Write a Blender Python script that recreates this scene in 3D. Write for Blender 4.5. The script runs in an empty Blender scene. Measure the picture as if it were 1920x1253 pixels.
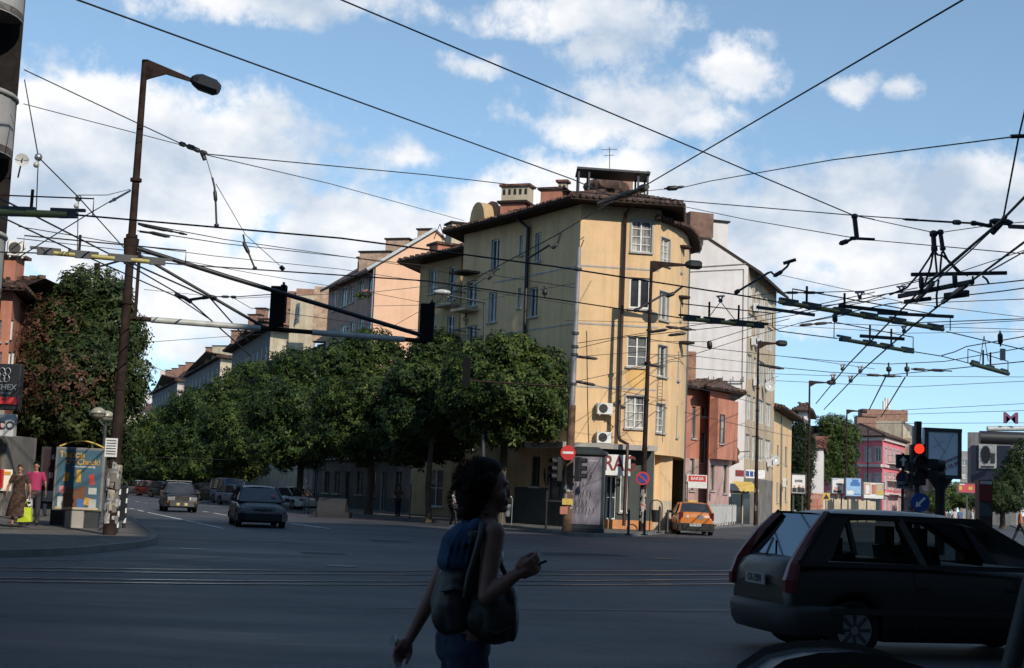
import bpy, bmesh, math, random
import numpy as np
from mathutils import Vector, Matrix
from math import sin, cos, pi, radians, atan, sqrt
random.seed(7); rng=np.random.default_rng(7)
sc=bpy.context.scene; COL=sc.collection
# ---------------- camera geometry -----------------
F=2667.; CX=960.; CY=626.5; CAMZ=1.5
PITCH=atan(301.3/F); ROLL=atan(.04)
CM=Matrix.Rotation(pi/2+PITCH,3,'X')@Matrix.Rotation(ROLL,3,'Z')
CAM=Vector((0,0,CAMZ))
def ray(px,py): return CM@Vector(((px-CX)/F,-(py-CY)/F,-1))
def W(px,py,Y):
    d=ray(px,py); return CAM+d*(Y/d.y)
def Wz(px,py,z):
    d=ray(px,py); return CAM+d*((z-CAMZ)/d.z)
def G(px,py,z=0.): return Wz(px,py,z)
def P2(px,py,Y): w=W(px,py,Y); return Vector((w.x,w.y))
cd=bpy.data.cameras.new('Camera'); cam=bpy.data.objects.new('Camera',cd); COL.objects.link(cam)
cam.location=CAM; cam.rotation_euler=CM.to_euler(); cd.sensor_width=36; cd.lens=F/1920*36; cd.clip_end=3000; cd.clip_start=.1
sc.camera=cam
# ---------------- materials -----------------
MATS={}
def nmat(name):
    m=bpy.data.materials.new(name); m.use_nodes=True; nt=m.node_tree
    b=nt.nodes['Principled BSDF']; return m,nt,b
def N(nt,t,**k):
    n=nt.nodes.new(t)
    for a,v in k.items():
        if a[0]=='i' and a[1:].isdigit(): n.inputs[int(a[1:])].default_value=v
        else: setattr(n,a,v)
    return n
def noise(nt,scale,detail=4,rough=.55,coord='Object',stretch=None):
    tc=N(nt,'ShaderNodeTexCoord'); n=N(nt,'ShaderNodeTexNoise'); n.inputs['Scale'].default_value=scale
    n.inputs['Detail'].default_value=detail; n.inputs['Roughness'].default_value=rough
    src=tc.outputs[coord]
    if stretch:
        mp=N(nt,'ShaderNodeMapping'); mp.inputs['Scale'].default_value=stretch; nt.links.new(src,mp.inputs[0]); src=mp.outputs[0]
    nt.links.new(src,n.inputs['Vector']); return n
def ramp(nt,src,stops):
    r=N(nt,'ShaderNodeValToRGB'); e=r.color_ramp.elements
    while len(e)<len(stops): e.new(.5)
    for x,(p,c) in zip(e,stops): x.position=p; x.color=(c[0],c[1],c[2],1)
    nt.links.new(src,r.inputs[0]); return r
def sh(c,k): return tuple(min(1,x*k) for x in c)
def mixc(nt,a,b,f,mode='MULTIPLY'):
    m=N(nt,'ShaderNodeMix',data_type='RGBA',blend_type=mode); 
    if isinstance(f,float): m.inputs[0].default_value=f
    else: nt.links.new(f,m.inputs[0])
    nt.links.new(a,m.inputs[6]); nt.links.new(b,m.inputs[7]); return m
def bump(nt,b,h,s=.3,d=.02):
    n=N(nt,'ShaderNodeBump'); n.inputs['Strength'].default_value=s; n.inputs['Distance'].default_value=d
    nt.links.new(h,n.inputs['Height']); nt.links.new(n.outputs[0],b.inputs['Normal'])
def plaster(name,c,var=.18,rough=.9,dirt=.35):
    if name in MATS: return MATS[name]
    m,nt,b=nmat(name)
    n1=noise(nt,.9,5,.65); r1=ramp(nt,n1.outputs[0],[(.3,sh(c,1-var)),(.62,sh(c,1+var*.4))])
    n2=noise(nt,1.0,4,.6,stretch=(2.2,2.2,.16)); r2=ramp(nt,n2.outputs[0],[(.32,(1-dirt,)*3),(.55,(1,1,1))])
    n3=noise(nt,14,3,.7); r3=ramp(nt,n3.outputs[0],[(.3,(.86,.86,.86)),(.6,(1,1,1))])
    m1=mixc(nt,r1.outputs[0],r2.outputs[0],.7); m2=mixc(nt,m1.outputs[2],r3.outputs[0],.6)
    nt.links.new(m2.outputs[2],b.inputs['Base Color']); b.inputs['Roughness'].default_value=rough
    n4=noise(nt,35,3,.6); bump(nt,b,n4.outputs[0],.35,.02); MATS[name]=m; return m
def paint(name,c,rough=.45,metal=0.,var=.12,scale=6,coat=0.):
    if name in MATS: return MATS[name]
    m,nt,b=nmat(name); n1=noise(nt,scale,4,.6)
    r=ramp(nt,n1.outputs[0],[(.3,sh(c,1-var)),(.65,sh(c,1+var))]); nt.links.new(r.outputs[0],b.inputs['Base Color'])
    b.inputs['Roughness'].default_value=rough; b.inputs['Metallic'].default_value=metal
    if rough>.7: b.inputs['Specular IOR Level'].default_value=.12
    if coat: b.inputs['Coat Weight'].default_value=coat; b.inputs['Coat Roughness'].default_value=.06
    MATS[name]=m; return m
def emit(name,c,s,base=None):
    m,nt,b=nmat(name); b.inputs['Base Color'].default_value=(*(base or c),1); b.inputs['Emission Color'].default_value=(*c,1); b.inputs['Emission Strength'].default_value=s
    MATS[name]=m; return m
def brick(name,c1,c2,mort,scale=3.):
    if name in MATS: return MATS[name]
    m,nt,b=nmat(name); tc=N(nt,'ShaderNodeTexCoord'); mp=N(nt,'ShaderNodeMapping'); mp.inputs['Rotation'].default_value=(pi/2,0,0)
    t=N(nt,'ShaderNodeTexBrick'); t.inputs['Scale'].default_value=scale; t.inputs['Color1'].default_value=(*c1,1); t.inputs['Color2'].default_value=(*c2,1); t.inputs['Mortar'].default_value=(*mort,1)
    t.inputs['Mortar Size'].default_value=.03
    nt.links.new(tc.outputs['Object'],mp.inputs[0]); nt.links.new(mp.outputs[0],t.inputs[0])
    n=noise(nt,2.2,5,.7); r=ramp(nt,n.outputs[0],[(.3,(.55,.5,.48)),(.6,(1.1,1.05,1))]); mm=mixc(nt,t.outputs[0],r.outputs[0],.9)
    nt.links.new(mm.outputs[2],b.inputs['Base Color']); b.inputs['Roughness'].default_value=.95; bump(nt,b,n.outputs[0],.5,.05); MATS[name]=m; return m
def tile(name,c):
    if name in MATS: return MATS[name]
    m,nt,b=nmat(name); tc=N(nt,'ShaderNodeTexCoord')
    v=N(nt,'ShaderNodeTexVoronoi'); v.inputs['Scale'].default_value=3.2; nt.links.new(tc.outputs['Object'],v.inputs['Vector'])
    r=ramp(nt,v.outputs['Color'],[(.1,sh(c,.45)),(.5,c),(.9,sh(c,1.7))]); n=noise(nt,.8,5,.7); r2=ramp(nt,n.outputs[0],[(.3,(.4,.38,.36)),(.6,(1,1,1))])
    mm=mixc(nt,r.outputs[0],r2.outputs[0],.8); nt.links.new(mm.outputs[2],b.inputs['Base Color']); b.inputs['Roughness'].default_value=.9
    bump(nt,b,v.outputs['Distance'],.9,.12); MATS[name]=m; return m
def asphalt():
    m,nt,b=nmat('asphalt')
    n1=noise(nt,.12,6,.6); r1=ramp(nt,n1.outputs[0],[(.36,(.034,.036,.043)),(.5,(.055,.056,.061)),(.62,(.082,.080,.080))])
    n2=noise(nt,28,5,.8); r2=ramp(nt,n2.outputs[0],[(.34,(.45,.45,.46)),(.66,(1.5,1.48,1.46))])
    n3=noise(nt,.5,5,.7,stretch=(.25,1.2,1)); r3=ramp(nt,n3.outputs[0],[(.36,(.48,.48,.50)),(.58,(1.08,1.08,1.08))])
    tc=N(nt,'ShaderNodeTexCoord'); mpp=N(nt,'ShaderNodeMapping'); mpp.inputs['Rotation'].default_value=(0,0,.66); mpp.inputs['Scale'].default_value=(.3,1,1)
    nd=noise(nt,1.3,4,.6); va=N(nt,'ShaderNodeVectorMath',operation='ADD'); nt.links.new(tc.outputs['Object'],mpp.inputs[0]); nt.links.new(mpp.outputs[0],va.inputs[0]); nt.links.new(nd.outputs[1],va.inputs[1])
    v=N(nt,'ShaderNodeTexVoronoi',feature='DISTANCE_TO_EDGE'); v.inputs['Scale'].default_value=.42; nt.links.new(va.outputs[0],v.inputs['Vector'])
    r4=ramp(nt,v.outputs[0],[(.0,(.38,.38,.38)),(.016,(1,1,1))])
    a=mixc(nt,r1.outputs[0],r2.outputs[0],.75); c=mixc(nt,a.outputs[2],r3.outputs[0],.8); d=mixc(nt,c.outputs[2],r4.outputs[0],.7)
    n5=noise(nt,.75,3,.5); r5=ramp(nt,n5.outputs[0],[(.60,(1,1,1)),(.70,(.62,.62,.62))]); d=mixc(nt,d.outputs[2],r5.outputs[0],.9); nt.links.new(d.outputs[2],b.inputs['Base Color']); rr=ramp(nt,n3.outputs[0],[(.3,(.55,)*3),(.7,(.85,)*3)]); nt.links.new(rr.outputs[0],b.inputs['Roughness'])
    bump(nt,b,n2.outputs[0],.5,.01); return m
def paving():
    m,nt,b=nmat('paving'); tc=N(nt,'ShaderNodeTexCoord'); t=N(nt,'ShaderNodeTexBrick'); t.inputs['Scale'].default_value=1.
    t.inputs['Color1'].default_value=(.125,.115,.10,1); t.inputs['Color2'].default_value=(.095,.09,.082,1); t.inputs['Mortar'].default_value=(.05,.046,.04,1); t.inputs['Mortar Size'].default_value=.02
    t.inputs['Brick Width'].default_value=.5; t.inputs['Row Height'].default_value=.5; nt.links.new(tc.outputs['Object'],t.inputs[0])
    n=noise(nt,.7,6,.7); r=ramp(nt,n.outputs[0],[(.3,(.55,.55,.55)),(.62,(1.15,1.12,1.1))]); mm=mixc(nt,t.outputs[0],r.outputs[0],.9)
    nt.links.new(mm.outputs[2],b.inputs['Base Color']); b.inputs['Roughness'].default_value=.9; bump(nt,b,n.outputs[0],.3,.02); return m
def leafmat(name,stops):
    m,nt,b=nmat(name); g=N(nt,'ShaderNodeNewGeometry'); n=noise(nt,.45,3,.6)
    oi=N(nt,'ShaderNodeObjectInfo'); mo=N(nt,'ShaderNodeMath',operation='MULTIPLY_ADD'); mo.inputs[1].default_value=.24; mo.inputs[2].default_value=-.12; nt.links.new(oi.outputs['Random'],mo.inputs[0]); ad=N(nt,'ShaderNodeMath',operation='ADD'); mu=N(nt,'ShaderNodeMath',operation='MULTIPLY'); mu.inputs[1].default_value=.55; nt.links.new(g.outputs['Random Per Island'],mu.inputs[0])
    m2=N(nt,'ShaderNodeMath',operation='MULTIPLY'); m2.inputs[1].default_value=.55; nt.links.new(n.outputs[0],m2.inputs[0]); nt.links.new(mu.outputs[0],ad.inputs[0]); ad0=N(nt,'ShaderNodeMath',operation='ADD'); nt.links.new(m2.outputs[0],ad0.inputs[0]); nt.links.new(mo.outputs[0],ad0.inputs[1]); nt.links.new(ad0.outputs[0],ad.inputs[1])
    r=ramp(nt,ad.outputs[0],stops); nt.links.new(r.outputs[0],b.inputs['Base Color']); b.inputs['Roughness'].default_value=.6; b.inputs['Specular IOR Level'].default_value=.25
    t=N(nt,'ShaderNodeBsdfTranslucent'); br=mixc(nt,r.outputs[0],r.outputs[0],0.); gm=N(nt,'ShaderNodeBrightContrast'); gm.inputs[1].default_value=.04; nt.links.new(r.outputs[0],gm.inputs[0]); nt.links.new(gm.outputs[0],t.inputs[0])
    mx=N(nt,'ShaderNodeMixShader'); mx.inputs[0].default_value=.16; nt.links.new(b.outputs[0],mx.inputs[1]); nt.links.new(t.outputs[0],mx.inputs[2])
    nt.links.new(mx.outputs[0],nt.nodes['Material Output'].inputs[0]); MATS[name]=m; return m
def seeglass(name,tint,f=.25):
    m,nt,b=nmat(name); tr=N(nt,'ShaderNodeBsdfTransparent'); tr.inputs[0].default_value=(*tint,1)
    gl=N(nt,'ShaderNodeBsdfGlossy'); gl.inputs['Roughness'].default_value=.03; gl.inputs[0].default_value=(.8,.85,.9,1)
    lw=N(nt,'ShaderNodeLayerWeight'); lw.inputs[0].default_value=f; mx=N(nt,'ShaderNodeMixShader'); nt.links.new(lw.outputs['Fresnel'],mx.inputs[0])
    nt.links.new(tr.outputs[0],mx.inputs[1]); nt.links.new(gl.outputs[0],mx.inputs[2]); nt.links.new(mx.outputs[0],nt.nodes['Material Output'].inputs[0]); MATS[name]=m; return m
ASPH=asphalt(); PAVE=paving()
KERB=plaster('kerb stone',(.17,.165,.155))
GLASS=paint('window glass',(.035,.04,.045),.06,0,.5,.6)
CURT=paint('curtained glass',(.42,.42,.40),.18,0,.25,2.)
def curtain():
    m,nt,b=nmat('curtain behind glass'); n=noise(nt,9,2,.5,stretch=(1,1,.04)); r=ramp(nt,n.outputs[0],[(.35,(.16,.16,.15)),(.6,(.50,.49,.46))]); n2=noise(nt,.7,2,.5); r2=ramp(nt,n2.outputs[0],[(.42,(.35,.37,.4)),(.58,(1,1,1))]); mm=mixc(nt,r.outputs[0],r2.outputs[0],1.); nt.links.new(mm.outputs[2],b.inputs['Base Color']); b.inputs['Roughness'].default_value=.12; return m
CURW=curtain()
BLIND=paint('dim glass',(.12,.13,.13),.12,0,.4,1.5)
WFR=paint('white window frame',(.62,.61,.57),.5,0,.1,3)
BFR=paint('brown window frame',(.10,.06,.04),.55)
SURR=plaster('window surround',(.40,.39,.36))
YEL=plaster('yellow stucco',(.71,.485,.265),.10,.9,.22)
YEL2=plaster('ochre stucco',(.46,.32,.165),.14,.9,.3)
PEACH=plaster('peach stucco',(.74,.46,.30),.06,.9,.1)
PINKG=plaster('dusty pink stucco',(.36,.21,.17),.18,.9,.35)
WHITE=plaster('white stucco',(.60,.57,.55),.10,.9,.15)
CREAM=plaster('cream stucco',(.50,.42,.30),.22,.9,.35)
BEIGE=plaster('beige stucco',(.46,.36,.25),.22,.92,.45)
GREYW=plaster('grey stucco',(.26,.25,.24),.2,.9,.4)
DKGW=plaster('bare concrete',(.17,.155,.135),.35,.95,.5)
REDP=plaster('salmon red stucco',(.46,.19,.125),.2,.9,.35)
PNK2=plaster('faded pink stucco',(.46,.30,.27),.22,.9,.3)
HOTP=plaster('raspberry pink stucco',(.75,.175,.215),.12,.9,.2)
TRIM=plaster('pale trim',(.62,.52,.47),.1,.9,.2)
GRNP=plaster('dark green wall paint',(.045,.055,.05),.25,.7,.3)
ORNG=plaster('orange plinth',(.55,.24,.10),.2,.9,.3)
BRK=brick('weathered brick',(.34,.16,.10),(.24,.11,.075),(.28,.24,.2))
BRKY=brick('pale chimney brick',(.52,.36,.24),(.40,.25,.16),(.40,.36,.3))
TILE=tile('old roof tile',(.095,.055,.042)); TILER=tile('red roof tile',(.17,.07,.05))
SOFF=paint('dark timber eave',(.035,.025,.02),.8)
CONC=plaster('concrete',(.36,.34,.31),.2,.9,.4)
RUST=paint('rusty brown pole paint',(.027,.017,.014),.8,.0,.45,3)
PGREY=paint('grey galvanised pole',(.26,.25,.25),.5,.3,.3,2)
BLK=paint('black painted metal',(.014,.014,.015),.5)
DGR=paint('dark grey metal',(.045,.05,.055),.5,.2)
WIREM=paint('black cable',(.012,.012,.013),.6)
OLIVE=paint('olive yellow insulator tube',(.32,.28,.085),.5)
PALET=paint('pale grey tube paint',(.36,.37,.35),.5,0,.2,4)
BARK=plaster('bark',(.085,.065,.045),.35,.95,.4)
RUB=paint('tyre rubber',(.012,.012,.012),.85)
CHR=paint('dull chrome',(.22,.22,.22),.25,.9)
ALU=paint('brushed grey metal',(.30,.31,.32),.4,.7)
REDL=paint('red lamp plastic',(.085,.006,.008),.35)
MBLK=paint('matt black board',(.008,.008,.009),.95)
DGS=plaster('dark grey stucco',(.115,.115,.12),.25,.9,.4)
WHT=paint('white paint',(.62,.62,.60),.5); REDS=paint('sign red',(.48,.03,.03),.45); BLUES=paint('sign blue',(.02,.05,.22),.45)
ORCB=paint('painted road marking',(.48,.48,.46),.8,0,.5,1.2)
LEAF=leafmat('green leaves',[(.2,(.008,.020,.005)),(.5,(.022,.046,.009)),(.72,(.056,.090,.016)),(.93,(.12,.14,.03))])
LEAFL=leafmat('tree leaves with rusty tips',[(.2,(.010,.022,.006)),(.55,(.026,.048,.012)),(.8,(.06,.075,.02))])
LEAFR=leafmat('rusty leaves',[(.2,(.035,.018,.010)),(.55,(.085,.038,.022)),(.85,(.13,.065,.035))])
IVY=leafmat('ivy leaves',[(.2,(.008,.018,.005)),(.6,(.018,.035,.009)),(.9,(.035,.055,.015))])
# ---------------- mesh builder -----------------
class MB:
    def __init__(s): s.v=[]; s.f=[]; s.m=[]; s.mats=[]; s.sm=[]
    def mi(s,m):
        if m not in s.mats: s.mats.append(m)
        return s.mats.index(m)
    def add(s,vs,fs,m,smooth=False):
        o=len(s.v); s.v+=[tuple(v) for v in vs]; k=s.mi(m)
        for f in fs: s.f.append(tuple(i+o for i in f)); s.m.append(k); s.sm.append(smooth)
        return s
    def box(s,c,d,m,rz=0.,M=None):
        hx,hy,hz=d[0]/2,d[1]/2,d[2]/2; R=Matrix.Rotation(rz,3,'Z') if M is None else M
        vs=[Vector(c)+R@Vector((x*hx,y*hy,z*hz)) for z in(-1,1) for y in(-1,1) for x in(-1,1)]
        return s.add(vs,[(0,2,3,1),(4,5,7,6),(0,1,5,4),(2,6,7,3),(0,4,6,2),(1,3,7,5)],m)
    def bar(s,a,b,w,h,m):
        a=Vector(a); b=Vector(b); d=(b-a); L=d.length
        if L<1e-6: return s
        z=d/L; up=Vector((0,0,1)) if abs(z.z)<.95 else Vector((1,0,0)); x=z.cross(up).normalized(); y=x.cross(z)
        M=Matrix((x,y,z)).transposed(); return s.box((a+b)/2,(w,h,L),m,M=M)
    def tube(s,pts,r,m,n=8,caps=True,smooth=True):
        pts=[Vector(p) for p in pts]; k=len(pts); rr=r if isinstance(r,(list,tuple)) else [r]*k
        o=len(s.v); vs=[]; up=None
        for i,p in enumerate(pts):
            t=(pts[min(i+1,k-1)]-pts[max(i-1,0)]).normalized()
            if up is None: up=Vector((0,0,1)) if abs(t.z)<.9 else Vector((1,0,0))
            x=t.cross(up)
            if x.length<1e-4: x=t.orthogonal()
            x.normalize(); y=x.cross(t); up=y
            for j in range(n):
                a=2*pi*j/n; vs.append(p+x*cos(a)*rr[i]+y*sin(a)*rr[i])
        fs=[(i*n+j,i*n+(j+1)%n,(i+1)*n+(j+1)%n,(i+1)*n+j) for i in range(k-1) for j in range(n)]
        s.add(vs,fs,m,smooth)
        if caps: s.add([vs[j] for j in range(n)],[tuple(range(n))],m); s.add([vs[(k-1)*n+j] for j in range(n)],[tuple(range(n))],m)
        return s
    def prism(s,poly,ext,m,org=(0,0,0),ux=(1,0,0),uy=(0,0,1)):
        """poly in (ux,uy) plane, extruded along ext vector"""
        ux=Vector(ux);uy=Vector(uy);org=Vector(org);e=Vector(ext); n=len(poly)
        a=[org+ux*p[0]+uy*p[1] for p in poly]; b=[p+e for p in a]
        return s.add(a+b,[tuple(range(n)),tuple(range(2*n-1,n-1,-1))]+[(i,(i+1)%n,n+(i+1)%n,n+i) for i in range(n)],m)
    def ball(s,c,r,m=None,seg=12,rings=8):
        if not isinstance(r,(tuple,list)): r=(r,r,r)
        vs=[];fs=[]
        for i in range(rings+1):
            t=pi*i/rings
            for j in range(seg):
                a=2*pi*j/seg; vs.append((c[0]+r[0]*sin(t)*cos(a),c[1]+r[1]*sin(t)*sin(a),c[2]+r[2]*cos(t)))
        for i in range(rings):
            for j in range(seg): fs.append((i*seg+j,(i+1)*seg+j,(i+1)*seg+(j+1)%seg,i*seg+(j+1)%seg))
        return s.add(vs,fs,m,True)
    def build(s,name,parent=None,local=False,loc=None,bev=0.):
        me=bpy.data.meshes.new(name); o=bpy.data.objects.new(name,me); COL.objects.link(o)
        v=[Vector(p) for p in s.v]
        if parent is not None:
            o.parent=parent
            if not local:
                r=parent; q=Vector((0,0,0))
                while r is not None: q+=r.location; r=r.parent
                v=[p-q for p in v]
        elif not local:
            q=Vector(loc) if loc is not None else Vector(((min(p.x for p in v)+max(p.x for p in v))/2,(min(p.y for p in v)+max(p.y for p in v))/2,min(p.z for p in v)))
            v=[p-q for p in v]; o.location=q
        me.from_pydata(v,[],s.f)
        for m in s.mats: me.materials.append(m)
        me.polygons.foreach_set('material_index',s.m); me.polygons.foreach_set('use_smooth',s.sm); me.update()
        if bev: 
            b=o.modifiers.new('bevel','BEVEL'); b.width=bev; b.segments=2; b.limit_method='ANGLE'
        return o
def tag(o,label=None,cat=None,group=None,kind=None):
    for k,v in (('label',label),('category',cat),('group',group),('kind',kind)):
        if v: o[k]=v
    return o
def thing(name,label,cat,loc,group=None,rz=0.):
    o=bpy.data.objects.new(name,None); COL.objects.link(o); o.location=Vector(loc); o.rotation_euler=(0,0,rz); o.empty_display_size=.3
    return tag(o,label,cat,group)
def copytree(o,parent=None):
    c=o.copy(); COL.objects.link(c)
    if parent is not None: c.parent=parent
    for ch in list(o.children): copytree(ch,c)
    return c
def relabel_clear(o):
    pass
def text(s,parent,pos,u,size,mat,name='lettering',up=(0,0,1),align='CENTER',ext=.004,sx=1.,local=False):
    c=bpy.data.curves.new(name,'FONT'); c.body=s; c.size=size; c.extrude=ext; c.offset=size*.018; c.align_x=align; c.align_y='CENTER'
    t=bpy.data.objects.new(name,c); COL.objects.link(t); dg=bpy.context.evaluated_depsgraph_get(); me=bpy.data.meshes.new_from_object(t.evaluated_get(dg))
    bpy.data.objects.remove(t); o=bpy.data.objects.new(name,me); COL.objects.link(o); me.materials.clear(); me.materials.append(mat)
    u=Vector(u).normalized(); up=Vector(up).normalized(); n=u.cross(up); up2=n.cross(u)
    M=Matrix((u*sx,up2,n)).transposed(); me.transform(M.to_4x4())
    o.parent=parent; q=Vector((0,0,0)); r=parent
    while r is not None and not local: q+=r.location; r=r.parent
    o.location=Vector(pos)-q; return o
def V3(p,z): return Vector((p.x,p.y,z))
# ---------------- facade tools -----------------
class Fac:
    def __init__(s,A,B):
        s.A=Vector((A[0],A[1])); s.B=Vector((B[0],B[1])); s.L=(s.B-s.A).length; s.u=(s.B-s.A)/s.L; s.n=Vector((s.u.y,-s.u.x))
    def pt(s,u,z,d=0.): q=s.A+s.u*u+s.n*d; return Vector((q.x,q.y,z))
    def hit(s,px,py):
        d=ray(px,py); t=(s.A-Vector((0,0))).dot(s.n)/(d.x*s.n.x+d.y*s.n.y); q=CAM+d*t
        return (Vector((q.x,q.y))-s.A).dot(s.u),q.z
    def rect(s,x0,y0,x1,y1):
        xm,ym=(x0+x1)/2,(y0+y1)/2; a=s.hit(x0,ym)[0]; b=s.hit(x1,ym)[0]; c=s.hit(xm,y1)[1]; d=s.hit(xm,y0)[1]
        return [max(.1,a),c,min(s.L-.1,b),d]
def wall(mb,f,z0,z1,wins,m,depth=.16,bands=()):
    """wall with openings; bands=[(ztop,mat)] lower zones"""
    us=sorted({0.,f.L}|{w[0] for w in wins}|{w[2] for w in wins}); zs=sorted({z0,z1}|{w[1] for w in wins}|{w[3] for w in wins}|{b[0] for b in bands})
    us=[u for u in us if 0<=u<=f.L]; zs=[z for z in zs if z0<=z<=z1]
    for i in range(len(us)-1):
        for j in range(len(zs)-1):
            if us[i+1]-us[i]<1e-4 or zs[j+1]-zs[j]<1e-4: continue
            uc=(us[i]+us[i+1])/2; zc=(zs[j]+zs[j+1])/2
            if any(w[0]<uc<w[2] and w[1]<zc<w[3] for w in wins): continue
            mm=m
            for bt,bm in bands:
                if zc<bt: mm=bm; break
            mb.add([f.pt(us[i],zs[j]),f.pt(us[i+1],zs[j]),f.pt(us[i+1],zs[j+1]),f.pt(us[i],zs[j+1])],[(0,1,2,3)],mm)
    for w in wins:
        a,c,b,d=w[:4]; q=[(a,c),(b,c),(b,d),(a,d)]
        for k in range(4):
            p,r=q[k],q[(k+1)%4]; mb.add([f.pt(p[0],p[1]),f.pt(r[0],r[1]),f.pt(r[0],r[1],-depth-.02),f.pt(p[0],p[1],-depth-.02)],[(0,1,2,3)],SURR)
def fbox(mb,f,u0,u1,z0,z1,d0,d1,m):
    p=[f.pt(u,z,d) for d in (d0,d1) for z in (z0,z1) for u in (u0,u1)]
    mb.add(p,[(0,2,3,1),(4,5,7,6),(0,1,5,4),(2,6,7,3),(0,4,6,2),(1,3,7,5)],m)
def window(root,f,w,depth=.16,fr=WFR,pane=None,cols=2,rows=3,sill=True,surr=0.,simple=False,fw=.06):
    a,c,b,d=w[:4]; mb=MB()
    if not simple or True:
        for (u0,u1,z0,z1) in ((a,a+fw,c,d),(b-fw,b,c,d),(a+fw,b-fw,c,c+fw),(a+fw,b-fw,d-fw,d)): fbox(mb,f,u0,u1,z0,z1,-depth,-depth+.07,fr)
        if cols>1:
            for k in range(1,cols):
                u=a+(b-a)*k/cols; fbox(mb,f,u-fw*.6,u+fw*.6,c+fw,d-fw,-depth,-depth+.06,fr)
        for k in range(1,rows):
            z=c+(d-c)*k/rows; fbox(mb,f,a+fw,b-fw,z-.018,z+.018,-depth+.001,-depth+.045,fr)
    if sill: fbox(mb,f,a-.08,b+.08,c-.09,c-.005,-.02,.10,SURR)
    if surr:
        for (u0,u1,z0,z1) in ((a-surr,a-.002,c,d+surr),(b+.002,b+surr,c,d+surr),(a-.002,b+.002,d+.002,d+surr)): fbox(mb,f,u0,u1,z0,z1,-.01,.03,SURR)
    if pane is CURT or (pane is None and random.random()<.4): pane=CURW
    o=mb.build('window',root)
    pb=MB(); pb.add([f.pt(a,c,-depth+.004),f.pt(b,c,-depth+.004),f.pt(b,d,-depth+.004),f.pt(a,d,-depth+.004)],[(0,1,2,3)],pane or random.choice([GLASS,GLASS,BLIND,CURT])); pb.build('pane',o)
    return o
def offset(poly,d):
    n=len(poly); out=[]
    for i in range(n):
        a,b,c=poly[i-1],poly[i],poly[(i+1)%n]; u1=(b-a).normalized(); u2=(c-b).normalized(); n1=Vector((u1.y,-u1.x)); n2=Vector((u2.y,-u2.x))
        k=1+n1.dot(n2); out.append(b+(n1+n2)*(d/max(k,.35)))
    return out
def roof(root,poly,z,over,inset,rise,mt=TILE,name='roof',th=.16,sof=SOFF):
    mb=MB(); o=offset(poly,over); i_=offset(poly,-inset); n=len(poly)
    mb.add([V3(p,z) for p in o],[tuple(range(n))],sof)
    mb.add([V3(p,z) for p in o]+[V3(p,z+th) for p in o],[(k,(k+1)%n,n+(k+1)%n,n+k) for k in range(n)],sof)
    mb.add([V3(p,z+th) for p in o]+[V3(p,z+rise) for p in i_],[(k,(k+1)%n,n+(k+1)%n,n+k) for k in range(n)],mt)
    mb.add([V3(p,z+rise) for p in i_],[tuple(range(n))],mt)
    # ridge of rounded cap tiles along the hips and the eave edge
    for k in range(n):
        a,b=V3(o[k],z+th+.02),V3(i_[k],z+rise+.03); L=(b-a).length; m=max(2,int(L/.35))
        for q in range(m):
            p=a.lerp(b,(q+.5)/m); mb.box(p+Vector((0,0,.03)),(.26,.26,.14),mt,rz=q*.7)
        a,b=V3(o[k],z+th),V3(o[(k+1)%n],z+th); m=max(2,int((b-a).length/.3))
        if m<80:
            for q in range(m):
                p=a.lerp(b,(q+.5)/m); mb.box(p,(.16,.16,.10),mt,rz=q*.9)
    return mb.build(name,root)
def chimney(root,c,w,d,z0,z1,m,rz=0.,cap=True,holes=0,name='chimney'):
    mb=MB(); mb.box((c.x,c.y,(z0+z1)/2),(w,d,z1-z0),m,rz)
    o=mb.build(name,root)
    if cap:
        k=MB(); k.box((c.x,c.y,z1+.07),(w+.22,d+.22,.12),SOFF if not holes else TILER,rz)
        if holes:
            R=Matrix.Rotation(rz,3,'Z')
            for i in range(holes):
                u=(i+.5)/holes*w-w/2; p=Vector((c.x,c.y,z1-.28))+R@Vector((u,-d/2-.004,0)); k.box(p,(w/holes*.45,.02,.3),BLK,rz)
        k.build('chimney_cap',o)
    return o
def gridw(f,n,rows,w,h,m=.8):
    out=[]
    for zc in rows:
        for k in range(n):
            u=m+(f.L-2*m)*(k+.5)/n; out.append([u-w/2,zc-h/2,u+w/2,zc+h/2])
    return out
# =============== GROUND ==================
def sheet(name,poly,z,m,kind='structure'):
    mb=MB(); mb.add([(p[0],p[1],z) for p in poly],[tuple(range(len(poly)))],m); o=mb.build(name,loc=(0,0,z)); o['kind']=kind; return o
sheet('road',[(-1500,-600),(1500,-600),(1500,2400),(-1500,2400)],0.,ASPH)
def smooth_poly(ps,k=3):
    return ps
def pavement(name,kerb,rest,z=.13):
    """kerb: polyline along the road side, rest: closing points; walkable side is left of the polyline if CCW"""
    kp=[Vector((p[0],p[1])) for p in kerb]; n=len(kp); nr=[]
    full=kp+[Vector(p) for p in rest]; ar=sum(full[i-1].x*full[i].y-full[i].x*full[i-1].y for i in range(len(full))); sg=1 if ar>0 else -1
    for i in range(n):
        t=(kp[min(i+1,n-1)]-kp[max(i-1,0)]).normalized(); nr.append(Vector((-t.y,t.x))*sg)
    inner=[kp[i]+nr[i]*.16 for i in range(n)]
    sheet(name,inner+[Vector(p) for p in rest],z,PAVE)
    mb=MB()
    vs=[V3(p,-.02) for p in kp]+[V3(p,z+.004) for p in kp]+[V3(p,z+.004) for p in inner]+[V3(p,z-.02) for p in inner]
    fs=[]
    for i in range(n-1):
        for q in range(3): fs.append((q*n+i,q*n+i+1,(q+1)*n+i+1,(q+1)*n+i))
    mb.add(vs,fs,KERB); mb.build('kerb',loc=(0,0,0))['kind']='structure'
def gx(px,py): g=G(px,py); return (g.x,g.y)
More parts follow.
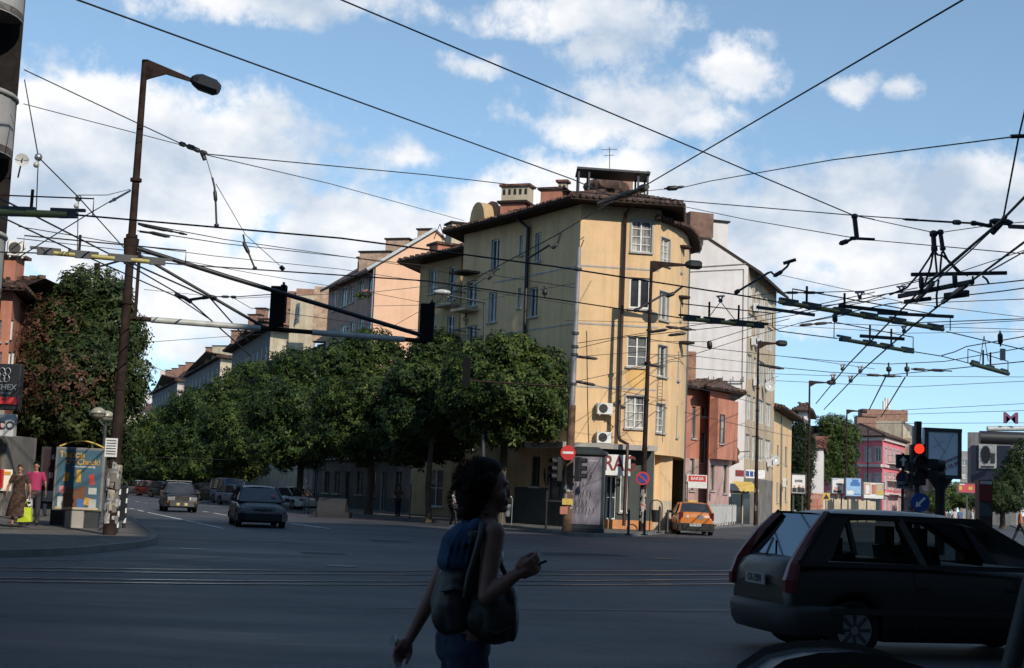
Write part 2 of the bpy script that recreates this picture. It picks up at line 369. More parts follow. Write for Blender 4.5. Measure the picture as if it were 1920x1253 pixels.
dL=Vector((-.395,1)).normalized(); dR=Vector((.335,1)).normalized(); dT=Vector((.80,.52)).normalized()
def fillet(pts,it=2):
    for _ in range(it):
        q=[pts[0]]
        for a,b in zip(pts[:-1],pts[1:]):
            a=Vector(a);b=Vector(b); q+= [a.lerp(b,.25),a.lerp(b,.75)]
        q.append(pts[-1]); pts=q
    return pts
k0=gx(0,1045); k9=gx(245,975)
pavement('left pavement'.replace(' ','_'),[(k0[0]-40,k0[1]-24)]+fillet([k0,gx(120,1042),gx(220,1032),gx(285,1024),gx(300,1013),gx(272,992),k9])+[(k9[0]-60,k9[1]+152)],[(-300,k9[1]+152),(-300,0)])
kc=[gx(560,955),gx(620,965),gx(743,975),gx(835,983),gx(960,990),gx(1010,997),gx(1050,1003),gx(1090,1007),gx(1180,1008),gx(1243,1001),gx(1300,996),gx(1355,990)]
a=Vector(kc[0]); b=Vector(kc[-1])
pavement('corner_pavement',[tuple(a+dL*150)]+fillet(kc,1)+[tuple(b+dR*340)],[(60,400),(-40,300)])
pavement('far_pavement',[(120,118),(45,82),(34,79),(31,82),tuple(Vector((31,82))+dR*330)],[(400,400),(400,118)])
# traffic island on the tram street side
isl=[gx(1690,1062),gx(1760,1066),gx(1900,1040),gx(1880,1030),gx(1720,1040)]
mb=MB(); mb.prism([(p[0],p[1]) for p in isl],(0,0,.15),KERB,org=(0,0,-.01),ux=(1,0,0),uy=(0,1,0)); mb.build('traffic_island')['kind']='structure'
# markings
def strip(mb,pts,w,z,m):
    P=[Vector((p[0],p[1])) for p in pts]; n=len(P); L=[];R=[]
    for i in range(n):
        t=(P[min(i+1,n-1)]-P[max(i-1,0)]).normalized(); k=Vector((-t.y,t.x))*w/2; L.append(V3(P[i]+k,z)); R.append(V3(P[i]-k,z))
    mb.add(L+R,[(i,i+1,n+i+1,n+i) for i in range(n-1)],m)
mb=MB()
for (x0,y0,x1,y1) in [(243,953.4,252,955.2),(258.4,956.7,269.4,959.4),(277,961,341.5,974.6),(345,975.3,418,991),(381,959,391,960.6),(400.6,962.3,428,967),(545,981.4,618,991.5),(254,940,261,941),(298,946.6,305,947.8),(270,943,276,943.8),(430,952,447,953.5),(236,936,243,937)]:
    strip(mb,[gx(x0,y0),gx(x1,y1)],.16,.005,ORCB)
for (x0,y0,x1,y1) in [(451,1010,470,1008.6),(497,1020.8,530,1019.5),(541,1018.8,568,1018)]: strip(mb,[gx(x0,y0),gx(x1,y1)],.3,.005,paint('worn road marking',(.12,.12,.12),.8,0,.5,2))
o=mb.build('road_marking'); o['kind']='structure'
# tram tracks
def rail(mb,pts):
    g=[gx(*p) for p in pts]; a=Vector(g[0]);b=Vector(g[1]); g=[tuple(a-(b-a).normalized()*30)]+g; c=Vector(g[-1]); d=Vector(g[-2]); g.append(tuple(c+(c-d).normalized()*60))
    g=fillet(g,2)
    strip(mb,g,.26,.005,plaster('rail bed',(.05,.047,.045),.3,.9)); strip(mb,g,.06,.012,paint('polished rail steel',(.55,.56,.58),.22,1.,.1))
RR=[[(0,1064.6),(500,1071),(1067,1072),(1400,1071)],[(0,1070.4),(500,1077.4),(1004,1079.2),(1231,1079),(1400,1078)],[(0,1084.7),(500,1091),(1055,1090.5),(1381,1087)],[(0,1091),(500,1097),(1020,1098),(1381,1096)]]
for i,(nm,lb) in enumerate([('tram_track','tram track set in the asphalt, far one, towards the yellow building'),('tram_track','tram track set in the asphalt, near one, towards the walking woman')]):
    g=G(500,RR[i*2][1][1]); t=thing(nm,lb,'tram track',(g.x,g.y,0),'tram tracks crossing the junction')
    for k in (0,1):
        m=MB(); rail(m,RR[i*2+k]); m.build('rail',t)
# tar patches
mb=MB()
for (pts) in [[(40,1050),(200,1052),(420,1046),(700,1040)],[(700,1139),(1000,1143),(1370,1146)],[(1000,1034),(1180,1040),(1390,1062)]]:
    g=[gx(*p) for p in pts]; strip(mb,fillet(g,2),.22,.005,paint('tar seam',(.022,.022,.024),.6))
o=mb.build('tar_seam'); o['kind']='structure'
# =============== BUILDINGS ===============
def block(name,label,cat,poly,z1,mats,wins=None,z0=0.,bands=None,style=None,group=None,back=None,roofa=None,flat=True):
    n=len(poly); c=sum(poly,Vector((0,0)))/n; root=thing(name,label,cat,(c.x,c.y,0),group); mb=MB(); fs=[]
    wins=wins or {}; bands=bands or {}; style=style or {}
    for i in range(n):
        f=Fac(poly[i],poly[(i+1)%n]); fs.append(f); m=mats.get(i,mats['d']) ; wall(mb,f,z0,z1,wins.get(i,[]),m,bands=bands.get(i,()))
    if flat: mb.add([V3(p,z1-.01) for p in poly],[tuple(range(n))],SOFF)
    mb.build('wall',root)
    for i,ws in wins.items():
        for w in ws:
            st=dict(style.get(i,{}));
            if len(w)>4 and isinstance(w[-1],dict): st.update(w[-1])
            window(root,fs[i],w,**st)
    if roofa: roof(root,poly,*roofa)
    return root,fs
# ---- main yellow corner building
C0=P2(1090,383,66);C1=P2(1240,392,66.6);D1=P2(985,405,70.4);D2=P2(869,481,75.2)
zE=W(1090,383,66).z
C2=P2(1270,420,68.2);C3a=P2(1281,430,69);C3b=P2(1289,440,70.2);C3=P2(1293,447,72);C4=P2(1296,447,74.5)
E1=C1+Vector((1.2,9)); E2=D2+Vector((3.5,9))
poly=[D2,D1,C0,C1,E1,E2]
fl2=Fac(D2,D1); fl1=Fac(D1,C0); ff=Fac(C0,C1)
PC=dict(pane=CURT); PD=dict(pane=GLASS); PB=dict(pane=BLIND)
w2=[fl2.rect(*r)+[d] for r,d in [((974,441,987,478),dict(pane=BLIND,cols=2)),((971,540,983,577),PD),((921,449,936,504),PD),((916,548,931,604),PB),((876,527,895,574),PD),((876,610,895,650),PD),((968,640,980,676),PD),((914,650,929,700),PD),((905,745,922,800),PB),((960,745,975,790),PD),((872,815,888,842),PD),((880,870,900,955),PD),((925,870,945,950),PD)]]
w1=[fl1.rect(*r)+[d] for r,d in [((1003,437,1014,490),PD),((992,539,1008,594),PD),((988,640,1004,694),PD),((985,745,1000,797),PB),((996,856,1012,912),dict(pane=GLASS,fr=BFR)),((1028,880,1062,938),dict(pane=BLIND,fr=BFR,rows=1))]]
w0=[ff.rect(*r)+[d] for r,d in [((1184,414,1222,473),dict(pane=CURT,rows=4,surr=.08)),((1180,521,1220,579),dict(pane=GLASS,rows=1,fw=.09)),((1176,631,1214,688),dict(pane=BLIND,rows=3)),((1173,743,1209,803),dict(pane=CURT,rows=4,surr=.06)),((1136,892,1156,974),dict(pane=GLASS,rows=2,sill=False)),((1163,870,1179,960),dict(pane=BLIND,cols=1,rows=1,fr=WFR))]]
zC=ff.hit(1130,838)[1]
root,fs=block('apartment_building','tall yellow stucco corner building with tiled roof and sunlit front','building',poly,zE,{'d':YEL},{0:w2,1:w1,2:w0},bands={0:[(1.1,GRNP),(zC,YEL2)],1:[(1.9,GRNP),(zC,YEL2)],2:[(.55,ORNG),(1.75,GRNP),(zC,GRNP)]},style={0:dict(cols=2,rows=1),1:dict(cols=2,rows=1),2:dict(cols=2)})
YB=root
roof(root,poly,zE,1.05,3.2,1.45)
# concrete ledge canopy round the ground floor
mb=MB(); fbox(mb,ff,-.6,ff.L-.1,zC-.12,zC+.12,-.02,.95,CONC); fbox(mb,fl1,.3,fl1.L+.62,zC-.121,zC+.119,-.02,.951,CONC); mb.build('ledge_canopy',root)
# thin pale floor bands
for (pa,pb) in (((1092,498),(1235,513)),((1088,606),(1235,618)),((1084,724),(1235,737))):
    mb=MB(); z=ff.hit(*pa)[1]; fbox(mb,ff,.02,ff.L-.02,z-.04,z+.04,-.01,.02,SURR); fbox(mb,fl1,.02,fl1.L-.02,z-.04,z+.04,-.01,.02,SURR); fbox(mb,fl2,3.2,fl2.L-.02,z-.04,z+.04,-.01,.02,SURR); mb.build('floor_band',root)
# down pipes
def pipe(root,f,pts,r,m,name='downpipe',d=.12):
    mb=MB(); mb.tube([f.pt(*f.hit(*p),dd) for p,dd in pts],r,m,8); 
    return mb.build(name,root)
pipe(root,ff,[((1179,384),.6),((1179,392),.5),((1171,402),.16),((1163,640),.16),((1158,815),.16),((1160,826),.3),((1168,834),.9),((1166,860),1.0),((1160,985),1.0)],.085,paint('brown downpipe',(.045,.022,.018),.5))
pipe(root,fl1,[((986,405),.5),((987,415),.45),((995,428),.14),((988,620),.14),((982,830),.14)],.10,BLK)
# bay block
bp=[C1+Vector((-.02,.12)),C2,C3a,C3b,C3,C4,E1+Vector((.3,2))]
zB=W(1275,428,68.2).z; zb0=W(1282,856,68).z
mbw=MB(); fbz=[Fac(bp[i],bp[i+1]) for i in range(5)]+[Fac(bp[5],bp[6])]
wb=[fbz[0].rect(*r) for r in ((1239,447,1256,497),(1235,547,1253,600),(1232,648,1250,706),(1228,757,1246,811))]
wc=[fbz[1].rect(*r) for r in ((1277,472,1284,512),(1275,562,1282,602),(1270.5,660,1278,714),(1268,762,1276,820))]
wall(mbw,fbz[0],zb0,zB,wb,YEL); wall(mbw,fbz[1],zb0,zB,wc,YEL)
for i in (2,3): wall(mbw,fbz[i],zb0,zB,[],YEL)
wall(mbw,fbz[4],0,zB,[],DKGW); wall(mbw,fbz[5],0,zB,[],DKGW)
mbw.add([V3(p,zb0) for p in bp],[tuple(range(len(bp)))],YEL2)
mbw.build('bay_wall',root)
for k,w in enumerate(wb): window(root,fbz[0],w,cols=2,rows=(4 if k in(0,3) else 1),pane=[CURT,BLIND,GLASS,BLIND][k],surr=.05)
for k,w in enumerate(wc): window(root,fbz[1],w,cols=1,rows=1,pane=CURT)
roof(root,bp,zB,.48,1.6,.40,th=.10)
for (px,py) in ((1284,466),(1282,560),(1290,545+100)):
    w=W(px,py,69.0); mb=MB(); mb.tube([(w.x-.1,w.y,w.z),(w.x-.1,w.y,w.z+.1)],.42,SOFF,14); mb.build('window_canopy',root)
# cables, small vents and a wall ladder on the sunny front
for pts in ([(1243,700),(1240,760),(1242,830)],[(1100,620),(1102,760),(1104,830)],[(1130,785),(1150,800),(1142,812)]):
    m_=MB(); m_.tube([ff.pt(*ff.hit(*p),.03) for p in pts],.012,BLK,5); m_.build('wall_cable',root)
m_=MB(); a_=ff.hit(1233,712); b_=ff.hit(1231,750)
for q in (0,.22): m_.bar(ff.pt(a_[0]+q,a_[1],.08),ff.pt(a_[0]+q,b_[1],.08),.02,.02,DGR)
for k in range(7): z_=a_[1]+(b_[1]-a_[1])*k/6; m_.bar(ff.pt(a_[0],z_,.08),ff.pt(a_[0]+.22,z_,.08),.02,.02,DGR)
m_.build('wall_rungs',root)
m_=MB(); u_,z_=ff.hit(1196,708); m_.tube([ff.pt(u_,z_,.0),ff.pt(u_,z_,.012)],.55,plaster('repaired yellow render',(.74,.46,.17),.1),20); m_.build('render_patch',root)
# recessed ground floor below the bay
rp=[C1+Vector((-.9,1.6)),C1+Vector((.5,1.7)),C2+Vector((.2,1.0))]
mb=MB(); 
for i in range(2): wall(mb,Fac(rp[i],rp[i+1]),0,zb0,[],YEL,bands=[(1.5,CREAM)])
mb.build('recessed_wall',root)
mb=MB(); q=C1+Vector((-.75,.5)); mb.box((q.x,q.y,zb0/2),(.5,.8,zb0),GRNP,rz=.1); mb.build('pier',root)
# shop banner
mb=MB(); u0,z1_=ff.hit(1112,852); u1,z0_=ff.hit(1172,893); fbox(mb,ff,u0,u1,z0_,z1_,.97,1.0,WHT); bn=mb.build('shop_banner',root)
DRED=paint('dark red lettering',(.16,.015,.015),.5)
u,z=ff.hit(1153,871); text('RAG',bn,ff.pt(u,z,1.008),V3(ff.u,0),.95,DRED,sx=.8)
# poster between shop windows on the left face
# split air conditioners (on the wall: parts of nothing, things of their own)
def acunit(f,px,py,w,h,lab,grp='air conditioners on the facades',d0=.0):
    u,z=f.hit(px,py); p=f.pt(u,z-h/2,.25); t=thing('air_conditioner',lab,'air conditioner',p,grp); mb=MB()
    fbox(mb,f,u-w/2,u+w/2,z-h/2,z+h/2,.1,.42,CURT if 0 else WHT); o=mb.build('casing',t)
    mb=MB(); c=f.pt(u-w*.12,z,.425); n=Vector((f.n.x,f.n.y,0)); mb.tube([c-n*.01,c+n*.012],h*.40,BLK,18); 
    mb.build('fan_grille',t)
    mb=MB()
    for k in (-1,1): 
        mb.bar(f.pt(u+k*w*.35,z-h/2-.04,.0),f.pt(u+k*w*.35,z-h/2-.04,.45),.04,.04,WHT)
    mb.build('bracket',t); return t
acunit(ff,1131,767,.72,.52,'white air conditioner on the yellow facade, upper of the two beside the downpipe')
acunit(ff,1130,821,.72,.52,'white air conditioner just above the concrete ledge, lower of the two beside the downpipe')
# chimneys and dormers
def onroof(px,py,Y): return W(px,py,Y)
w=W(970,372,73.5); chimney(root,w,1.5,.8,zE+.2,W(970,353,73.5).z,CREAM,rz=-.35,holes=5)
w=W(968,387,72.2); mb=MB(); mb.box((w.x,w.y,zE+.65),(1.3,1.2,.9),REDP,-.35); dm=mb.build('dormer',root); mb=MB(); mb.box((w.x,w.y,zE+1.15),(1.6,1.5,.12),SOFF,-.35); mb.build('dormer_roof',dm)
w=W(1040,368,69.5); mb=MB(); mb.box((w.x,w.y,zE+.8),(1.1,1.1,1.0),REDP,-.35); dm=mb.build('dormer',root); mb=MB(); mb.box((w.x,w.y,zE+1.35),(1.4,1.3,.12),TILE,-.35); mb.build('dormer_roof',dm)
w=W(1056,350,71); chimney(root,w,.42,.42,zE+.5,W(1056,344,71).z,CREAM,rz=-.3,holes=2)
w=W(1165,330,72); chimney(root,w,1.1,.8,zE+.8,W(1165,334,72).z,BRK,rz=.1)
w=W(1130,325,71.5); mb=MB(); mb.ball((w.x+.2,w.y,w.z-.75),(1.2,.8,.5),TILE,14,8); mb.build('roof_mound',root)
# roof terrace canopy
ZP=W(1145,333,69.5).z; a=W(1080,322,68.8); b=W(1215,344,68.8)
mb=MB(); mb.bar((a.x,68.6,ZP),(b.x,68.6,ZP-.12),2.0,.10,DGR)
for k in (.03,.17,.84,.97): 
    x=a.x+(b.x-a.x)*k; mb.bar((x,67.8,zE+.3),(x,67.8,ZP),.09,.09,DGR); mb.bar((x,69.4,zE+.8),(x,69.4,ZP),.09,.09,DGR)
mb.build('terrace_canopy',root)
# small arched gable at the far left end
w=W(893,420,75.5); fA=Fac(D2,D1); u=fA.hit(893,440)[0]
mb=MB(); arc=[(u-.75+ .75*(1-cos(t*pi/10)),zE+.1+1.5*sin(t*pi/10)**.7) for t in range(11)]
mb.prism(arc,V3(-fA.n*1.6,0),YEL2,org=V3(fA.A,0)+V3(fA.n*.0,0),ux=V3(fA.u,0)); mb.build('arched_gable',root)
mb=MB(); mb.tube([V3(fA.A+fA.u*a_-fA.n*.9,z_+.03) for a_,z_ in arc],.16,REDP,8); mb.build('gable_coping',root)
def balcony(root,f,px0,px1,py,d=.9,h=.95,m=CREAM):
    u0,z=f.hit(px0,py); u1,_=f.hit(px1,py); mb=MB(); fbox(mb,f,u0,u1,z-.15,z,0.,d,m)
    o=mb.build('balcony',root); mb=MB(); 
    for k in range(12): mb.bar(f.pt(u0+(u1-u0)*k/11,z,d-.04),f.pt(u0+(u1-u0)*k/11,z+h,d-.04),.025,.025,DGR)
    mb.bar(f.pt(u0,z+h,d-.04),f.pt(u1,z+h,d-.04),.05,.05,DGR)
    for uu in (u0,u1): mb.bar(f.pt(uu,z+h,0),f.pt(uu,z+h,d-.04),.05,.05,DGR)
    mb.build('balcony_railing',o); return o
balcony(root,fl2,872,898,583); balcony(root,fl2,872,898,655)
mb=MB(); u,z=fl2.hit(884,528); fbox(mb,fl2,u-.7,u+.8,z+.35,z+.45,0,1.,SOFF); mb.build('awning',root)
# ---- second ochre building with eave, behind on the left
S1=P2(866,470,82.5); S0=P2(789,492,86.5); zS=W(789,497,86.5).z
f3=Fac(S0,S1); ws=[f3.rect(*r)+[d] for r,d in [((804,506,819,550),dict(pane=CURT)),((841,500,855,562),dict(pane=GLASS,cols=1,rows=2)),((838,592,852,632),PD),((800,590,816,630),PD),((804,680,820,720),PD),((845,680,858,720),PD),((800,880,830,950),PD),((845,880,860,950),PD)]]
root,fs=block('apartment_building','ochre apartment house with wide dark eave between peach building and yellow corner building','building',[S0,S1,S1+Vector((3,7)),S0+Vector((3,12))],zS,{'d':YEL2},{0:ws},style={0:dict(cols=2,rows=2)})
roof(root,[S0,S1,S1+Vector((3,7)),S0+Vector((3,12))],zS,1.3,2.2,1.3); balcony(root,f3,834,868,575)
w=W(857,432,88); chimney(root,w,1.1,1.1,zS+.3,W(857,423,88).z,CREAM,rz=.4)
w=W(838,455,87); mb=MB(); mb.box((w.x,w.y,zS+.9),(1.8,1.2,.8),REDP,.5); dm=mb.build('dormer',root); mb=MB(); mb.box((w.x,w.y,zS+1.35),(2.1,1.5,.14),TILE,.5); mb.build('dormer_roof',dm)
# ---- low row below the trees, their shade put into its dark wall colour
l0=P2(560,930,112); l1=P2(788,930,87.5); fl_=Fac(l0,l1); ws=[[u,(.15 if k%3==1 else 1.1),u+(1.1 if k%3==1 else 1.5),2.7,dict(pane=(BLIND if k%2 else GLASS),rows=2)] for k,u in enumerate([1.2+2.6*q for q in range(int((fl_.L-3)/2.6))])]
root,fs=block('shop_row','low dark row of doors and windows under the chestnut trees','building',[l0,l1,l1+Vector((2,9)),l0+Vector((2,9))],5.4,{'d':plaster('grimy shaded ochre stucco',(.16,.125,.10),.3,.9,.5)},{0:ws},bands={0:[(1.0,GRNP)]},style={0:dict(cols=2,fr=BFR)})
mb=MB(); fbox(mb,fl_,0,fl_.L,3.5,3.75,0,.35,CONC); mb.build('cornice',root)
# ---- peach gable building
A0=P2(617,535,122.5); A1=P2(705,494,110); A2=P2(905,480,112.0)
zp=W(705,499,110).z
fp=Fac(A0,A1); ws=[fp.rect(*r)+[dict(pane=p)] for r,p in [((622,547,632,583),CURT),((638,538,650,575),BLIND),((654,532,664,568),CURT),((671,523,682,558),BLIND),((688,514,700,551),GLASS),((620,617,630,652),GLASS),((636,610,648,645),CURT),((653,603,664,640),GLASS),((670,596,681,631),BLIND),((688,589,699,626),CURT)]]
root=thing('apartment_building','peach building with sunlit windowless gable wall and brick chimneys','building',(A1.x,A1.y,0))
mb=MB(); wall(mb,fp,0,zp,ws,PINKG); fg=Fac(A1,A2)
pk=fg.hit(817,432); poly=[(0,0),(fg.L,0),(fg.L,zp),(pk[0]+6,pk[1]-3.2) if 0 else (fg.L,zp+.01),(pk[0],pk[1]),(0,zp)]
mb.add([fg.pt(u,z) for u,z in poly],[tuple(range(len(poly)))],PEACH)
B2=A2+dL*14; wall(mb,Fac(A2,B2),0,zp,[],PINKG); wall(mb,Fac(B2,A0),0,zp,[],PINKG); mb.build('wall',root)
for w in ws: window(root,fp,w,cols=2,rows=1,pane=w[-1]['pane'])
mb=MB(); back=V3(A0-A1,0); r0=fg.pt(-.7,zp-.35,.12); r1=fg.pt(*pk,.12)+Vector((0,0,.1)); r2=fg.pt(fg.L+.5,zp-.3,.12)
for (p,q) in ((r0,r1),(r1,r2)):
    mb.add([p,q,q+back*1.02,p+back*1.02,p-Vector((0,0,.2)),q-Vector((0,0,.2)),q+back*1.02-Vector((0,0,.2)),p+back*1.02-Vector((0,0,.2))],[(0,1,2,3),(4,5,6,7),(0,1,5,4),(2,3,7,6),(0,3,7,4)],TILE)
mb.build('roof',root)
mb=MB(); mb.bar(r0+Vector((0,0,.03)),r1+Vector((0,0,.03)),.16,.22,ALU); mb.build('verge_flashing',root)
mb=MB(); mb.tube([V3(A1,0)+V3(fp.n*.1,0)+V3(fp.u*-.15,0),V3(A1,zp)+V3(fp.n*.1,0)+V3(fp.u*-.15,0)],.07,ALU,6); mb.build('downpipe',root)
for (px,y0,y1,w_,Yc) in ((799,433,452,1.3,114),(748,451,478,2.2,115),(706,475,500,2.9,114.5),(682,486,505,.8,116.5)):
    w=W(px,y0,Yc); chimney(root,w,w_*.9,.8,W(px,y1+26,Yc).z,w.z,BRKY,rz=-.3,cap=True)
# flower boxes at the top corner window
def plantblob(mb,c,r,n,m,s=.18):
    for k in range(n):
        d=Vector(rng.normal(size=3)); d.normalize(); p=Vector(c)+Vector((d.x*r[0],d.y*r[1],d.z*r[2]))*random.uniform(.3,1); a=Vector(rng.normal(size=3)).normalized()*s; b=Vector(rng.normal(size=3)).normalized()*s
        mb.add([p-a,p-b*.5,p+a,p+b*.5],[(0,1,2,3)],m)
mb=MB(); w=W(692,556,110); plantblob(mb,(w.x-.3,w.y-.5,w.z),(.9,.3,.35),90,LEAF); plantblob(mb,(w.x-.1,w.y-.6,w.z+.3),(.5,.25,.3),25,REDP,.1); tag(mb.build('window_plant'),'red flowers in a box under the top corner window of the peach building','plant')
mb=MB(); w=W(885,600,76); plantblob(mb,(w.x,w.y-1.2,w.z),(.5,.4,.6),140,LEAF,.14); tag(mb.build('balcony_plant'),'potted climber on the balcony of the yellow building','plant')
# ---- brick houses in the middle left
Q0=P2(500,560,150);Q1=P2(612,560,128); fq=Fac(Q0,Q1)
qa=P2(545,600,141); qb=P2(608,600,129)
zq=W(560,672,138).z
ws=gridw(Fac(Q0,Q1),7,[zq-2.2,zq-5.2],1.1,1.6)
root,fs=block('apartment_building','beige house with brick upper storey left of the peach building','building',[Q0,Q1,Q1+Vector((10,6)),Q0+Vector((10,12))],zq,{'d':CREAM},{0:ws},style={0:dict(cols=2,rows=1)})
roof(root,[Q0,Q1,Q1+Vector((10,6)),Q0+Vector((10,12))],zq,.8,3,1.2)
# stepped gable walls (brick)
def slab(root,px0,px1,y0,y1,Y,m,d=1.2,name='gable_wall',yb=None):
    a=W(px0,y0,Y); b=W(px1,(y1 if yb is None else yb),Y); mb=MB(); zb=W((px0+px1)/2,y1,Y).z
    mb.prism([(a.x,zb),(b.x,zb),(b.x,b.z if yb is not None else a.z),(a.x,a.z)],(0,d,0),m,org=(0,Y,0),ux=(1,0,0)); return mb.build(name,root)
slab(root,590,617,537,640,131,BRKY,2.); slab(root,546,592,553,660,139,CREAM,1.5,yb=553); slab(root,556,588,541,572,141,BRK,1.5); slab(root,540,556,546,580,142,BRK,1.5)
o=slab(root,537,580,640,690,140,BRKY,1.5,yb=600)
fdm=Fac(P2(545,585,140.5),P2(562,580,138)); 
ud=[[.2,W(550,600,140).z,fdm.L-.2,W(550,578,140).z]]
mb=MB(); wall(mb,fdm,W(550,610,140).z,W(550,572,140).z,ud,TRIM); mb.build('dormer',root); window(root,fdm,ud[0],cols=3,rows=1,pane=CURT,fw=.1)
# ---- grey building with dark eave
H0=P2(436,657,190); H1=P2(508,612,160); H2=P2(556,612,163); zh=W(437,662,190).z; zh1=W(508,616,160).z; zh=(zh+zh1)/2
fh=Fac(H0,H1); ws=gridw(fh,9,[zh-2.6,zh-5.6,zh-8.6],1.2,1.7)
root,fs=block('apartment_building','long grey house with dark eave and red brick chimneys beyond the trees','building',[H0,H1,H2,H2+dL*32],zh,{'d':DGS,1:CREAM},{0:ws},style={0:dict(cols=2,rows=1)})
roof(root,[H0,H1,H2,H2+dL*32],zh,1.3,4,1.4)
for (px,y0,w_,Yc) in ((528,555,2,160),(510,600,3.0,166),(480,592,1.5,168),(492,580,1.2,170),(450,622,2.0,184),(462,628,1.5,182)):
    w=W(px,y0,Yc); chimney(root,w,w_,1,zh+.5,w.z,BRK,rz=-.3)
# ---- cream building with sunlit side
K0=P2(351,712,265); K1=P2(414,668,222); K2=P2(437,668,224); zk=W(414,672,222).z
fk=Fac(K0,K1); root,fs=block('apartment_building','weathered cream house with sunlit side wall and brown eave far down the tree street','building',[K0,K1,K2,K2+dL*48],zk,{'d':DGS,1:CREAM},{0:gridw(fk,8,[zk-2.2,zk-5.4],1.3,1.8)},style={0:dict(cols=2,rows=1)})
roof(root,[K0,K1,K2,K2+dL*48],zk,.8,4,1.2)
for (px,y0,w_,Yc) in ((404,653,3,236),(420,650,3.5,228),(412,657,2,232)):
    w=W(px,y0,Yc); chimney(root,w,w_,1.2,zk,w.z,random.choice([CREAM,BRK]),rz=-.3)
# ---- far row
M0=P2(286,745,330); M1=P2(333,716,285); M2=P2(352,716,288); zm=W(333,716,285).z
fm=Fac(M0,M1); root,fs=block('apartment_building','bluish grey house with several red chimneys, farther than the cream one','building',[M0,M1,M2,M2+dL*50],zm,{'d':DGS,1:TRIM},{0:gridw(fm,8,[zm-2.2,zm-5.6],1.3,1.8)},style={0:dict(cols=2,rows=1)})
roof(root,[M0,M1,M2,M2+dL*50],zm,.8,5,1.5)
for (px,y0,w_,Yc) in ((364,681,3.6,288),(347,686,2.6,292),(334,692,2.6,300),(318,695,1.5,310)):
    w=W(px,y0,Yc); chimney(root,w,w_*.9,1.2,zm,w.z,BRK,rz=-.3)
slab(root,300,320,695,730,318,TRIM,3.)
N0=P2(228,800,420); N1=P2(262,755,380); zn=W(255,770,380).z
root,fs=block('apartment_building','small pale house at the far end of the tree street','building',[N0,N1,N1+Vector((9,3)),N0+Vector((12,20))],zn,{'d':TRIM},{0:gridw(Fac(N0,N1),4,[zn-2.5,zn-6],1.5,2)},style={0:dict(cols=1,rows=1)})
roof(root,[N0,N1,N1+Vector((9,3)),N0+Vector((12,20))],zn,.8,4,2.5)
slab(root,243,282,735,790,400,WHITE,6.); slab(root,236,262,775,850,380,CREAM,6.)
# ---- left side of the tree street, behind the tree
L0=P2(20,700,58)+Vector((-6,0)); L1=P2(215,720,150)
mbp=[P2(60,700,62),P2(226,720,210),P2(226,720,210)+Vector((-30,20)),P2(60,700,62)+Vector((-34,10))]
mbp=[P2(-60,700,74),P2(60,700,76),P2(228,720,230),P2(228,720,230)+Vector((-30,10))]
zz=W(215,735,215).z
root,fs=block('apartment_building','dark grey building hidden behind the big left tree','building',mbp,8.,{'d':DGS},{1:gridw(Fac(mbp[1],mbp[2]),26,[3,6],1.3,1.6)},style={1:dict(cols=2,rows=1)})
roof(root,mbp,8.,.6,4,1.2)
# ---- red brick-coloured house at the left edge
R0=P2(-60,600,56); R1=P2(24,560,56); R2=R1+Vector((-3,15)); zr=W(44,548,56).z
fr_=Fac(R0,R1); root,fs=block('apartment_building','terracotta house with wide dark eave at the left edge','building',[R0,R1,R2,R0+Vector((0,14))],zr,{'d':REDP},{0:[fr_.rect(18,600,32,640),fr_.rect(20,660,36,705),fr_.rect(-12,600,2,640),fr_.rect(-12,660,2,705)]},style={0:dict(cols=2,rows=2)})
roof(root,[R0,R1,R2,R0+Vector((0,14))],zr,.5,2.2,.9)
mb=MB(); w=W(28,505,57.5); mb.box((w.x-.3,w.y,zr+1.0),(1.0,1.0,1.2),REDP); dm=mb.build('dormer',root); mb=MB(); mb.box((w.x-.3,w.y,zr+1.65),(1.4,1.5,.12),TILE); mb.build('dormer_roof',dm)
# ---- near left building with round balconies
T1=P2(43,60,35); T0=T1+Vector((-14,-6)); T2=T1+Vector((-7.5,12)); zt=26.
ft=Fac(T0,T1)
root,fs=block('apartment_building','tall dark building with rounded white balconies at the left edge','building',[T0,T1,T2,T0+Vector((-2,14))],zt,{'d':paint('shade-darkened brown stucco',(.018,.015,.014),.9,0,.3)},{0:[[ft.L-2.9,z,ft.L-1.0,z+2.1] for z in (8.3,11.6,14.9,18.2,21.5)]},style={0:dict(cols=3,rows=1,fr=BFR)})  # wall colour set near black to stand in for its shaded side
for zb in (6.0,9.45,12.9,16.3,19.7):
    cc=ft.pt(ft.L-1.75,zb,.15); mb=MB(); arc=[(cc.x+1.75*cos(t*pi/14-pi+.35),cc.y+1.5*sin(t*pi/14-pi+.35)) for t in range(15)]
    mb.prism(arc,(0,0,.18),DKGW,org=(0,0,zb-.18),ux=(1,0,0),uy=(0,1,0)); o=mb.build('balcony',root)
    mb=MB(); n=len(arc); vs=[(x,y,z) for z in (zb-.2,zb+1.25) for x,y in arc]; mb.add(vs,[(i,i+1,n+i+1,n+i) for i in range(n-1)],plaster('grey white balcony',(.36,.35,.33),.2,.9,.4),True)
    mb.tube([(x,y,zb+1.28) for x,y in arc],.07,CONC,6); mb.build('parapet',o)
acunit(ft,29,470,.42,.36,'white air conditioner beside the window high on the dark left building'); 
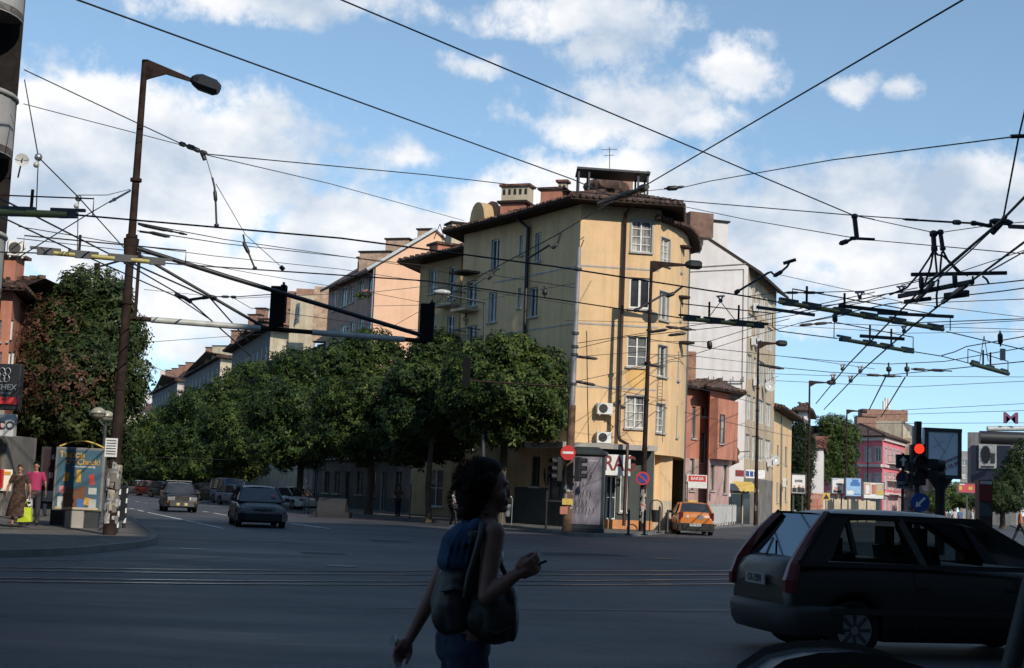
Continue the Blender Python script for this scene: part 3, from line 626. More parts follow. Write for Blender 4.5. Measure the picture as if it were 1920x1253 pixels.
def dish(px,py,Y,r,lab,to=(.3,-1,.3)):
    w=W(px,py,Y); t=thing('satellite_dish',lab,'satellite dish',w); n=Vector(to).normalized(); x=n.orthogonal().normalized(); y=n.cross(x); mb=MB(); vs=[w]; 
    for k,(rr,dd) in enumerate(((.5,.03),(1,.12))):
        for j in range(16): a=2*pi*j/16; vs.append(w+n*dd*r*2+(x*cos(a)+y*sin(a))*r*rr)
    mb.add(vs,[(0,1+j,1+(j+1)%16) for j in range(16)]+[(1+j,17+j,17+(j+1)%16,1+(j+1)%16) for j in range(16)],CURT,True); mb.build('dish',t)
    mb=MB(); mb.tube([w-n*.5-Vector((0,0,.25)),w,w+n*r*.9],.02,DGR,6); mb.build('arm',t); return t
dish(41,301,34.6,.17,'round satellite dish on the edge of the dark left building',(.5,-1,.2))
# ---- red house right of the yellow building
RA=P2(1288,760,89.5); RB=P2(1327,770,91.3); RC=P2(1331,770,89.8); RD=P2(1370,772,92.5); zR=W(1300,730,89.5).z
rpoly=[RA,RB,RC,RD,RD+Vector((.2,5)),RA+Vector((.3,7))]
fa=Fac(RA,RB); fc=Fac(RC,RD); zmid=W(1330,862,91).z
wa=[fa.rect(*r) for r in ((1297,762,1305,822),(1316,764,1323,783),(1314,812,1322,868),(1293,860,1302,920))]; wcx=[fc.rect(*r) for r in ((1349,777,1356,832),(1356,872,1363,925),(1332,872,1340,920))]
root,fs=block('red_house','old two-storey salmon red house with sagging tiled roof','house',rpoly,zR,{'d':REDP},{0:wa,2:wcx},bands={0:[(1.3,CREAM),(zmid,PNK2)],1:[(1.3,CREAM),(zmid,PNK2)],2:[(1.3,CREAM),(zmid,PNK2)]},style={0:dict(cols=1,rows=1,fr=BFR,pane=CURT),2:dict(cols=1,rows=1,fr=BFR,pane=CURT)})
roof(root,rpoly,zR,.95,2.6,1.0); chimney(root,W(1290,690,91.5),.85,.8,zR,W(1289,660,91.5).z,BRK,rz=.1,cap=False)
mb=MB(); 
for (u0,u1,f) in ((0.05,fc.L-.05,fc),): fbox(mb,f,u0,u1,zmid+.02,zR-.5,.004,.55,REDP)
mb.build('oriel',root); oi=Fac(fc.pt(0,0,.55).xy,fc.pt(fc.L,0,.55).xy); window(root,oi,oi.rect(1349,777,1357,832),depth=-.01,cols=1,rows=2,fr=BFR,pane=CURT)
pipe(root,fa,[((1325,768),.1),((1327,940),.1)],.06,DGR)
acunit(fa,1310,880,.1,.1,'tiny box') if 0 else None
# low sign on the red house
t=MB(); w=W(1307,903,86.5); t.box((w.x,w.y,w.z),(1.2,.06,.8),WHT); bd=tag(t.build('house_sign'),'small red and white notice board in front of the salmon house','sign'); t=MB(); t.box((w.x,w.y-.035,w.z+.17),(1.05,.02,.35),REDS); t.build('red_panel',bd); text('BAKSA',bd,(w.x,w.y-.05,w.z+.17),(1,0,0),.26,WHT)
# ---- white gable building
GA=P2(1140,500,97.5); GB=P2(1403,497,101); GC=P2(1456,548,112.8); zg=W(1403,500,101).z
fw_=Fac(GA,GB); fwr=Fac(GB,GC)
rows=[(545,572),(0,0)]; ws=[]
tops=[575,650,725,803]; 
zrows=[fwr.hit(1404+2,y)[1] for y in (608,686,762,836)]; 
for i,zc in enumerate([zg-1.9]+[z for z in zrows if z<zg-3.2]):
    for (a_,b_) in ((.4,2.2),(2.9,4.0),(5.0,7.4),(8.2,10.6)): 
        sc_=fwr.L/12.; ws.append([a_*sc_,zc-.95,b_*sc_,zc+.8,dict(pane=random.choice([GLASS,CURT,BLIND,CURT]),cols=(1 if b_-a_<1.5 else 3))])
root=thing('apartment_building','white gable building with beige street front full of windows','building',(GB.x,GB.y,0))
mb=MB(); wall(mb,fwr,0,zg,ws,BEIGE,bands=[(3.4,DKGW)]); pkW=fw_.hit(1310,436)
pl=[(0,0),(fw_.L,0),(fw_.L,zg),pkW,(0,pkW[1]-5.5)]
mb.add([fw_.pt(u,z) for u,z in pl],[tuple(range(5))],WHITE); GD=GC+Vector((-20,6)); GE=GA+Vector((3,14)); wall(mb,Fac(GC,GD),0,zg,[],WHITE); mb.build('wall',root)
for w in ws: window(root,fwr,w,rows=1,sill=False,**w[-1])
bk=V3(GC-GB,0); r0=fw_.pt(fw_.L+1.0,zg-.25,.05); r1=fw_.pt(pkW[0],pkW[1]+.12,.05); r2=fw_.pt(-.2,pkW[1]-5.4,.05); mb=MB()
for (p,q) in ((r0,r1),(r1,r2)): mb.add([p,q,q+bk*1.05,p+bk*1.05]+[x-Vector((0,0,.22)) for x in (p,q,q+bk*1.05,p+bk*1.05)],[(0,1,2,3),(4,5,6,7),(0,1,5,4),(2,3,7,6),(0,3,7,4)],SOFF)
mb.build('roof',root)
mb=MB(); u,z=fw_.hit(1398,497); 
for (a_,b_) in (((1290,506),(1394,502)),): mb.bar(fw_.pt(*fw_.hit(1200,508),.03),fw_.pt(*fw_.hit(1398,495),.03),.10,.06,GREYW); mb.bar(fw_.pt(*fw_.hit(1200,514),.03),fw_.pt(*fw_.hit(1394,505),.03),.07,.05,GREYW); mb.bar(fw_.pt(*fw_.hit(1394,505),.03),fw_.pt(*fw_.hit(1391,735),.03),.07,.06,GREYW)
mb.build('panel_moulding',root)
for (p0,p1,y0,y1,yb) in ((1321,1368,414,490,497),(1369,1383,433,500,520),(1384,1390,452,500,520)):
    a_=fw_.hit(p0,y1)[0]; b_=fw_.hit(p1,y1)[0]; ztop=fw_.hit((p0+p1)/2,y0)[1]; zb_=fw_.hit((p0+p1)/2,yb)[1]; mb=MB(); fbox(mb,fw_,a_,b_,zb_,ztop,-1.6 if p0<1360 else -4,-.35 if p0<1360 else -3,WHITE); o=mb.build('chimney',root); mb=MB(); fbox(mb,fw_,a_-.1,b_+.1,ztop,ztop+.12,-1.8 if p0<1360 else -4.2,-.2 if p0<1360 else -2.9,SOFF); mb.build('chimney_cap',o)
w=W(1300,420,97); mb=MB(); a_=fw_.hit(1278,420)[0]; b_=fw_.hit(1321,420)[0]; fbox(mb,fw_,a_,b_,fw_.hit(1300,450)[1],fw_.hit(1300,405)[1],.3,1.4,brick('dark weathered brick',(.20,.10,.07),(.14,.07,.05),(.2,.17,.14))); mb.build('chimney',root)
# wire-holder rail with studs on the gable
mb=MB(); mb.bar(fw_.pt(*fw_.hit(1300,714),.25),fw_.pt(*fw_.hit(1392,716),.25),.07,.07,DGR)
for px in (1325,1335,1351,1371,1390): a_=fw_.hit(px,716); mb.bar(fw_.pt(a_[0],a_[1],.25),fw_.pt(a_[0],a_[1]+.35,.25),.05,.05,DGR)
mb.build('cable_bracket',root)
for k,(px,py,l) in enumerate(((1412,577,'air conditioner under the top row of windows of the white gable building'),(1408,640,'left air conditioner of the pair on the beige street front'),(1416,643,'right air conditioner of the pair on the beige street front'),(1412,716,'air conditioner on the beige front left of the lamp post'),(1438,868,'lowest air conditioner on the beige front, above the shop'))): acunit(fwr,px,py,.8,.6,l)
dish(1449,708,108,.5,'dark satellite dish seen edge-on at the corner of the beige front',(1,-.4,.2)); dish(1443,725,107,.42,'pale satellite dish below the dark one on the beige front',(.2,-1,.3)); dish(1452,863,112,.42,'satellite dish low on the narrow yellow building')
# shops at its foot
mb=MB(); a_=fwr.hit(1404,885)[0]; z1_=fwr.hit(1415,878)[1]; z0_=fwr.hit(1415,893)[1]; 
fsgn=Fac(fw_.pt(fw_.hit(1360,880)[0],0,1.5).xy,fw_.pt(fw_.L,0,1.5).xy)
mb=MB(); fbox(mb,fsgn,0,fsgn.L*.42,fsgn.hit(1370,893)[1],fsgn.hit(1370,881)[1],0,.1,DRED); tag(mb.build('shop_sign'),'dark red shop fascia at the foot of the white gable','sign')
sb=MB(); fbox(sb,fsgn,fsgn.L*.5,fsgn.L+.8,fsgn.hit(1390,896)[1],fsgn.hit(1390,880)[1],0,.12,WHT); so=tag(sb.build('shop_sign'),'white shop sign with blue squares above the yellow awning','sign')
for k in range(3):
    sb=MB(); fbox(sb,fsgn,fsgn.L*.52+k*.32,fsgn.L*.52+k*.32+.24,fsgn.hit(1390,893)[1],fsgn.hit(1390,883)[1],.125,.14,BLUES); sb.build('blue_square',so)
AW=paint('yellow awning cloth',(.50,.36,.10),.8,0,.2); mb=MB(); u0=fsgn.hit(1372,910)[0]; u1=fsgn.hit(1408,910)[0]; zt_=fsgn.hit(1385,903)[1]; zb_=fsgn.hit(1385,920)[1]
n=9; vs=[];
for k in range(n+1):
    u=u0+(u1-u0)*k/n; vs+=[fsgn.pt(u,zt_,.1),fsgn.pt(u,zb_+.12,1.1),fsgn.pt(u,zb_-(.08 if k%2 else 0),1.12)]
mb.add(vs,[(3*k+q,3*k+3+q,3*k+4+q,3*k+1+q) for k in range(n) for q in (0,1)],AW); tag(mb.build('awning'),'scalloped yellow awning over the shop under the white building','awning')
mb=MB(); fbox(mb,fsgn,0,fsgn.L,.1,2.2,-.6,-.5,GLASS); fbox(mb,fsgn,fsgn.L*.55,fsgn.L*.6,.1,2.6,-.5,-.4,CREAM); fbox(mb,fsgn,-.1,fsgn.L,2.21,2.4,-.5,0.,DKGW); tag(mb.build('corner_shop'),'dark glazed shop front behind the railing under the white building','shop')
# carved wooden sign
w=W(1374,853,96); mb=MB(); mb.prism([(-.35,.5),(.3,.55),(.5,.2),(.35,-.1),(.45,-.5),(-.1,-.75),(-.5,-.6),(-.4,0)],(0,.12,0),paint('carved brown wood',(.10,.06,.035),.7),org=w); mb.prism([(-.1,.55),(.25,.55),(.3,.8),(0,.85)],(0,.1,0),AW,org=w); mb.tube([w+Vector((.4,.06,.2)),w+Vector((1.2,.3,.3))],.03,BLK); tag(mb.build('hanging_sign'),'carved brown hanging sign with a yellow crest','sign')
# ---- narrow yellow building and beyond
YA=P2(1450,766,113.5); YC=P2(1485,780,128); zy=W(1450,768,113.5).z; fy=Fac(YA,YC)
root,fs=block('apartment_building','narrow yellow building with tall slit windows beyond the beige front','building',[YA,YC,YC+Vector((-14,5)),YA+Vector((-14,4))],zy,{'d':YEL2,0:YEL},{0:[fy.rect(1457,835,1460,870),fy.rect(1472,838,1475,872),fy.rect(1456,905,1459,942),fy.rect(1472,903,1475,940)]},style={0:dict(cols=1,rows=1,pane=GLASS,fr=BFR,fw=.03)})
roof(root,[YA,YC,YC+Vector((-14,5)),YA+Vector((-14,4))],zy,1.0,4,1.5); pipe(root,fy,[((1464,780),.1),((1462,955),.1)],.07,ALU); acunit(fy,1466,905,.9,.7,'air conditioner on the narrow yellow building between slit windows')
mb=MB(); w=W(1512,800,150); root,fs=block('apartment_building','narrow white house showing above the ivy','building',[P2(1496,800,150),P2(1513,800,150),P2(1520,800,162),P2(1496,800,162)],W(1505,772,150).z,{'d':WHITE},{0:[Fac(P2(1496,800,150),P2(1513,800,150)).rect(1498,780,1507,798)]},style={0:dict(cols=2,rows=1)}); roof(root,[P2(1496,800,150),P2(1513,800,150),P2(1520,800,162),P2(1496,800,162)],W(1505,772,150).z,.6,1,1.0)
root,fs=block('white_wall','plain tall white boundary wall with brick top behind the lamp post','wall',[P2(1521,900,165),P2(1543,900,165),P2(1545,900,180),P2(1521,900,180)],W(1530,842,165).z,{'d':WHITE},bands={0:[(W(1530,936,165).z,BRK)]})
roof(root,[P2(1521,900,165),P2(1543,900,165),P2(1545,900,180),P2(1521,900,180)],W(1530,842,165).z,.3,2,1.6,TILER)
# ---- pink building
PA=P2(1555,820,205); PBp=P2(1655,820,196); PCc=P2(1697,830,212); zP=W(1655,820,196).z
f1=Fac(PA,PBp); f2=Fac(PBp,PCc)
w_a=[]; 
for zc in (zP-2.4,zP-6.0,zP-9.4): 
    for px in (1562,1580,1604,1628,1646): 
        u=f1.hit(px,860)[0]; w_a.append([u-.5,zc-.95,u+.5,zc+.9])
w_b=gridw(f2,5,(zP-2.4,zP-6.,zP-9.4),1.5,2.1,1.)
root,fs=block('apartment_building','raspberry pink building with white window trim and balconies','building',[PA,PBp,PCc,PCc+Vector((-20,12)),PA+Vector((-2,16))],zP,{'d':HOTP},{0:w_a,1:w_b},style={0:dict(cols=2,rows=2,surr=.22,fw=.08),1:dict(cols=2,rows=2,surr=.3,fw=.1)})
mb=MB()
for zc,t in ((zP-.2,.25),(zP-3.9,.2),(zP-7.7,.2)): fbox(mb,f1,0,f1.L,zc-t,zc+t,-.01,.3,TRIM); fbox(mb,f2,.31,f2.L,zc-t,zc+t,-.01,.29,TRIM)
mb.build('cornice',root); roof(root,[PA,PBp,PCc,PCc+Vector((-20,12)),PA+Vector((-2,16))],zP+.06,.6,5,2.3)
for py in (868,900,925): 
    o=balcony(root,f2,1663,1682,py,1.0,1.0,TRIM)
# ---- roofscape behind the pink building
root,fs=block('apartment_building','grey plastered house with flat brick top above the pink building','building',[P2(1618,780,235),P2(1690,780,232),P2(1720,800,250),P2(1618,780,255)],W(1655,790,235).z,{'d':DKGW,0:CREAM},{1:gridw(Fac(P2(1690,780,232),P2(1720,800,250)),3,(14,10,6),1.6,2)})
chimney(root,W(1655,780,236),7.5,3,W(1655,790,236).z,W(1655,769,236).z,BRK,cap=False); chimney(root,W(1622,800,225),3,2,W(1622,815,225).z,W(1622,783,225).z,BRK,cap=True)
mb=MB()
for px,y0 in ((1661,746),(1666,748),(1657,752)): w=W(px,772,236); mb.tube([w,W(px,y0,236)],.22,WHT,6)
tag(mb.build('antenna_mast'),'cluster of white phone antennas on the brick roof above the pink building','antenna')
root,fs=block('apartment_building','cream house with balconies between pink building and billboard','building',[P2(1690,850,218),P2(1745,850,216),P2(1752,850,240),P2(1690,850,240)],W(1710,822,218).z,{'d':BEIGE},{0:gridw(Fac(P2(1690,850,218),P2(1745,850,216)),4,(2.5,5.6,8.7),1.4,2)},style={0:dict(cols=2,rows=1)})
slab(root,1690,1716,790,860,234,CREAM,6,yb=830)
root,fs=block('tower_block','pale grey tower block far right behind the billboard','building',[P2(1800,850,330),P2(1817,850,330),P2(1817,850,350),P2(1800,850,350)],W(1808,846,330).z,{'d':GREYW},{0:gridw(Fac(P2(1800,850,330),P2(1817,850,330)),1,(4,7,10,13),1.2,1.3,.3)})
root,fs=block('office_building','grey office block carrying a dark screen wall','building',[P2(1814,850,200),P2(1905,850,196),P2(1915,850,225),P2(1815,850,230)],W(1850,812,200).z,{'d':GREYW},{})
fo=fs[0]; mb=MB(); fbox(mb,fo,fo.hit(1823,850)[0],fo.hit(1896,850)[0],fo.hit(1850,905)[1],fo.hit(1850,836)[1],.0,.6,paint('dark blue screen wall',(.02,.025,.045),.5)); mb.build('dark_facade',root)
bb=MB(); fbox(bb,fo,fo.hit(1839,850)[0],fo.hit(1871,850)[0],fo.hit(1855,879)[1],fo.hit(1855,832)[1],.62,.8,CURT); bo=tag(bb.build('wall_poster'),'white poster with a round dark seal on the dark office wall','poster')
bb=MB(); c=fo.pt(*fo.hit(1852,853),.82); n=Vector((fo.n.x,fo.n.y,0)); 
arcp=[((1+.12*(k%2))*.62*cos(k*pi/14),(1+.12*(k%2))*1.15*sin(k*pi/14)) for k in range(28)]; bb.prism(arcp,n*.06,BLK,org=c,ux=V3(fo.u,0)); bb.build('seal',bo)
bb=MB(); u,z=fo.hit(1865,860); fbox(bb,fo,u-.3,u+.3,z-.7,z+.7,.81,.84,DGR); u,z=fo.hit(1855,876); fbox(bb,fo,u-.9,u+.9,z-.12,z+.12,.81,.84,DGR); bb.build('print',bo)
w=W(1893,800,190); mb=MB(); mb.tube([(w.x-4,w.y,w.z-1.6),(w.x+3,w.y-1,w.z-1.6)],.9,BLK,10); mb.tube([(w.x-3,w.y,w.z-.4),(w.x+4,w.y,w.z-.1)],.35,PALET,8); cs=tag(mb.build('canopy_sign'),'rooftop canopy with a purple letter M on the office building','sign'); text('M',cs,(w.x-.2,w.y-1,w.z+1.0),(1,0,0),2.1,paint('purple neon tube',(.10,.02,.07),.4),sx=1.4)
# ---- unseen blocks behind the camera, split and heightened to shade the junction
def backblock(bq,HB,lab):
    root,fs=block('apartment_building',lab,'building',bq,HB,{'d':GREYW}); 
    mb=MB(); f=fs[0]
    for w in gridw(f,int(f.L/3.2),[4.5+3*k for k in range(int(HB/3)-1)],1.3,1.6): fbox(mb,f,w[0],w[2],w[1],w[3],.0,.03,GLASS)
    mb.build('glazing',root)
backblock([Vector((70,36)),Vector((27.6,8.4)),Vector((36,-16)),Vector((90,16))],35.5,'unseen grey apartment block shading the junction from behind the viewer, far right')
backblock([Vector((27.5,8.3)),Vector((17,1.5)),Vector((24,-22)),Vector((35.9,-16))],41.,'tallest unseen grey apartment block shading the road from behind the viewer, right of centre')
backblock([Vector((16.9,1.4)),Vector((4,-6)),Vector((-8,-14)),Vector((-2,-34)),Vector((23.8,-22))],27.5,'unseen grey apartment block shading the junction from directly behind the viewer')
backblock([Vector((-8.1,-14.1)),Vector((-46,-38)),Vector((-34,-60)),Vector((-2.1,-34))],24.,'unseen grey apartment block shading the junction from behind the viewer on the left')
# repaired asphalt patches, tyre-polished lanes and iron covers
PT1=paint('fresh asphalt patch',(.044,.045,.049),.8,0,.3,8); PT2=paint('worn pale asphalt',(.085,.083,.080),.85,0,.4,1.6)
mb=MB()
for (x0,y0,x1,y1,m) in ((1010,1036,1160,1044,PT1),(560,1035,640,1041,PT1),(690,1012,760,1018,PT1)):
    g=[gx(x0,y0),gx(x1,y0+3),gx(x1+18,y1),gx(x0+12,y1-2)]; mb.add([(p[0],p[1],.004) for p in g],[(0,1,2,3)],m)
o=mb.build('road_patch'); o['kind']='structure'
for k,(px,py) in enumerate(((640,1062),(1240,1048),(360,1030))):
    p=G(px,py); mb=MB(); mb.tube([(p.x,p.y,.003),(p.x,p.y,.012)],.33,DGR,20); tag(mb.build('manhole_cover'),['round iron manhole cover in the road left of the walking woman','round iron manhole cover in the road right of the walking woman','round iron manhole cover near the left pavement corner'][k],'manhole cover')
# =============== TREES ===============
def rvec(n): v=rng.normal(size=(n,3)); return v/np.linalg.norm(v,axis=1)[:,None]
def leaves(lobes,n,size,mat,name,parent,up=.35,base=None,drop=.25):
    """palmate leaf clusters (5 leaflets) spread through ellipsoid lobes"""
    n=int(n*2.0); L=[np.array(l,float) for l in lobes]; vol=np.array([(l[3]*l[4]*l[5])**.72 for l in L]); pr=vol/vol.sum(); idx=rng.choice(len(L),size=n,p=pr); A=np.array(L)[idx]
    d=rvec(n); rad=1-rng.power(2.0,n)*0; rad=.90*rng.uniform(.35,1,n)**.55*(1+.13*np.sin(9*d[:,0]+4*d[:,2]+idx*2.1)+.07*np.sin(17*d[:,2]-6*d[:,0]+idx)+rng.normal(0,.045,n))
    C=A[:,:3]+d*A[:,3:6]*rad[:,None]
    nrm=d*1.0+np.array([0,0,up])+rng.normal(0,.45,(n,3)); nrm/=np.linalg.norm(nrm,axis=1)[:,None]
    t=np.cross(nrm,rvec(n)); t/=np.linalg.norm(t,axis=1)[:,None]; b=np.cross(nrm,t)
    s=size*.66*rng.uniform(.6,1.25,n); V=[];k=3
    for j in range(k):
        a=2*pi*j/k*.8-.9; dir_=t*cos(a)+b*sin(a); per=-t*sin(a)+b*cos(a); dr=-nrm*drop
        p0=C; p1=C+(dir_*.55+per*.26+dr*.2)*s[:,None]; p2=C+(dir_*1.0+dr)*s[:,None]; p3=C+(dir_*.55-per*.26+dr*.2)*s[:,None]
        V.append(np.stack([p0,p1,p2,p3],1))
    V=np.stack(V,1).reshape(-1,3)   # n,k,4,3
    # weld centre per cluster: keep island per cluster by sharing centre vertex
    nv=n*k*4; Fi=np.arange(nv).reshape(n,k,4); Fi[:,:,0]=Fi[:,0:1,0]; 
    me=bpy.data.meshes.new(name); fa=Fi.reshape(-1,4)
    q=Vector((0,0,0)); r=parent
    while r is not None: q+=r.location; r=r.parent
    V=V-np.array(q)
    me.vertices.add(nv); me.vertices.foreach_set('co',V.astype(np.float32).ravel()); me.loops.add(fa.size); me.loops.foreach_set('vertex_index',fa.astype(np.int32).ravel())
    me.polygons.add(len(fa)); me.polygons.foreach_set('loop_start',np.arange(0,fa.size,4,dtype=np.int32)); me.polygons.foreach_set('loop_total',np.full(len(fa),4,dtype=np.int32)); me.update(); me.validate()
    me.materials.append(mat); o=bpy.data.objects.new(name,me); COL.objects.link(o); o.parent=parent; return o
def tree(lab,base,trunk_h,r0,lobes,n,size=.34,mat=None,group=None,extra=None,lean=(0,0)):
    t=thing('chestnut_tree',lab,'tree',base,group); b=Vector(base); mb=MB(); top=b+Vector((lean[0],lean[1],trunk_h))
    pts=[b+Vector((0,0,-.1)),b+Vector((0,0,.3)),b.lerp(top,.4)+Vector((random.uniform(-.1,.1),0,0)),b.lerp(top,.75)+Vector((random.uniform(-.1,.1),0,0)),top]
    mb.tube(pts,[r0*1.35,r0,r0*.9,r0*.8,r0*.75],BARK,10)
    for l in lobes:
        e=Vector(l[:3]); m=top.lerp(e,.5)+Vector((random.uniform(-.3,.3),random.uniform(-.3,.3),random.uniform(-.1,.5)))
        mb.tube([top-Vector((0,0,.3)),m,e],[r0*.55,r0*.35,r0*.12],BARK,6)
        for _ in range(3):
            d=Vector(rng.normal(size=3)).normalized(); mb.tube([m,e+Vector((d.x*l[3],d.y*l[4],d.z*l[5]))*.7],[r0*.2,.02],BARK,5)
    mb.build('trunk',t); leaves(lobes,n,size,mat or LEAF,'crown',t)
    if extra: leaves(extra[0],extra[1],size,extra[2],'rusty_leaves',t)
    return t
def lobe(px,py,Y,rx,rz,ry=None): w=W(px,py,Y); return (w.x,w.y,w.z,rx,ry or rx,rz)
def lobes_px(ls): return [lobe(*l) for l in ls]
def gtree(lab,px,py,Yg,th,r0,ls,n,**k):
    b=W(px,py,Yg); b.z=.13; return tree(lab,b,th,r0,lobes_px(ls),n,**k)
TG='chestnut trees lining the left street'
# (px,py,Y,rx,rz)
gtree('round chestnut tree before the yellow building, rightmost of its row',938,985,66,4.3,.22,[(945,665,65,1.9,1.2),(900,690,65,1.8,1.3),(1000,690,65,1.7,1.3),(1035,735,65,1.0,1.3),(960,740,64,2.6,1.4),(880,745,65,1.6,1.3),(1005,785,65,1.7,1.2),(950,800,65,1.9,1.1),(900,800,66,1.3,1.0),(858,700,67,1.0,1.3)],6500,size=.33,group=TG)
gtree('pale-trunked chestnut tree left of the round one, before the ochre house',803,975,69,3.9,.16,[(800,660,72,1.2,1.2),(840,690,72,1.6,1.5),(790,720,71,2.2,1.5),(850,760,70,1.8,1.5),(780,790,70,2.1,1.5),(830,650,74,1.1,1.0),(835,830,71,1.6,1.1),(770,845,71,1.6,.9)],5500,group=TG)
gtree('large dark chestnut tree in front of the peach gable wall',690,968,78,4.2,.22,[(690,650,80,2.0,1.3),(650,680,80,2.2,1.6),(730,690,80,2.3,1.7),(700,750,78,3.4,2.0),(640,760,79,2.3,1.8),(755,760,77,1.8,1.8),(690,820,78,3.2,1.6),(620,820,79,2.0,1.4)],7000,group=TG)
gtree('chestnut tree of the row beneath the grey and brick houses',560,955,94,4.2,.22,[(555, 686, 97, 2.4, 1.4), (590, 706, 96, 2.0, 1.5), (520, 721, 97, 2.4, 1.5), (560, 766, 94, 3.6, 2.2), (500, 776, 95, 2.2, 1.8), (600, 796, 92, 2.2, 2.0), (545, 836, 94, 3.6, 1.8), (480, 696, 100, 1.6, 0.9)],6500,size=.38,group=TG)
gtree('chestnut tree of the row in front of the long grey house',450,945,118,4.2,.22,[(455,710,120,2.2,1.4),(430,740,120,2.6,1.9),(480,750,118,2.8,1.9),(445,790,117,3.4,2.2),(410,800,120,2.4,1.9),(480,830,115,3.2,2.0),(425,850,118,3.2,1.8)],6000,size=.42,group=TG)
gtree('chestnut tree of the row below the cream house with chimneys',365,935,150,4.2,.25,[(370, 754, 150, 3.4, 1.8), (340, 779, 152, 3.0, 2.2), (395, 774, 148, 2.8, 2.2), (365, 824, 150, 4.5, 2.6), (325, 834, 150, 3.0, 2.4), (395, 864, 146, 3.4, 2.4), (345, 879, 150, 4.0, 2.0)],5500,size=.5,group=TG)
gtree('farthest bright green chestnut tree of the row beside the far pale house',290,928,190,4.2,.25,[(300, 796, 190, 4.0, 2.6), (270, 821, 190, 3.6, 2.8), (315, 836, 188, 4.0, 3.0), (275, 871, 190, 4.4, 2.6), (245, 856, 195, 3.2, 3.0), (250, 891, 195, 3.2, 1.8), (320, 886, 185, 3.8, 2.2)],5000,size=.6,group=TG)
# dark undergrowth of further crowns closing the street
gtree('dark chestnut tree filling the street end behind the old saloon car',330,925,165,3.6,.2,[(300,890,165,4,1.5),(345,885,160,4,1.6),(400,880,140,3.5,1.4),(440,875,130,3.2,1.6)],3600,size=.5,group=TG)
# big left tree
gtree('big chestnut tree with rusty brown leaf tips left of the tall lamp post',165,945,60,3.6,.3,[(175,545,60,1.6,1.2),(215,560,60,1.1,1.0),(140,535,60,.9,.8),(130,600,60,1.9,1.5),(200,620,60,2.1,1.6),(240,640,60,1.0,1.4),(90,680,60,1.9,1.7),(160,690,58,2.6,1.8),(230,715,59,1.4,1.6),(70,760,60,1.7,1.6),(150,770,58,2.6,1.8),(225,745,60,1.3,1.2),(60,830,60,1.4,1.2),(140,850,60,2.6,1.2),(200,830,60,1.4,1.3)],9500,size=.30,mat=LEAFL,extra=([lobe(95,620,58.8,1.7,1.7),lobe(68,680,58.8,2.0,2.0),lobe(125,720,56.6,2.3,1.7),lobe(52,740,59,1.5,2.2)],650,LEAFR))
gtree('shorter dark tree behind the advertising box under the big chestnut',110,950,66,2.5,.2,[(70,850,66,2.4,1.6),(130,860,66,2.4,1.5),(190,870,68,2.2,1.4),(30,870,66,2,1.2)],3200,size=.32,mat=LEAFL)
# right street
gtree('tall ivy-covered tree beside the narrow yellow building',1503,955,140,8,.3,[(1500,805,140,1.2,1.2),(1495,840,140,1.2,2.6),(1510,860,140,1.3,2.8),(1500,905,140,1.4,2.8),(1515,830,141,.9,1.6),(1498,940,140,1.3,1.2)],4200,size=.28,mat=IVY)
t_=gtree('leafy tree in front of the pink building',1570,950,178,6,.3,[(1560,795,178,2.4,1.5),(1585,815,178,2.4,2.0),(1552,825,178,1.6,2.4),(1595,850,177,1.3,1.9),(1565,850,178,2.6,2.6),(1580,885,178,2.2,1.8),(1550,880,178,2.0,2.0)],4800,size=.38)
gtree('rounded green tree behind the billboard column',1790,955,170,2,.3,[(1785,925,170,2.8,1.6),(1770,935,168,2.4,1.2),(1810,940,165,2.4,1.0),(1760,950,165,2.,.9)],2600,size=.4)
gtree('dark tree below the dark office wall, far right',1880,955,150,3,.3,[(1870,920,150,2.6,1.4),(1900,900,150,2.2,2.4),(1915,860,150,1.4,2.4),(1885,940,148,3,1.4),(1850,945,150,2,.9),(1898,865,150,.9,1.6)],4200,size=.36,mat=IVY)
# =============== STREET FURNITURE ===============
def mastpts(px0,py0,px1,py1,z0=.13,Y=None):
    if Y is None: b=G(px0,py0,z0)
    else: b=W(px0,py0,Y); b.z=z0
    t=W(px1,py1,b.y); return b,t
def octlamp(root,p,dx,L=1.0,ang=0.,k=1.0):
    mb=MB(); M=Matrix.Rotation(ang,3,'Y'); sec=[(0,.07,.08),(.12,.17,.16),(.30,.24,.22),(.78,.25,.21),(.93,.17,.14)]
    vs=[];n=8
    for (x,ry,rz) in sec:
        for j in range(n):
            a=2*pi*(j+.5)/n; vs.append(Vector(p)+M@(Vector((x*L*dx,cos(a)*ry*k,sin(a)*rz*k))))
    fs=[(i*n+j,i*n+(j+1)%n,(i+1)*n+(j+1)%n,(i+1)*n+j) for i in range(len(sec)-1) for j in range(n)]+[tuple(range(n)),tuple(range(4*n,5*n))]
    mb.add(vs,fs,BLK); return mb.build('lamp_head',root)
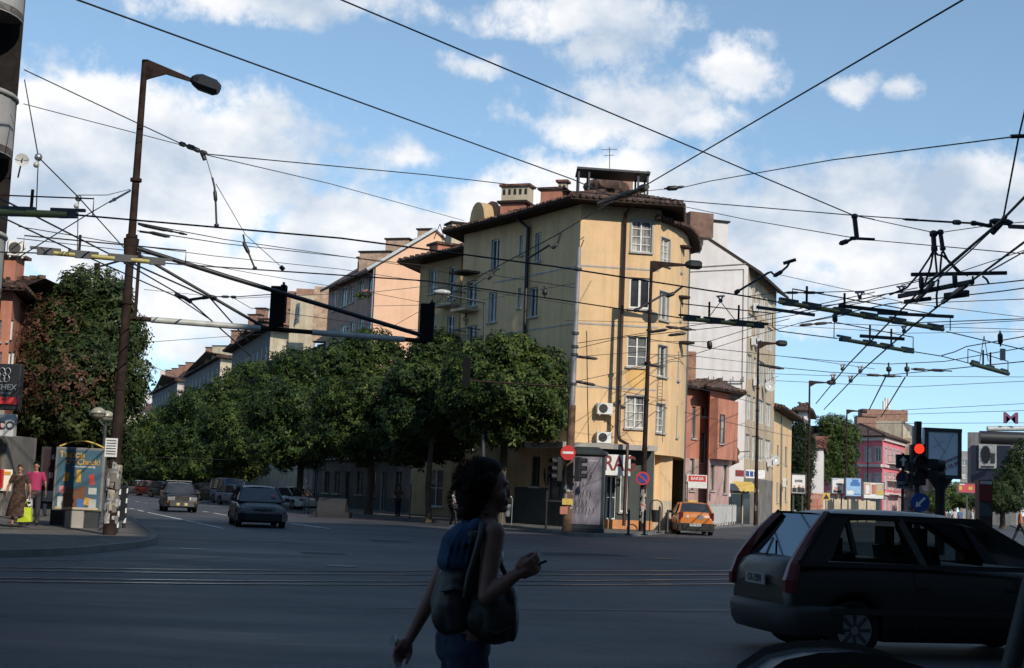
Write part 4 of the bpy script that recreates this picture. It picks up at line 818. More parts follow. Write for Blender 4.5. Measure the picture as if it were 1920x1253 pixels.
def lamppost(lab,b,t,arm_end,r=.115,mat=None,group='tall rusty street lamps',k=1.,pap=0,name='street_lamp',bands=True):
    mat=mat or RUST; root=thing(name,lab,'street lamp',b,group); mb=MB(); 
    mb.tube([b,b.lerp(t,.16),b.lerp(t,.35),b.lerp(t,.7),t],[r*1.3,r*1.15,r*.92,r*.72,r*.6],mat,12)
    if bands:
        for q in (.30,.48,.62,.74): 
            c=b.lerp(t,q); mb.tube([c-Vector((0,0,.04)),c+Vector((0,0,.04))],r*1.12,mat,12)
    mb.build('pole',root)
    if arm_end is not None:
        e=Vector(arm_end); d=(e-t); dx=1 if d.x>0 else -1; mb=MB(); s=t-Vector((0,0,.12))
        M=[(0,.18),(0,-.45),(.45*dx,-.28),(.85*dx,-.06)]
        mb.prism([(0,.12),(0,-.42),(.10*dx,-.38),(.5*dx,-.13+d.z*.3),(d.x,d.z-.03),(d.x,d.z+.07)],(0,.07,0),mat,org=(t.x+dx*r*.4,t.y-.045,t.z-.1)); mb.build('lamp_arm',root)
        octlamp(root,(e.x+dx*r*.3,e.y,e.z-.04),dx,.82*k,ang=-math.atan2(d.z,abs(d.x))*1. if dx>0 else 0,k=k)
    return root
b,t=mastpts(205,1003,272,113); e=W(356,145,b.y); MLx=lamppost('tall rusty brown lamp post on the left pavement corner, papered with posters',b,t,e,r=.132); LP1=(b,t,MLx)
def onpole(b,t,py): 
    # point of the pole axis seen at picture height py
    lo,hi=0.,1.
    for _ in range(40):
        m=(lo+hi)/2; q=b.lerp(t,m); d=CM.transposed()@(q-CAM); y=CY+F*(d.y/d.z)
        if y>py: lo=m
        else: hi=m
    return b.lerp(t,(lo+hi)/2)
def posters(b,t,y0,y1,r,lab,n=16,root=None):
    """ragged paper bills glued round a pole: parts of it"""
    mb=MB(); ax=(t-b).normalized()
    for k in range(n):
        py=random.uniform(y0,y1); c=onpole(b,t,py); a0=random.uniform(-pi*.95,.0); da=random.uniform(.35,1.0); h=random.uniform(.08,.28); m=random.choice([paint('worn paper',(.34,.33,.31),.8,0,.5,14),paint('yellowed paper',(.28,.24,.18),.8,0,.5,14),paint('grey paper',(.22,.22,.22),.8,0,.6,14),DKGW]); rr=r*(1.02+.004*k)
        seg=4; vs=[]
        for q in range(seg+1):
            a=a0+da*q/seg-.3
            for s in (-1,1): vs.append(c+Vector((cos(a)*rr,sin(a)*rr,0))+ax*(s*h/2+random.uniform(-.02,.02)))
        mb.add(vs,[(2*q,2*q+2,2*q+3,2*q+1) for q in range(seg)],m)
    return mb.build('torn_posters',root)
posters(b,t,868,975,.158,'',60,MLx)
mb=MB(); c=onpole(b,t,840); mb.box((c.x-.06,c.y-.2,c.z),(.30,.02,.46),WHT); nt_=mb.build('notice',MLx); mb=MB()
for k in range(6): mb.box((c.x-.06,c.y-.213,c.z+.17-k*.065),(.24,.004,.022),BLK)
mb.build('print',nt_)
b2,t2=mastpts(1203,996,1222,490); e=W(1283,494,b2.y); R2_=lamppost('tall rusty lamp post in front of the yellow corner building',b2,t2,e); posters(b2,t2,920,980,.145,'',22,R2_)
mb=MB(); c=onpole(b2,t2,950); mb.tube([c-Vector((0,0,.11)),c+Vector((0,0,.11))],.152,paint('faded red bill',(.42,.09,.09),.8),12); mb.build('red_bill',R2_)
b3,t3=mastpts(1417,978,1422,640,Y=94); lamppost('lamp post in front of the beige street front',b3,t3,W(1453,642,94)); posters(b3,t3,915,960,.14,'',8,bpy.context.scene.objects[-1] if 0 else [o for o in COL.objects if o.get('label')=='lamp post in front of the beige street front'][0])
b4,t4=mastpts(1516,958,1518,714,Y=122); lamppost('lamp post between the white billboard and the white wall',b4,t4,W(1549,716,122),r=.125)
b5,t5=mastpts(1586,962,1588,768,Y=157); lamppost('lamp post in front of the pink building, by the twin billboards',b5,t5,W(1612,770,157),r=.125)
b6,t6=mastpts(1626,955,1628,806,Y=190); lamppost('farthest plain dark pole in front of the pink building',b6,t6,None,r=.125)
b7,t7=mastpts(1062,997,1086,464,Y=56.7); root=lamppost('grey galvanised pole at the pavement corner with a no entry sign',b7,t7,None,r=.135,mat=PGREY,group=None,name='utility_pole',bands=False); UP=root
posters(b7,t7,905,960,.195,'',10,root)
mb=MB(); c=onpole(b7,t7,760); mb.tube([b7,c],[.19,.15],paint('rusty lower pole',(.12,.075,.05),.8,0,.5,3),12); mb.build('pole_sleeve',root)
mb=MB(); c=onpole(b7,t7,941); mb.box((c.x-.02,c.y-.21,c.z),(.42,.02,.24),AW); mb.build('yellow_bill',root); mb=MB(); c=onpole(b7,t7,955); mb.box((c.x-.15,c.y-.21,c.z-.05),(.3,.02,.3),REDP); mb.build('red_bill',root)
for py in (505,625,650,665,720): 
    c=onpole(b7,t7,py); mb=MB(); mb.tube([c-Vector((0,0,.05)),c+Vector((0,0,.05))],.155,DGR,10); mb.build('clamp',root)
b8,t8=mastpts(905,980,908,567,Y=64); root=lamppost('slim street lamp with a white curved head rising from the trees by the yellow building',b8,t8,None,r=.09,mat=DGR,group=None,bands=False)
mb=MB(); mb.tube([t8,W(880,562,64),W(845,555,64),W(835,551,64)],[.06,.05,.045,.045],DGR,6); mb.build('lamp_arm',root); mb=MB(); w=W(829,548,64); mb.ball(w,(.40,.18,.13),CURT,14,8); mb.build('lamp_head',root)
# twin globe lamp
bg=W(186,960,47); bg.z=.13; root=thing('globe_lamp','park lamp with two round globes beside the tall rusty lamp post','street lamp',bg); mb=MB(); g1=W(184,775,47); g2=W(200,781,48.2); mb.tube([bg,Vector((bg.x,bg.y,g1.z-.4))],.06,DGR,8); mb.tube([Vector((bg.x,bg.y,g1.z-.45)),g1-Vector((0,0,.2))],.03,DGR,6); mb.tube([Vector((bg.x,bg.y,g1.z-.45)),g2-Vector((0,0,.2))],.03,DGR,6); mb.build('pole',root)
for g in (g1,g2): 
    mb=MB(); mb.ball(g,(.25,.25,.2),paint('opal globe',(.30,.28,.22),.3,0,.2,3),14,10); mb.tube([g-Vector((0,0,.03)),g+Vector((0,0,.0))],.262,DGR,14); mb.build('globe',root)
# traffic boards on the horizontal beam of the left post
Yp=LP1[0].y; pa=onpole(*LP1[:2],596); endp=Wz(800,640,pa.z) ; Ye=endp.y
root=thing('signal_gantry','long signal gantry arm with white sleeves reaching right from the left lamp post','gantry',pa)
mb=MB(); mb.tube([pa,endp],.062,RUST,10); mb.build('beam',root)
def lp(a,b,px):
    lo,hi=0.,1.
    for _ in range(40):
        m=(lo+hi)/2; q=a.lerp(b,m); d=CM.transposed()@(q-CAM); x=CX-F*(d.x/d.z)
        if x<px: lo=m
        else: hi=m
    return a.lerp(b,(lo+hi)/2)
for (x0,x1) in ((283,488),(585,758)):
    mb=MB(); mb.tube([lp(pa,endp,x0),lp(pa,endp,x1)],.078,PALET,10); mb.build('white_sleeve',root)
tp=onpole(*LP1[:2],462); 
mb=MB(); mb.tube([tp,W(430,520,Yp+.3),endp+Vector((0,0,.12))],.06,BLK,8); mb.build('upper_stay',root)
mb=MB(); q=lp(pa,endp,500); mb.tube([tp-Vector((0,0,.1)),q],.04,BLK,8); mb.build('lower_stay',root)
mb=MB(); c=onpole(*LP1[:2],470); mb.tube([c-Vector((0,0,.35)),c+Vector((0,0,.3))],[.15,.20],RUST,8); mb.build('bracket',root)
mb=MB(); a=W(262,470,Yp); mb.bar(a,W(253,598,Yp),.07,.07,RUST); mb.build('brace',root)
def sigboard(lab,x0,x1,y0,y1,Y,grp='dark signal boards over the left street',yaw=0.5):
    a=W(x0,y0,Y); b=W(x1,y1,Y); w_=(b.x-a.x); h=a.z-b.z; c=Vector(((a.x+b.x)/2,Y,(a.z+b.z)/2)); root=thing('traffic_signal_board',lab,'traffic signal',(c.x,c.y,c.z-h/2),grp)
    mb=MB(); mb.box(c,(w_*.95,.05,h),MBLK,rz=0); mb.box(c+Vector((w_*.3,.19,.1)),(w_*.35,.3,h*.9),MBLK); mb.build('backboard',root); mb=MB(); mb.bar(c+Vector((w_*.3,.1,h/2-.1)),c+Vector((w_*.3,.1,h/2+.12)),.06,.06,BLK); mb.build('bracket',root)
    mb=MB()
    for k in (-1,0,1): mb.tube([c+Vector((0,.02,k*h*.3)),c+Vector((0,.30,k*h*.3))],.11,BLK,12,caps=False)
    mb.build('visor',root); return root
sigboard('tall black signal board seen from behind, on the middle of the gantry arm',508,532,536,614,lp(pa,endp,520).y-.25)
sigboard('tall black signal board at the far end of the gantry arm, against the ochre house',788,812,569,642,endp.y-.1)
# second gantry from grey pole
pa2=onpole(b7,t7,726); e2=Wz(880,714,pa2.z+.02); root=thing('signal_gantry','thin rusty signal arm reaching left from the grey pole through the round tree','gantry',pa2); mb=MB(); mb.tube([pa2,e2],.035,RUST,8); mb.tube([e2,e2+Vector((0,0,.95))],.03,RUST,8); mb.build('beam',root)
sigboard('small black signal board in front of the round chestnut tree',868,881,672,726,e2.y-.1)
# no-entry sign
def disc(root,c,r,m,name,th=.03,n=(0,-1,0),k=28):
    mb=MB(); n=Vector(n).normalized(); c=Vector(c); mb.tube([c,c+n*th],r,m,k,smooth=False); return mb.build(name,root)
c=W(1065,849,56.35); root=thing('no_entry_sign','round red no entry sign with white bar on the grey pole','sign',c); disc(root,c,.295,REDS,'disc'); mb=MB(); mb.box(c+Vector((0,-.035,0)),(.42,.012,.09),WHT); mb.build('bar',root)
c=W(1205,897,b2.y-.26); root=thing('no_parking_sign','round blue and red no parking sign on the rusty lamp post by the yellow building','sign',c); disc(root,c,.30,REDS,'rim'); disc(root,c+Vector((0,-.031,0)),.225,BLUES,'disc',.012); mb=MB(); mb.box(c+Vector((0,-.048,0)),(.46,.01,.06),REDS,M=Matrix.Rotation(radians(40),3,'Y')); mb.build('slash',root)
# signal heads on the grey pole
def sighead(lab,c,rz=0.,lit=None,group=None,s=1.,n=3):
    root=thing('traffic_light',lab,'traffic light',(c[0],c[1],c[2]-.45*s),group,rz); mb=MB(); mb.box((0,0,.45*s),(.34*s,.22*s,.95*s),BLK); mb.build('housing',root,local=True,bev=.02)
    for k in range(n):
        z=.45*s+(1-k)*.3*s; v=MB(); 
        pts=[];nn=14
        vs=[]
        for q in range(nn+1):
            a=pi*(-.12+1.24*q/nn); 
            for y in (-.11*s,-.34*s): vs.append((cos(a)*.135*s,y,z+sin(a)*.135*s))
        v.add(vs,[(2*q,2*q+1,2*q+3,2*q+2) for q in range(nn)],BLK,True); v.build('visor',root,local=True)
        l=MB(); m=lit[1] if (lit and lit[0]==k) else paint('unlit lens',(.03,.012,.01),.15); l.tube([(0,-.105*s,z),(0,-.13*s,z)],.115*s,m,18); l.build('lens',root,local=True)
    return root
c=W(1084,880,56.2); sighead('dark traffic light on the right of the grey pole seen from the side',(c.x,c.y,c.z),rz=radians(75)); c=W(1046,880,56.5); sighead('dark traffic light on the left of the grey pole',(c.x,c.y,c.z),rz=radians(-60))
# lit red light at right
RLIT=emit('lit red signal',(1.,.045,.02),1.15)
c=W(1722,872,36.); tl=thing('traffic_light','traffic light showing red with round lamp, in front of the advertising panel','traffic light',(c.x,c.y,0)); 
def head(root,c,rz,lit,s,offs):
    pass
zc_=c.z; mb=MB(); mb.tube([(c.x,c.y+.1,0),(c.x,c.y+.1,zc_-.4)],.07,BLK,10); mb.build('pole',tl)
mb=MB(); mb.box((c.x-.02,c.y,zc_+.0),(.38,.25,1.02),BLK); mb.build('housing',tl,bev=.03); 
for k in range(3):
    z=W(1720,842,36).z-k*.33; x=c.x-.02; l=MB(); l.tube([(x,c.y-.12,z),(x,c.y-.15,z)],.122,RLIT if k==0 else paint('unlit lens',(.03,.012,.01),.15),20); l.build('lens',tl); v=MB(); vs=[]
    for q in range(15):
        a=pi*(-.1+1.2*q/14)
        for y in (-.12,-.36 if k else -.17): vs.append((x+cos(a)*.165,c.y+y,z+sin(a)*.165))
    v.add(vs,[(2*q,2*q+1,2*q+3,2*q+2) for q in range(14)],BLK,True); v.build('visor',tl)
for z in (W(1700,868,36).z,W(1700,888,36).z): 
    mb=MB()
    mb.box((c.x+.33,c.y+.05,z),(.28,.3,.24),BLK); mb.tube([(c.x+.33,c.y+.05,z),(c.x+.66,c.y+.05,z-.03)],.14,BLK,12)
    mb.box((c.x-.24,c.y+.05,z-.1),(.12,.3,.2),BLK); o_=mb.build('side_signal',tl)
mb=MB(); w=W(1722,800+8,36); mb.box((c.x-.02,c.y,W(1712,818,36).z),(.14,.2,.75),BLK); mb.build('top_signal',tl)
# arrow sign etc
def panel(name,lab,x0,x1,y0,y1,Y,m,cat='sign',d=.06,frame=None,rz=0.,group=None,fw=.06):
    a=W(x0,y0,Y);b=W(x1,y1,Y); c=Vector(((a.x+b.x)/2,Y,(a.z+b.z)/2)); w_,h=b.x-a.x,a.z-b.z; root=thing(name,lab,cat,(c.x,Y,c.z-h/2),group,rz); 
    mb=MB(); mb.box((0,0,h/2),(w_,d,h),m); mb.build('board',root,local=True)
    if frame:
        mb=MB(); 
        for (x,z,ww,hh) in ((0,fw/2,w_+.02,fw),(0,h-fw/2,w_+.02,fw),(-w_/2+fw/2,h/2,fw,h-2*fw),(w_/2-fw/2,h/2,fw,h-2*fw)): mb.box((x,-d/2-.01,z),(ww,.05,hh),frame)
        mb.build('frame',root,local=True)
    return root,w_,h
root,w_,h=panel('direction_sign','black square sign with a white upward arrow beside the red light',1680,1706,852,879,36.3,BLK); mb=MB(); mb.prism([(-.03,.06),(.03,.06),(.03,h*.55),(.09,h*.55),(0,h*.85),(-.09,h*.55),(-.03,h*.55)],(0,-.02,0),WHT,org=(0,-.031,0)); mb.build('arrow',root,local=True)
c=W(1693,897,36.3); root=thing('no_left_turn_sign','round blue no stopping sign with red rim under the arrow sign','sign',c); disc(root,c,.18,paint('faded red rim',(.15,.02,.03),.5),'rim'); disc(root,c+Vector((0,-.031,0)),.14,paint('dull blue',(.02,.035,.08),.5),'disc',.012)
root,w_,h=panel('tow_sign','grey towing warning plate at the bottom of the sign pole',1681,1705,902,917,36.25,ALU); mb=MB(); mb.box((-.06,-.035,h*.4),(.12,.01,.04),BLK); mb.box((.07,-.035,h*.5),(.1,.01,.06),BLK); mb.build('tow_symbol',root,local=True)
mb=MB(); a=W(1693,850,36.4); mb.tube([(a.x,36.4,0),(a.x,36.4,a.z)],.04,BLK,8); tag(mb.build('sign_pole'),'thin dark pole carrying the arrow sign and the towing plate','pole')
c=W(1725,942,34.); root=thing('keep_left_sign','round blue sign with a white diagonal arrow just above the dark car roof','sign',(c.x,c.y,0)); disc(root,c,.225,BLUES,'disc'); mb=MB(); M=Matrix.Rotation(radians(-135),3,'Y'); mb.prism([tuple((M@Vector((x,0,z))).xz) for x,z in [(-.025,-.15),(.025,-.15),(.025,.05),(.08,.05),(0,.16),(-.08,.05),(-.025,.05)]],(0,-.012,0),WHT,org=c+Vector((0,-.032,0))); mb.build('arrow',root); mb=MB(); mb.tube([(c.x,c.y+.04,0),(c.x,c.y+.04,c.z)],.03,DGR,8); mb.build('pole',root)
# advertising panel on column
Yb=46.; PANEL=paint('faded blue grey poster',(.60,.68,.75),.35,0,.12,1.2)
root,w_,h=panel('street_poster_case','grey blue advertising panel on a column behind the red traffic light',1730,1801,802,899,Yb,PANEL,'advertising panel',.22,DGR,rz=radians(6),fw=.12)
DRT=paint('dark red print',(.20,.035,.05),.5); zc=h
text('983 12 34',root,(.20,-.14,h*.24),(1,0,.45),.19,DRT,local=True,sx=.9); text('ДИРЕКТНО',root,(.26,-.14,h*.38),(1,0,.45),.11,DRT,local=True)
mb=MB(); 
for p,q in (((-.35,h*.85),(.1,h*.5)),((.35,h*.9),(-.1,h*.35)),((-.3,h*.6),(.0,h*.75))): mb.bar((p[0],-.115,p[1]),(q[0],-.115,q[1]),.012,.012,paint('pale print',(.27,.32,.37),.4))
mb.build('print_lines',root,local=True)
mb=MB(); mb.box((-w_/2-.22,.25,h/2+.0),(.3,.06,h*1.05),PALET,rz=radians(60)); mb.build('side_panel',root,local=True)
mb=MB(); a=W(1760,900,Yb); mb.tube([(0,.1,-a.z),(0,.1,-.35),(0,.1,0)],[.16,.16,.4],BLK,12); mb.build('column',root,local=True)
# red totem
root,w_,h=panel('totem_pillar','dark red and grey advertising totem right of the panel column',1832,1857,900,1006,40,paint('dark totem',(.05,.03,.03),.4,0,.3,2),'pillar',.35); mb=MB(); mb.box((.0,-.185,h-.36),(w_*.98,.02,.45),paint('deep red panel',(.16,.02,.02),.4)); mb.prism([(-w_/2,h-1.),(w_/2,h-1.),(w_/2,h-.9),(0.1,h-.72),(-w_/2,h-.6)],(0,-.02,0),paint('teal grey panel',(.05,.07,.075),.4),org=(0,-.18,0)); mb.box((0,-.185,h-.07),(w_*.9,.02,.09),CURT); mb.build('print',root,local=True)
# billboards on the right street
def billboard(lab,x0,x1,y0,y1,Y,ops,yg=960,posts=(.2,.8)):
    root,w_,h=panel('billboard',lab,x0,x1,y0,y1,Y,WHT,'billboard',.15,DGR,fw=.08,group='billboards along the right street'); z0=W((x0+x1)/2,y1,Y).z
    mb=MB(); 
    for q in posts: mb.bar((w_*(q-.5),.1,-z0),(w_*(q-.5),.1,0),.12,.12,DGR)
    mb.build('post',root,local=True)
    mb=MB()
    for (u0,v0,u1,v1,m) in ops: mb.box(((u0+u1)/2*w_-w_/2,-.09-.002*len(mb.f)/6,(v0+v1)/2*h),((u1-u0)*w_,.02,(v1-v0)*h),m)
    mb.build('print',root,local=True); return root,w_,h
SKN=paint('printed skin tone',(.45,.26,.18),.6); LB=paint('printed light blue',(.25,.42,.60),.6); MBU=paint('printed deep blue',(.05,.14,.35),.6)
root,w_,h=billboard('white poster board with three people in black, by the ivy tree',1483,1511,888,927,118,[(.1,.08,.38,.30,BLK),(.42,.08,.66,.34,BLK),(.68,.08,.9,.30,BLK),(.2,.3,.3,.42,SKN),(.5,.34,.6,.46,SKN),(.74,.3,.84,.4,SKN)]); text('one',root,(0,-.1,h*.66),(1,0,0),.42,BLK,local=True)
root,w_,h=billboard('white billboard with a portrait, left of the blue one',1559,1583,895,927,150,[(.15,.08,.75,.25,BLK),(.25,.2,.65,.42,SKN),(.1,.86,.5,.89,LB)]); text('one',root,(0.1,-.12,h*.62),(1,0,0),.4,BLK,local=True)
root,w_,h=billboard('pale blue billboard with a dark blue shape, right of the portrait one',1585,1615,895,932,149,[(.03,.03,.97,.97,LB),(.3,.55,.9,.75,MBU),(.4,.7,.8,.9,MBU),(.1,.1,.5,.3,WHT),(.55,.1,.9,.16,MBU)])
root,w_,h=billboard('wide billboard with orange pictures before the pink building',1618,1658,903,937,156,[(.05,.25,.35,.9,SKN),(.12,.3,.3,.8,WHT),(.4,.3,.6,.85,REDP),(.62,.25,.95,.9,BEIGE),(.65,.25,.95,.5,AW),(.05,.03,.95,.18,WHT)])
root,w_,h=billboard('red billboard with yellow dots under the tower block',1795,1832,905,926,120,[(.02,.03,.98,.97,paint('billboard red',(.42,.05,.06),.5)),(.08,.3,.22,.7,AW),(.55,.35,.75,.65,AW),(.1,.8,.35,.9,WHT)],posts=(.5,))
root,w_,h=panel('road_work_sign','square yellow pedestrian warning sign low beside the billboards',1542,1556,924,938,110,AW,rz=0); mb=MB(); mb.prism([(-.22,.1),(.22,.1),(0,.46)],(0,-.02,0),BLK,org=(0,-.04,0)); mb.build('triangle',root,local=True); mb=MB(); mb.bar((0,.05,-2.2),(0,.05,0),.06,.06,DGR); mb.build('pole',root,local=True)
mb=MB(); a=P2(1540,950,150); b_=P2(1640,950,165)
for k in range(24): 
    q=a.lerp(b_,k/24); mb.box((q.x,q.y,1.2),(.75,.12,2.4 if k%4 else 2.6),CREAM,rz=.2)
tag(mb.build('fence'),'cream panel fence along the foot of the pink building','fence')
mb=MB(); a=P2(1500,950,140); b_=P2(1542,950,150)
for k in range(16):
    q=a.lerp(b_,k/15); mb.bar((q.x,q.y,0),(q.x,q.y,2.9),.1,.1,REDP)
for z in (.5,1.7,2.8): mb.bar(V3(a,z),V3(b_,z),.1,.12,REDP)
tag(mb.build('fence'),'dark red metal fence under the three-person poster','fence')
# =============== advert boxes on left pavement ===============
FR=paint('citylight frame',(.22,.21,.20),.4,.3)
PB_=paint('poster sky blue',(.055,.115,.155),.35,0,.2,1.5)
b=G(150,990,.13); Y=b.y
a=W(108,838,Y); c=W(191,960,Y); w_=c.x-a.x; h=a.z-c.z; t=thing('advertising_box','advertising light box with a blue Cyrillic poster and a yellow arch on the left pavement','advertising panel',((a.x+c.x)/2,Y,.13),None,radians(3)); z0=c.z-.13
mb=MB(); mb.box((0,0,z0+h/2),(w_,.22,h),FR); mb.build('frame',t,local=True,bev=.03); mb=MB(); mb.box((0,-.115,z0+h/2),(w_*.89,.012,h*.92),PB_); po=mb.build('poster',t,local=True)
mb=MB(); arc=[(-w_*.45+w_*.9*k/10,0,z0+h+.02+.17*sin(pi*k/10)) for k in range(11)]; mb.tube(arc,.025,AW,6); mb.build('arch',t,local=True)
mb=MB(); mb.box((-.05,0,z0/2),(.5,.2,z0),CONC); mb.box((-.33,.02,z0/2),(.05,.16,z0),DGR); mb.box((.42,.02,z0/2),(.35,.16,z0),DGR); mb.build('foot',t,local=True)
OY=paint('poster orange yellow',(.50,.27,.04),.5,0,.3,9); BR_=paint('poster brown',(.14,.06,.03),.6,0,.3,8); RE_=paint('poster red',(.45,.06,.05),.5); PK_=paint('poster pink',(.5,.2,.22),.5)
text('Търси',po,(-.22,-.125,z0+h*.88),(1,0,0),.23,OY,local=True,ext=.003); text('се Chuck!',po,(.09,-.125,z0+h*.77),(1,0,0),.22,OY,local=True,ext=.003); text('www.chuckmusic.bg',po,(.12,-.125,z0+h*.70),(1,0,0),.075,WHT,local=True,ext=.003)
mb=MB()
def fl(x,z,w2,h2,m,rot=0.): mb.box((x,-.124-.0004*len(mb.f)/6,z0+z),(w2,.004,h2),m,M=Matrix.Rotation(rot,3,'Y'))
fl(-.33,h*.53,.14,.24,OY,.1); fl(.0,h*.55,.12,.34,OY); fl(.36,h*.5,.14,.28,RE_,-.15); fl(-.16,h*.2,.46,.5,BR_); fl(-.42,h*.33,.18,.2,PK_); fl(-.45,h*.12,.16,.34,CURT); fl(.12,h*.28,.18,.38,BR_,.05); fl(.1,h*.12,.2,.25,MBU); fl(.3,h*.15,.22,.2,OY,.2); fl(.4,h*.32,.22,.18,CURT); fl(.42,h*.12,.2,.25,CURT); fl(0,.07,w_*.86,.06,CREAM)
mb.build('print',po,local=True)
b=W(97,985,Y+1.6); b.z=.13; a=W(88,838,Y+1.6); c=W(122,946,Y+1.6); h2=a.z-c.z; t=thing('advertising_box','dark advertising box partly behind the blue poster box','advertising panel',((a.x+c.x)/2+.2,Y+1.6,.13)); zz0=c.z-.13
mb=MB(); mb.box((0,0,zz0+h2/2),(1.25,.2,h2),DGR); mb.build('frame',t,local=True); mb=MB(); mb.box((0,-.105,zz0+h2/2),(1.08,.012,h2*.93),paint('dark plum poster',(.045,.025,.03),.4)); po=mb.build('poster',t,local=True); mb=MB(); mb.box((-.32,-.12,zz0+.22),(.36,.01,.3),WHT); mb.box((-.3,-.12,zz0+h2*.5),(.1,.01,.16),CURT); mb.build('print',po,local=True); text('6',po,(-.28,-.12,zz0+h2*.82),(1,0,0),.2,WHT,local=True); mb=MB(); mb.box((0,0,zz0/2),(.5,.2,zz0),DGR); mb.build('foot',t,local=True)
# dark kiosk poster column next to the grey pole
Y=57.; a=W(1068,846,Y); c=W(1134,1000,Y); w_=c.x-a.x; h=a.z-.13; t=thing('advertising_pillar','wide dark advertising pillar with a grey poster at the pavement corner','advertising panel',((a.x+c.x)/2,Y+.5,.13),None,radians(-6))
KD=paint('dark green grey kiosk frame',(.03,.037,.040),.4); mb=MB(); mb.box((0,0,.1),(w_,1.1,.2),KD); mb.box((0,0,h/2),(w_*.96,1.0,h-.3),KD); mb.box((0,0,h-.05),(w_*1.06,1.2,.14),KD); mb.prism([(-w_*.5,0),(w_*.5,0),(w_*.3,.16),(-w_*.3,.16)],(0,.9,0),KD,org=(0,-.45,h+.02)); mb.build('cabinet',t,local=True,bev=.02)
m_,nt,bb=nmat('grey violet poster'); n_=noise(nt,2.2,4,.5,stretch=(1,1,.5)); r_=ramp(nt,n_.outputs[0],[(.3,(.09,.08,.10)),(.65,(.26,.24,.28))]); nt.links.new(r_.outputs[0],bb.inputs['Base Color']); bb.inputs['Roughness'].default_value=.3
mb=MB(); mb.box((.0,-.51,h*.52),(w_*.80,.02,h*.84),m_); po=mb.build('poster',t,local=True)
mb=MB(); rr=random.Random(3)
for row,zz,n_ in ((0,h*.70,5),(1,h*.58,3),(2,h*.47,5),(3,h*.36,4),(4,h*.27,6)):
    for k in range(n_):
        x=-.42+k*.14+rr.uniform(-.02,.02)
        mb.bar((x,-.525,zz-.13+rr.uniform(-.03,.02)),(x+.05,-.525,zz+.13+rr.uniform(-.02,.05)),.035,.01,BLK); mb.bar((x+.05,-.526,zz+.10),(x+.10,-.526,zz-.08),.028,.008,CURT)
mb.build('scrawled_lettering',po,local=True); text('unicredit',po,(.25,-.53,h*.89),(1,0,0),.10,WHT,local=True)
# bollards, bin hoops
for k,(px,py,h_) in enumerate(((1178,1004,1.0),(1208,1004,1.0),(1236,1000,1.15),(1251,999,1.0))):
    b=G(px,py,.13); mb=MB(); mb.tube([b,b+Vector((0,0,.08)),b+Vector((0,0,h_-.1)),b+Vector((0,0,h_))],[.09,.055,.055,.03],BLK,10); mb.tube([b,b+Vector((0,0,.04))],.14,BLK,10); tag(mb.build('bollard'),['first thin black bollard, nearest the dark advertising pillar','second black bollard, in front of the papered lamp post','black bollard beside the hooped bin','black bollard at the taxi'][k],'bollard','black bollards on the corner pavement')
def hoopbin(lab,px,py,w=.42,h=1.35,m=BLK,bm=None,px2=None):
    b=G(px,py,.13); t=thing('litter_bin',lab,'litter bin',b,'hooped litter bins'); mb=MB(); r=w/2; pts=[(-r,0,0),(-r,0,h-r)]+[(r*-cos(a*pi/8),0,h-r+r*sin(a*pi/8)) for a in range(1,8)]+[(r,0,h-r),(r,0,0)]; mb.tube([Vector(p) for p in pts],.025,m,8); mb.build('hoop',t,local=True); mb=MB(); mb.tube([(0,0,.4),(0,0,.95)],[r*.6,r*.82],bm or BLK,12); mb.build('bucket',t,local=True)
hoopbin('black hooped litter bin right of the papered lamp post',1229,996,.55,1.4); hoopbin('grey hooped litter bin near the walking woman face',950,985,.42,1.35,ALU,ALU)
# striped kerb barrier on the left corner
b=G(226,992,.13); t=thing('kerb_barrier','dark mesh kerb barrier with black and white striped posts behind the tall lamp post','barrier',b); e=W(238,935,50); 
mb=MB(); p0=G(218,1000,.13);p1=G(232,990,.13); p0.z=p1.z=.13
for z in (1.15,.62,.3): mb.bar(p0+Vector((0,0,z)),p1+Vector((0,0,z)),.05,.05,BLK)
for k in range(9): q=p0.lerp(p1,k/8); mb.bar(q+Vector((0,0,.3)),q+Vector((0,0,1.15)),.05,.05,BLK)
mb.build('mesh',t)
for q in (p0,p1):
    mb=MB(); 
    for k in range(9): mb.tube([q+Vector((0,0,k*.14)),q+Vector((0,0,k*.14+.14))],.05,WHT if k%2 else BLK,8)
    mb.build('striped_post',t)
b0=G(172,1003,.13)
# railing along the right street kerb
P0=Vector(gx(1262,1000)); rp=[Vector(gx(1360,991)),Vector(gx(1395,985)),Vector(gx(1440,980)),Vector(gx(1440,980))+dR*40]
def railing(lab,pts,h=1.15,m=ALU,step=.18,off=.35):
    root=thing('metal_railing',lab,'railing',(pts[0].x,pts[0].y,.13)); mb=MB()
    for a,b in zip(pts[:-1],pts[1:]):
        L=(b-a).length; n=int(L/step); t=(b-a)/L; k=Vector((-t.y,t.x))*off
        mb.bar(V3(a+k,.13+h),V3(b+k,.13+h),.05,.05,m); mb.bar(V3(a+k,.30),V3(b+k,.30),.04,.04,m)
        for i in range(n+1): q=a.lerp(b,i/n)+k; mb.bar(V3(q,.3),V3(q,.13+h),.034,.034,m)
        for i in range(int(L/2)+1): pm=MB(); q=a+t*i*2+k; pm.bar(V3(q,.1),V3(q,.2+h),.07,.07,m); pm.build('post',root)
    mb.build('bars',root); return root
railing('grey metal railing along the right street kerb behind the orange taxi',[Vector(gx(1325,995))]+rp,h=1.25,m=paint('pale grey railing paint',(.40,.41,.41),.5))
railing('short grey railing in front of the bare concrete wall',[Vector(gx(1250,996)),Vector(gx(1250,996))+Vector((1.6,3.2)),Vector(gx(1250,996))+Vector((2.2,9))],1.1,step=.2)
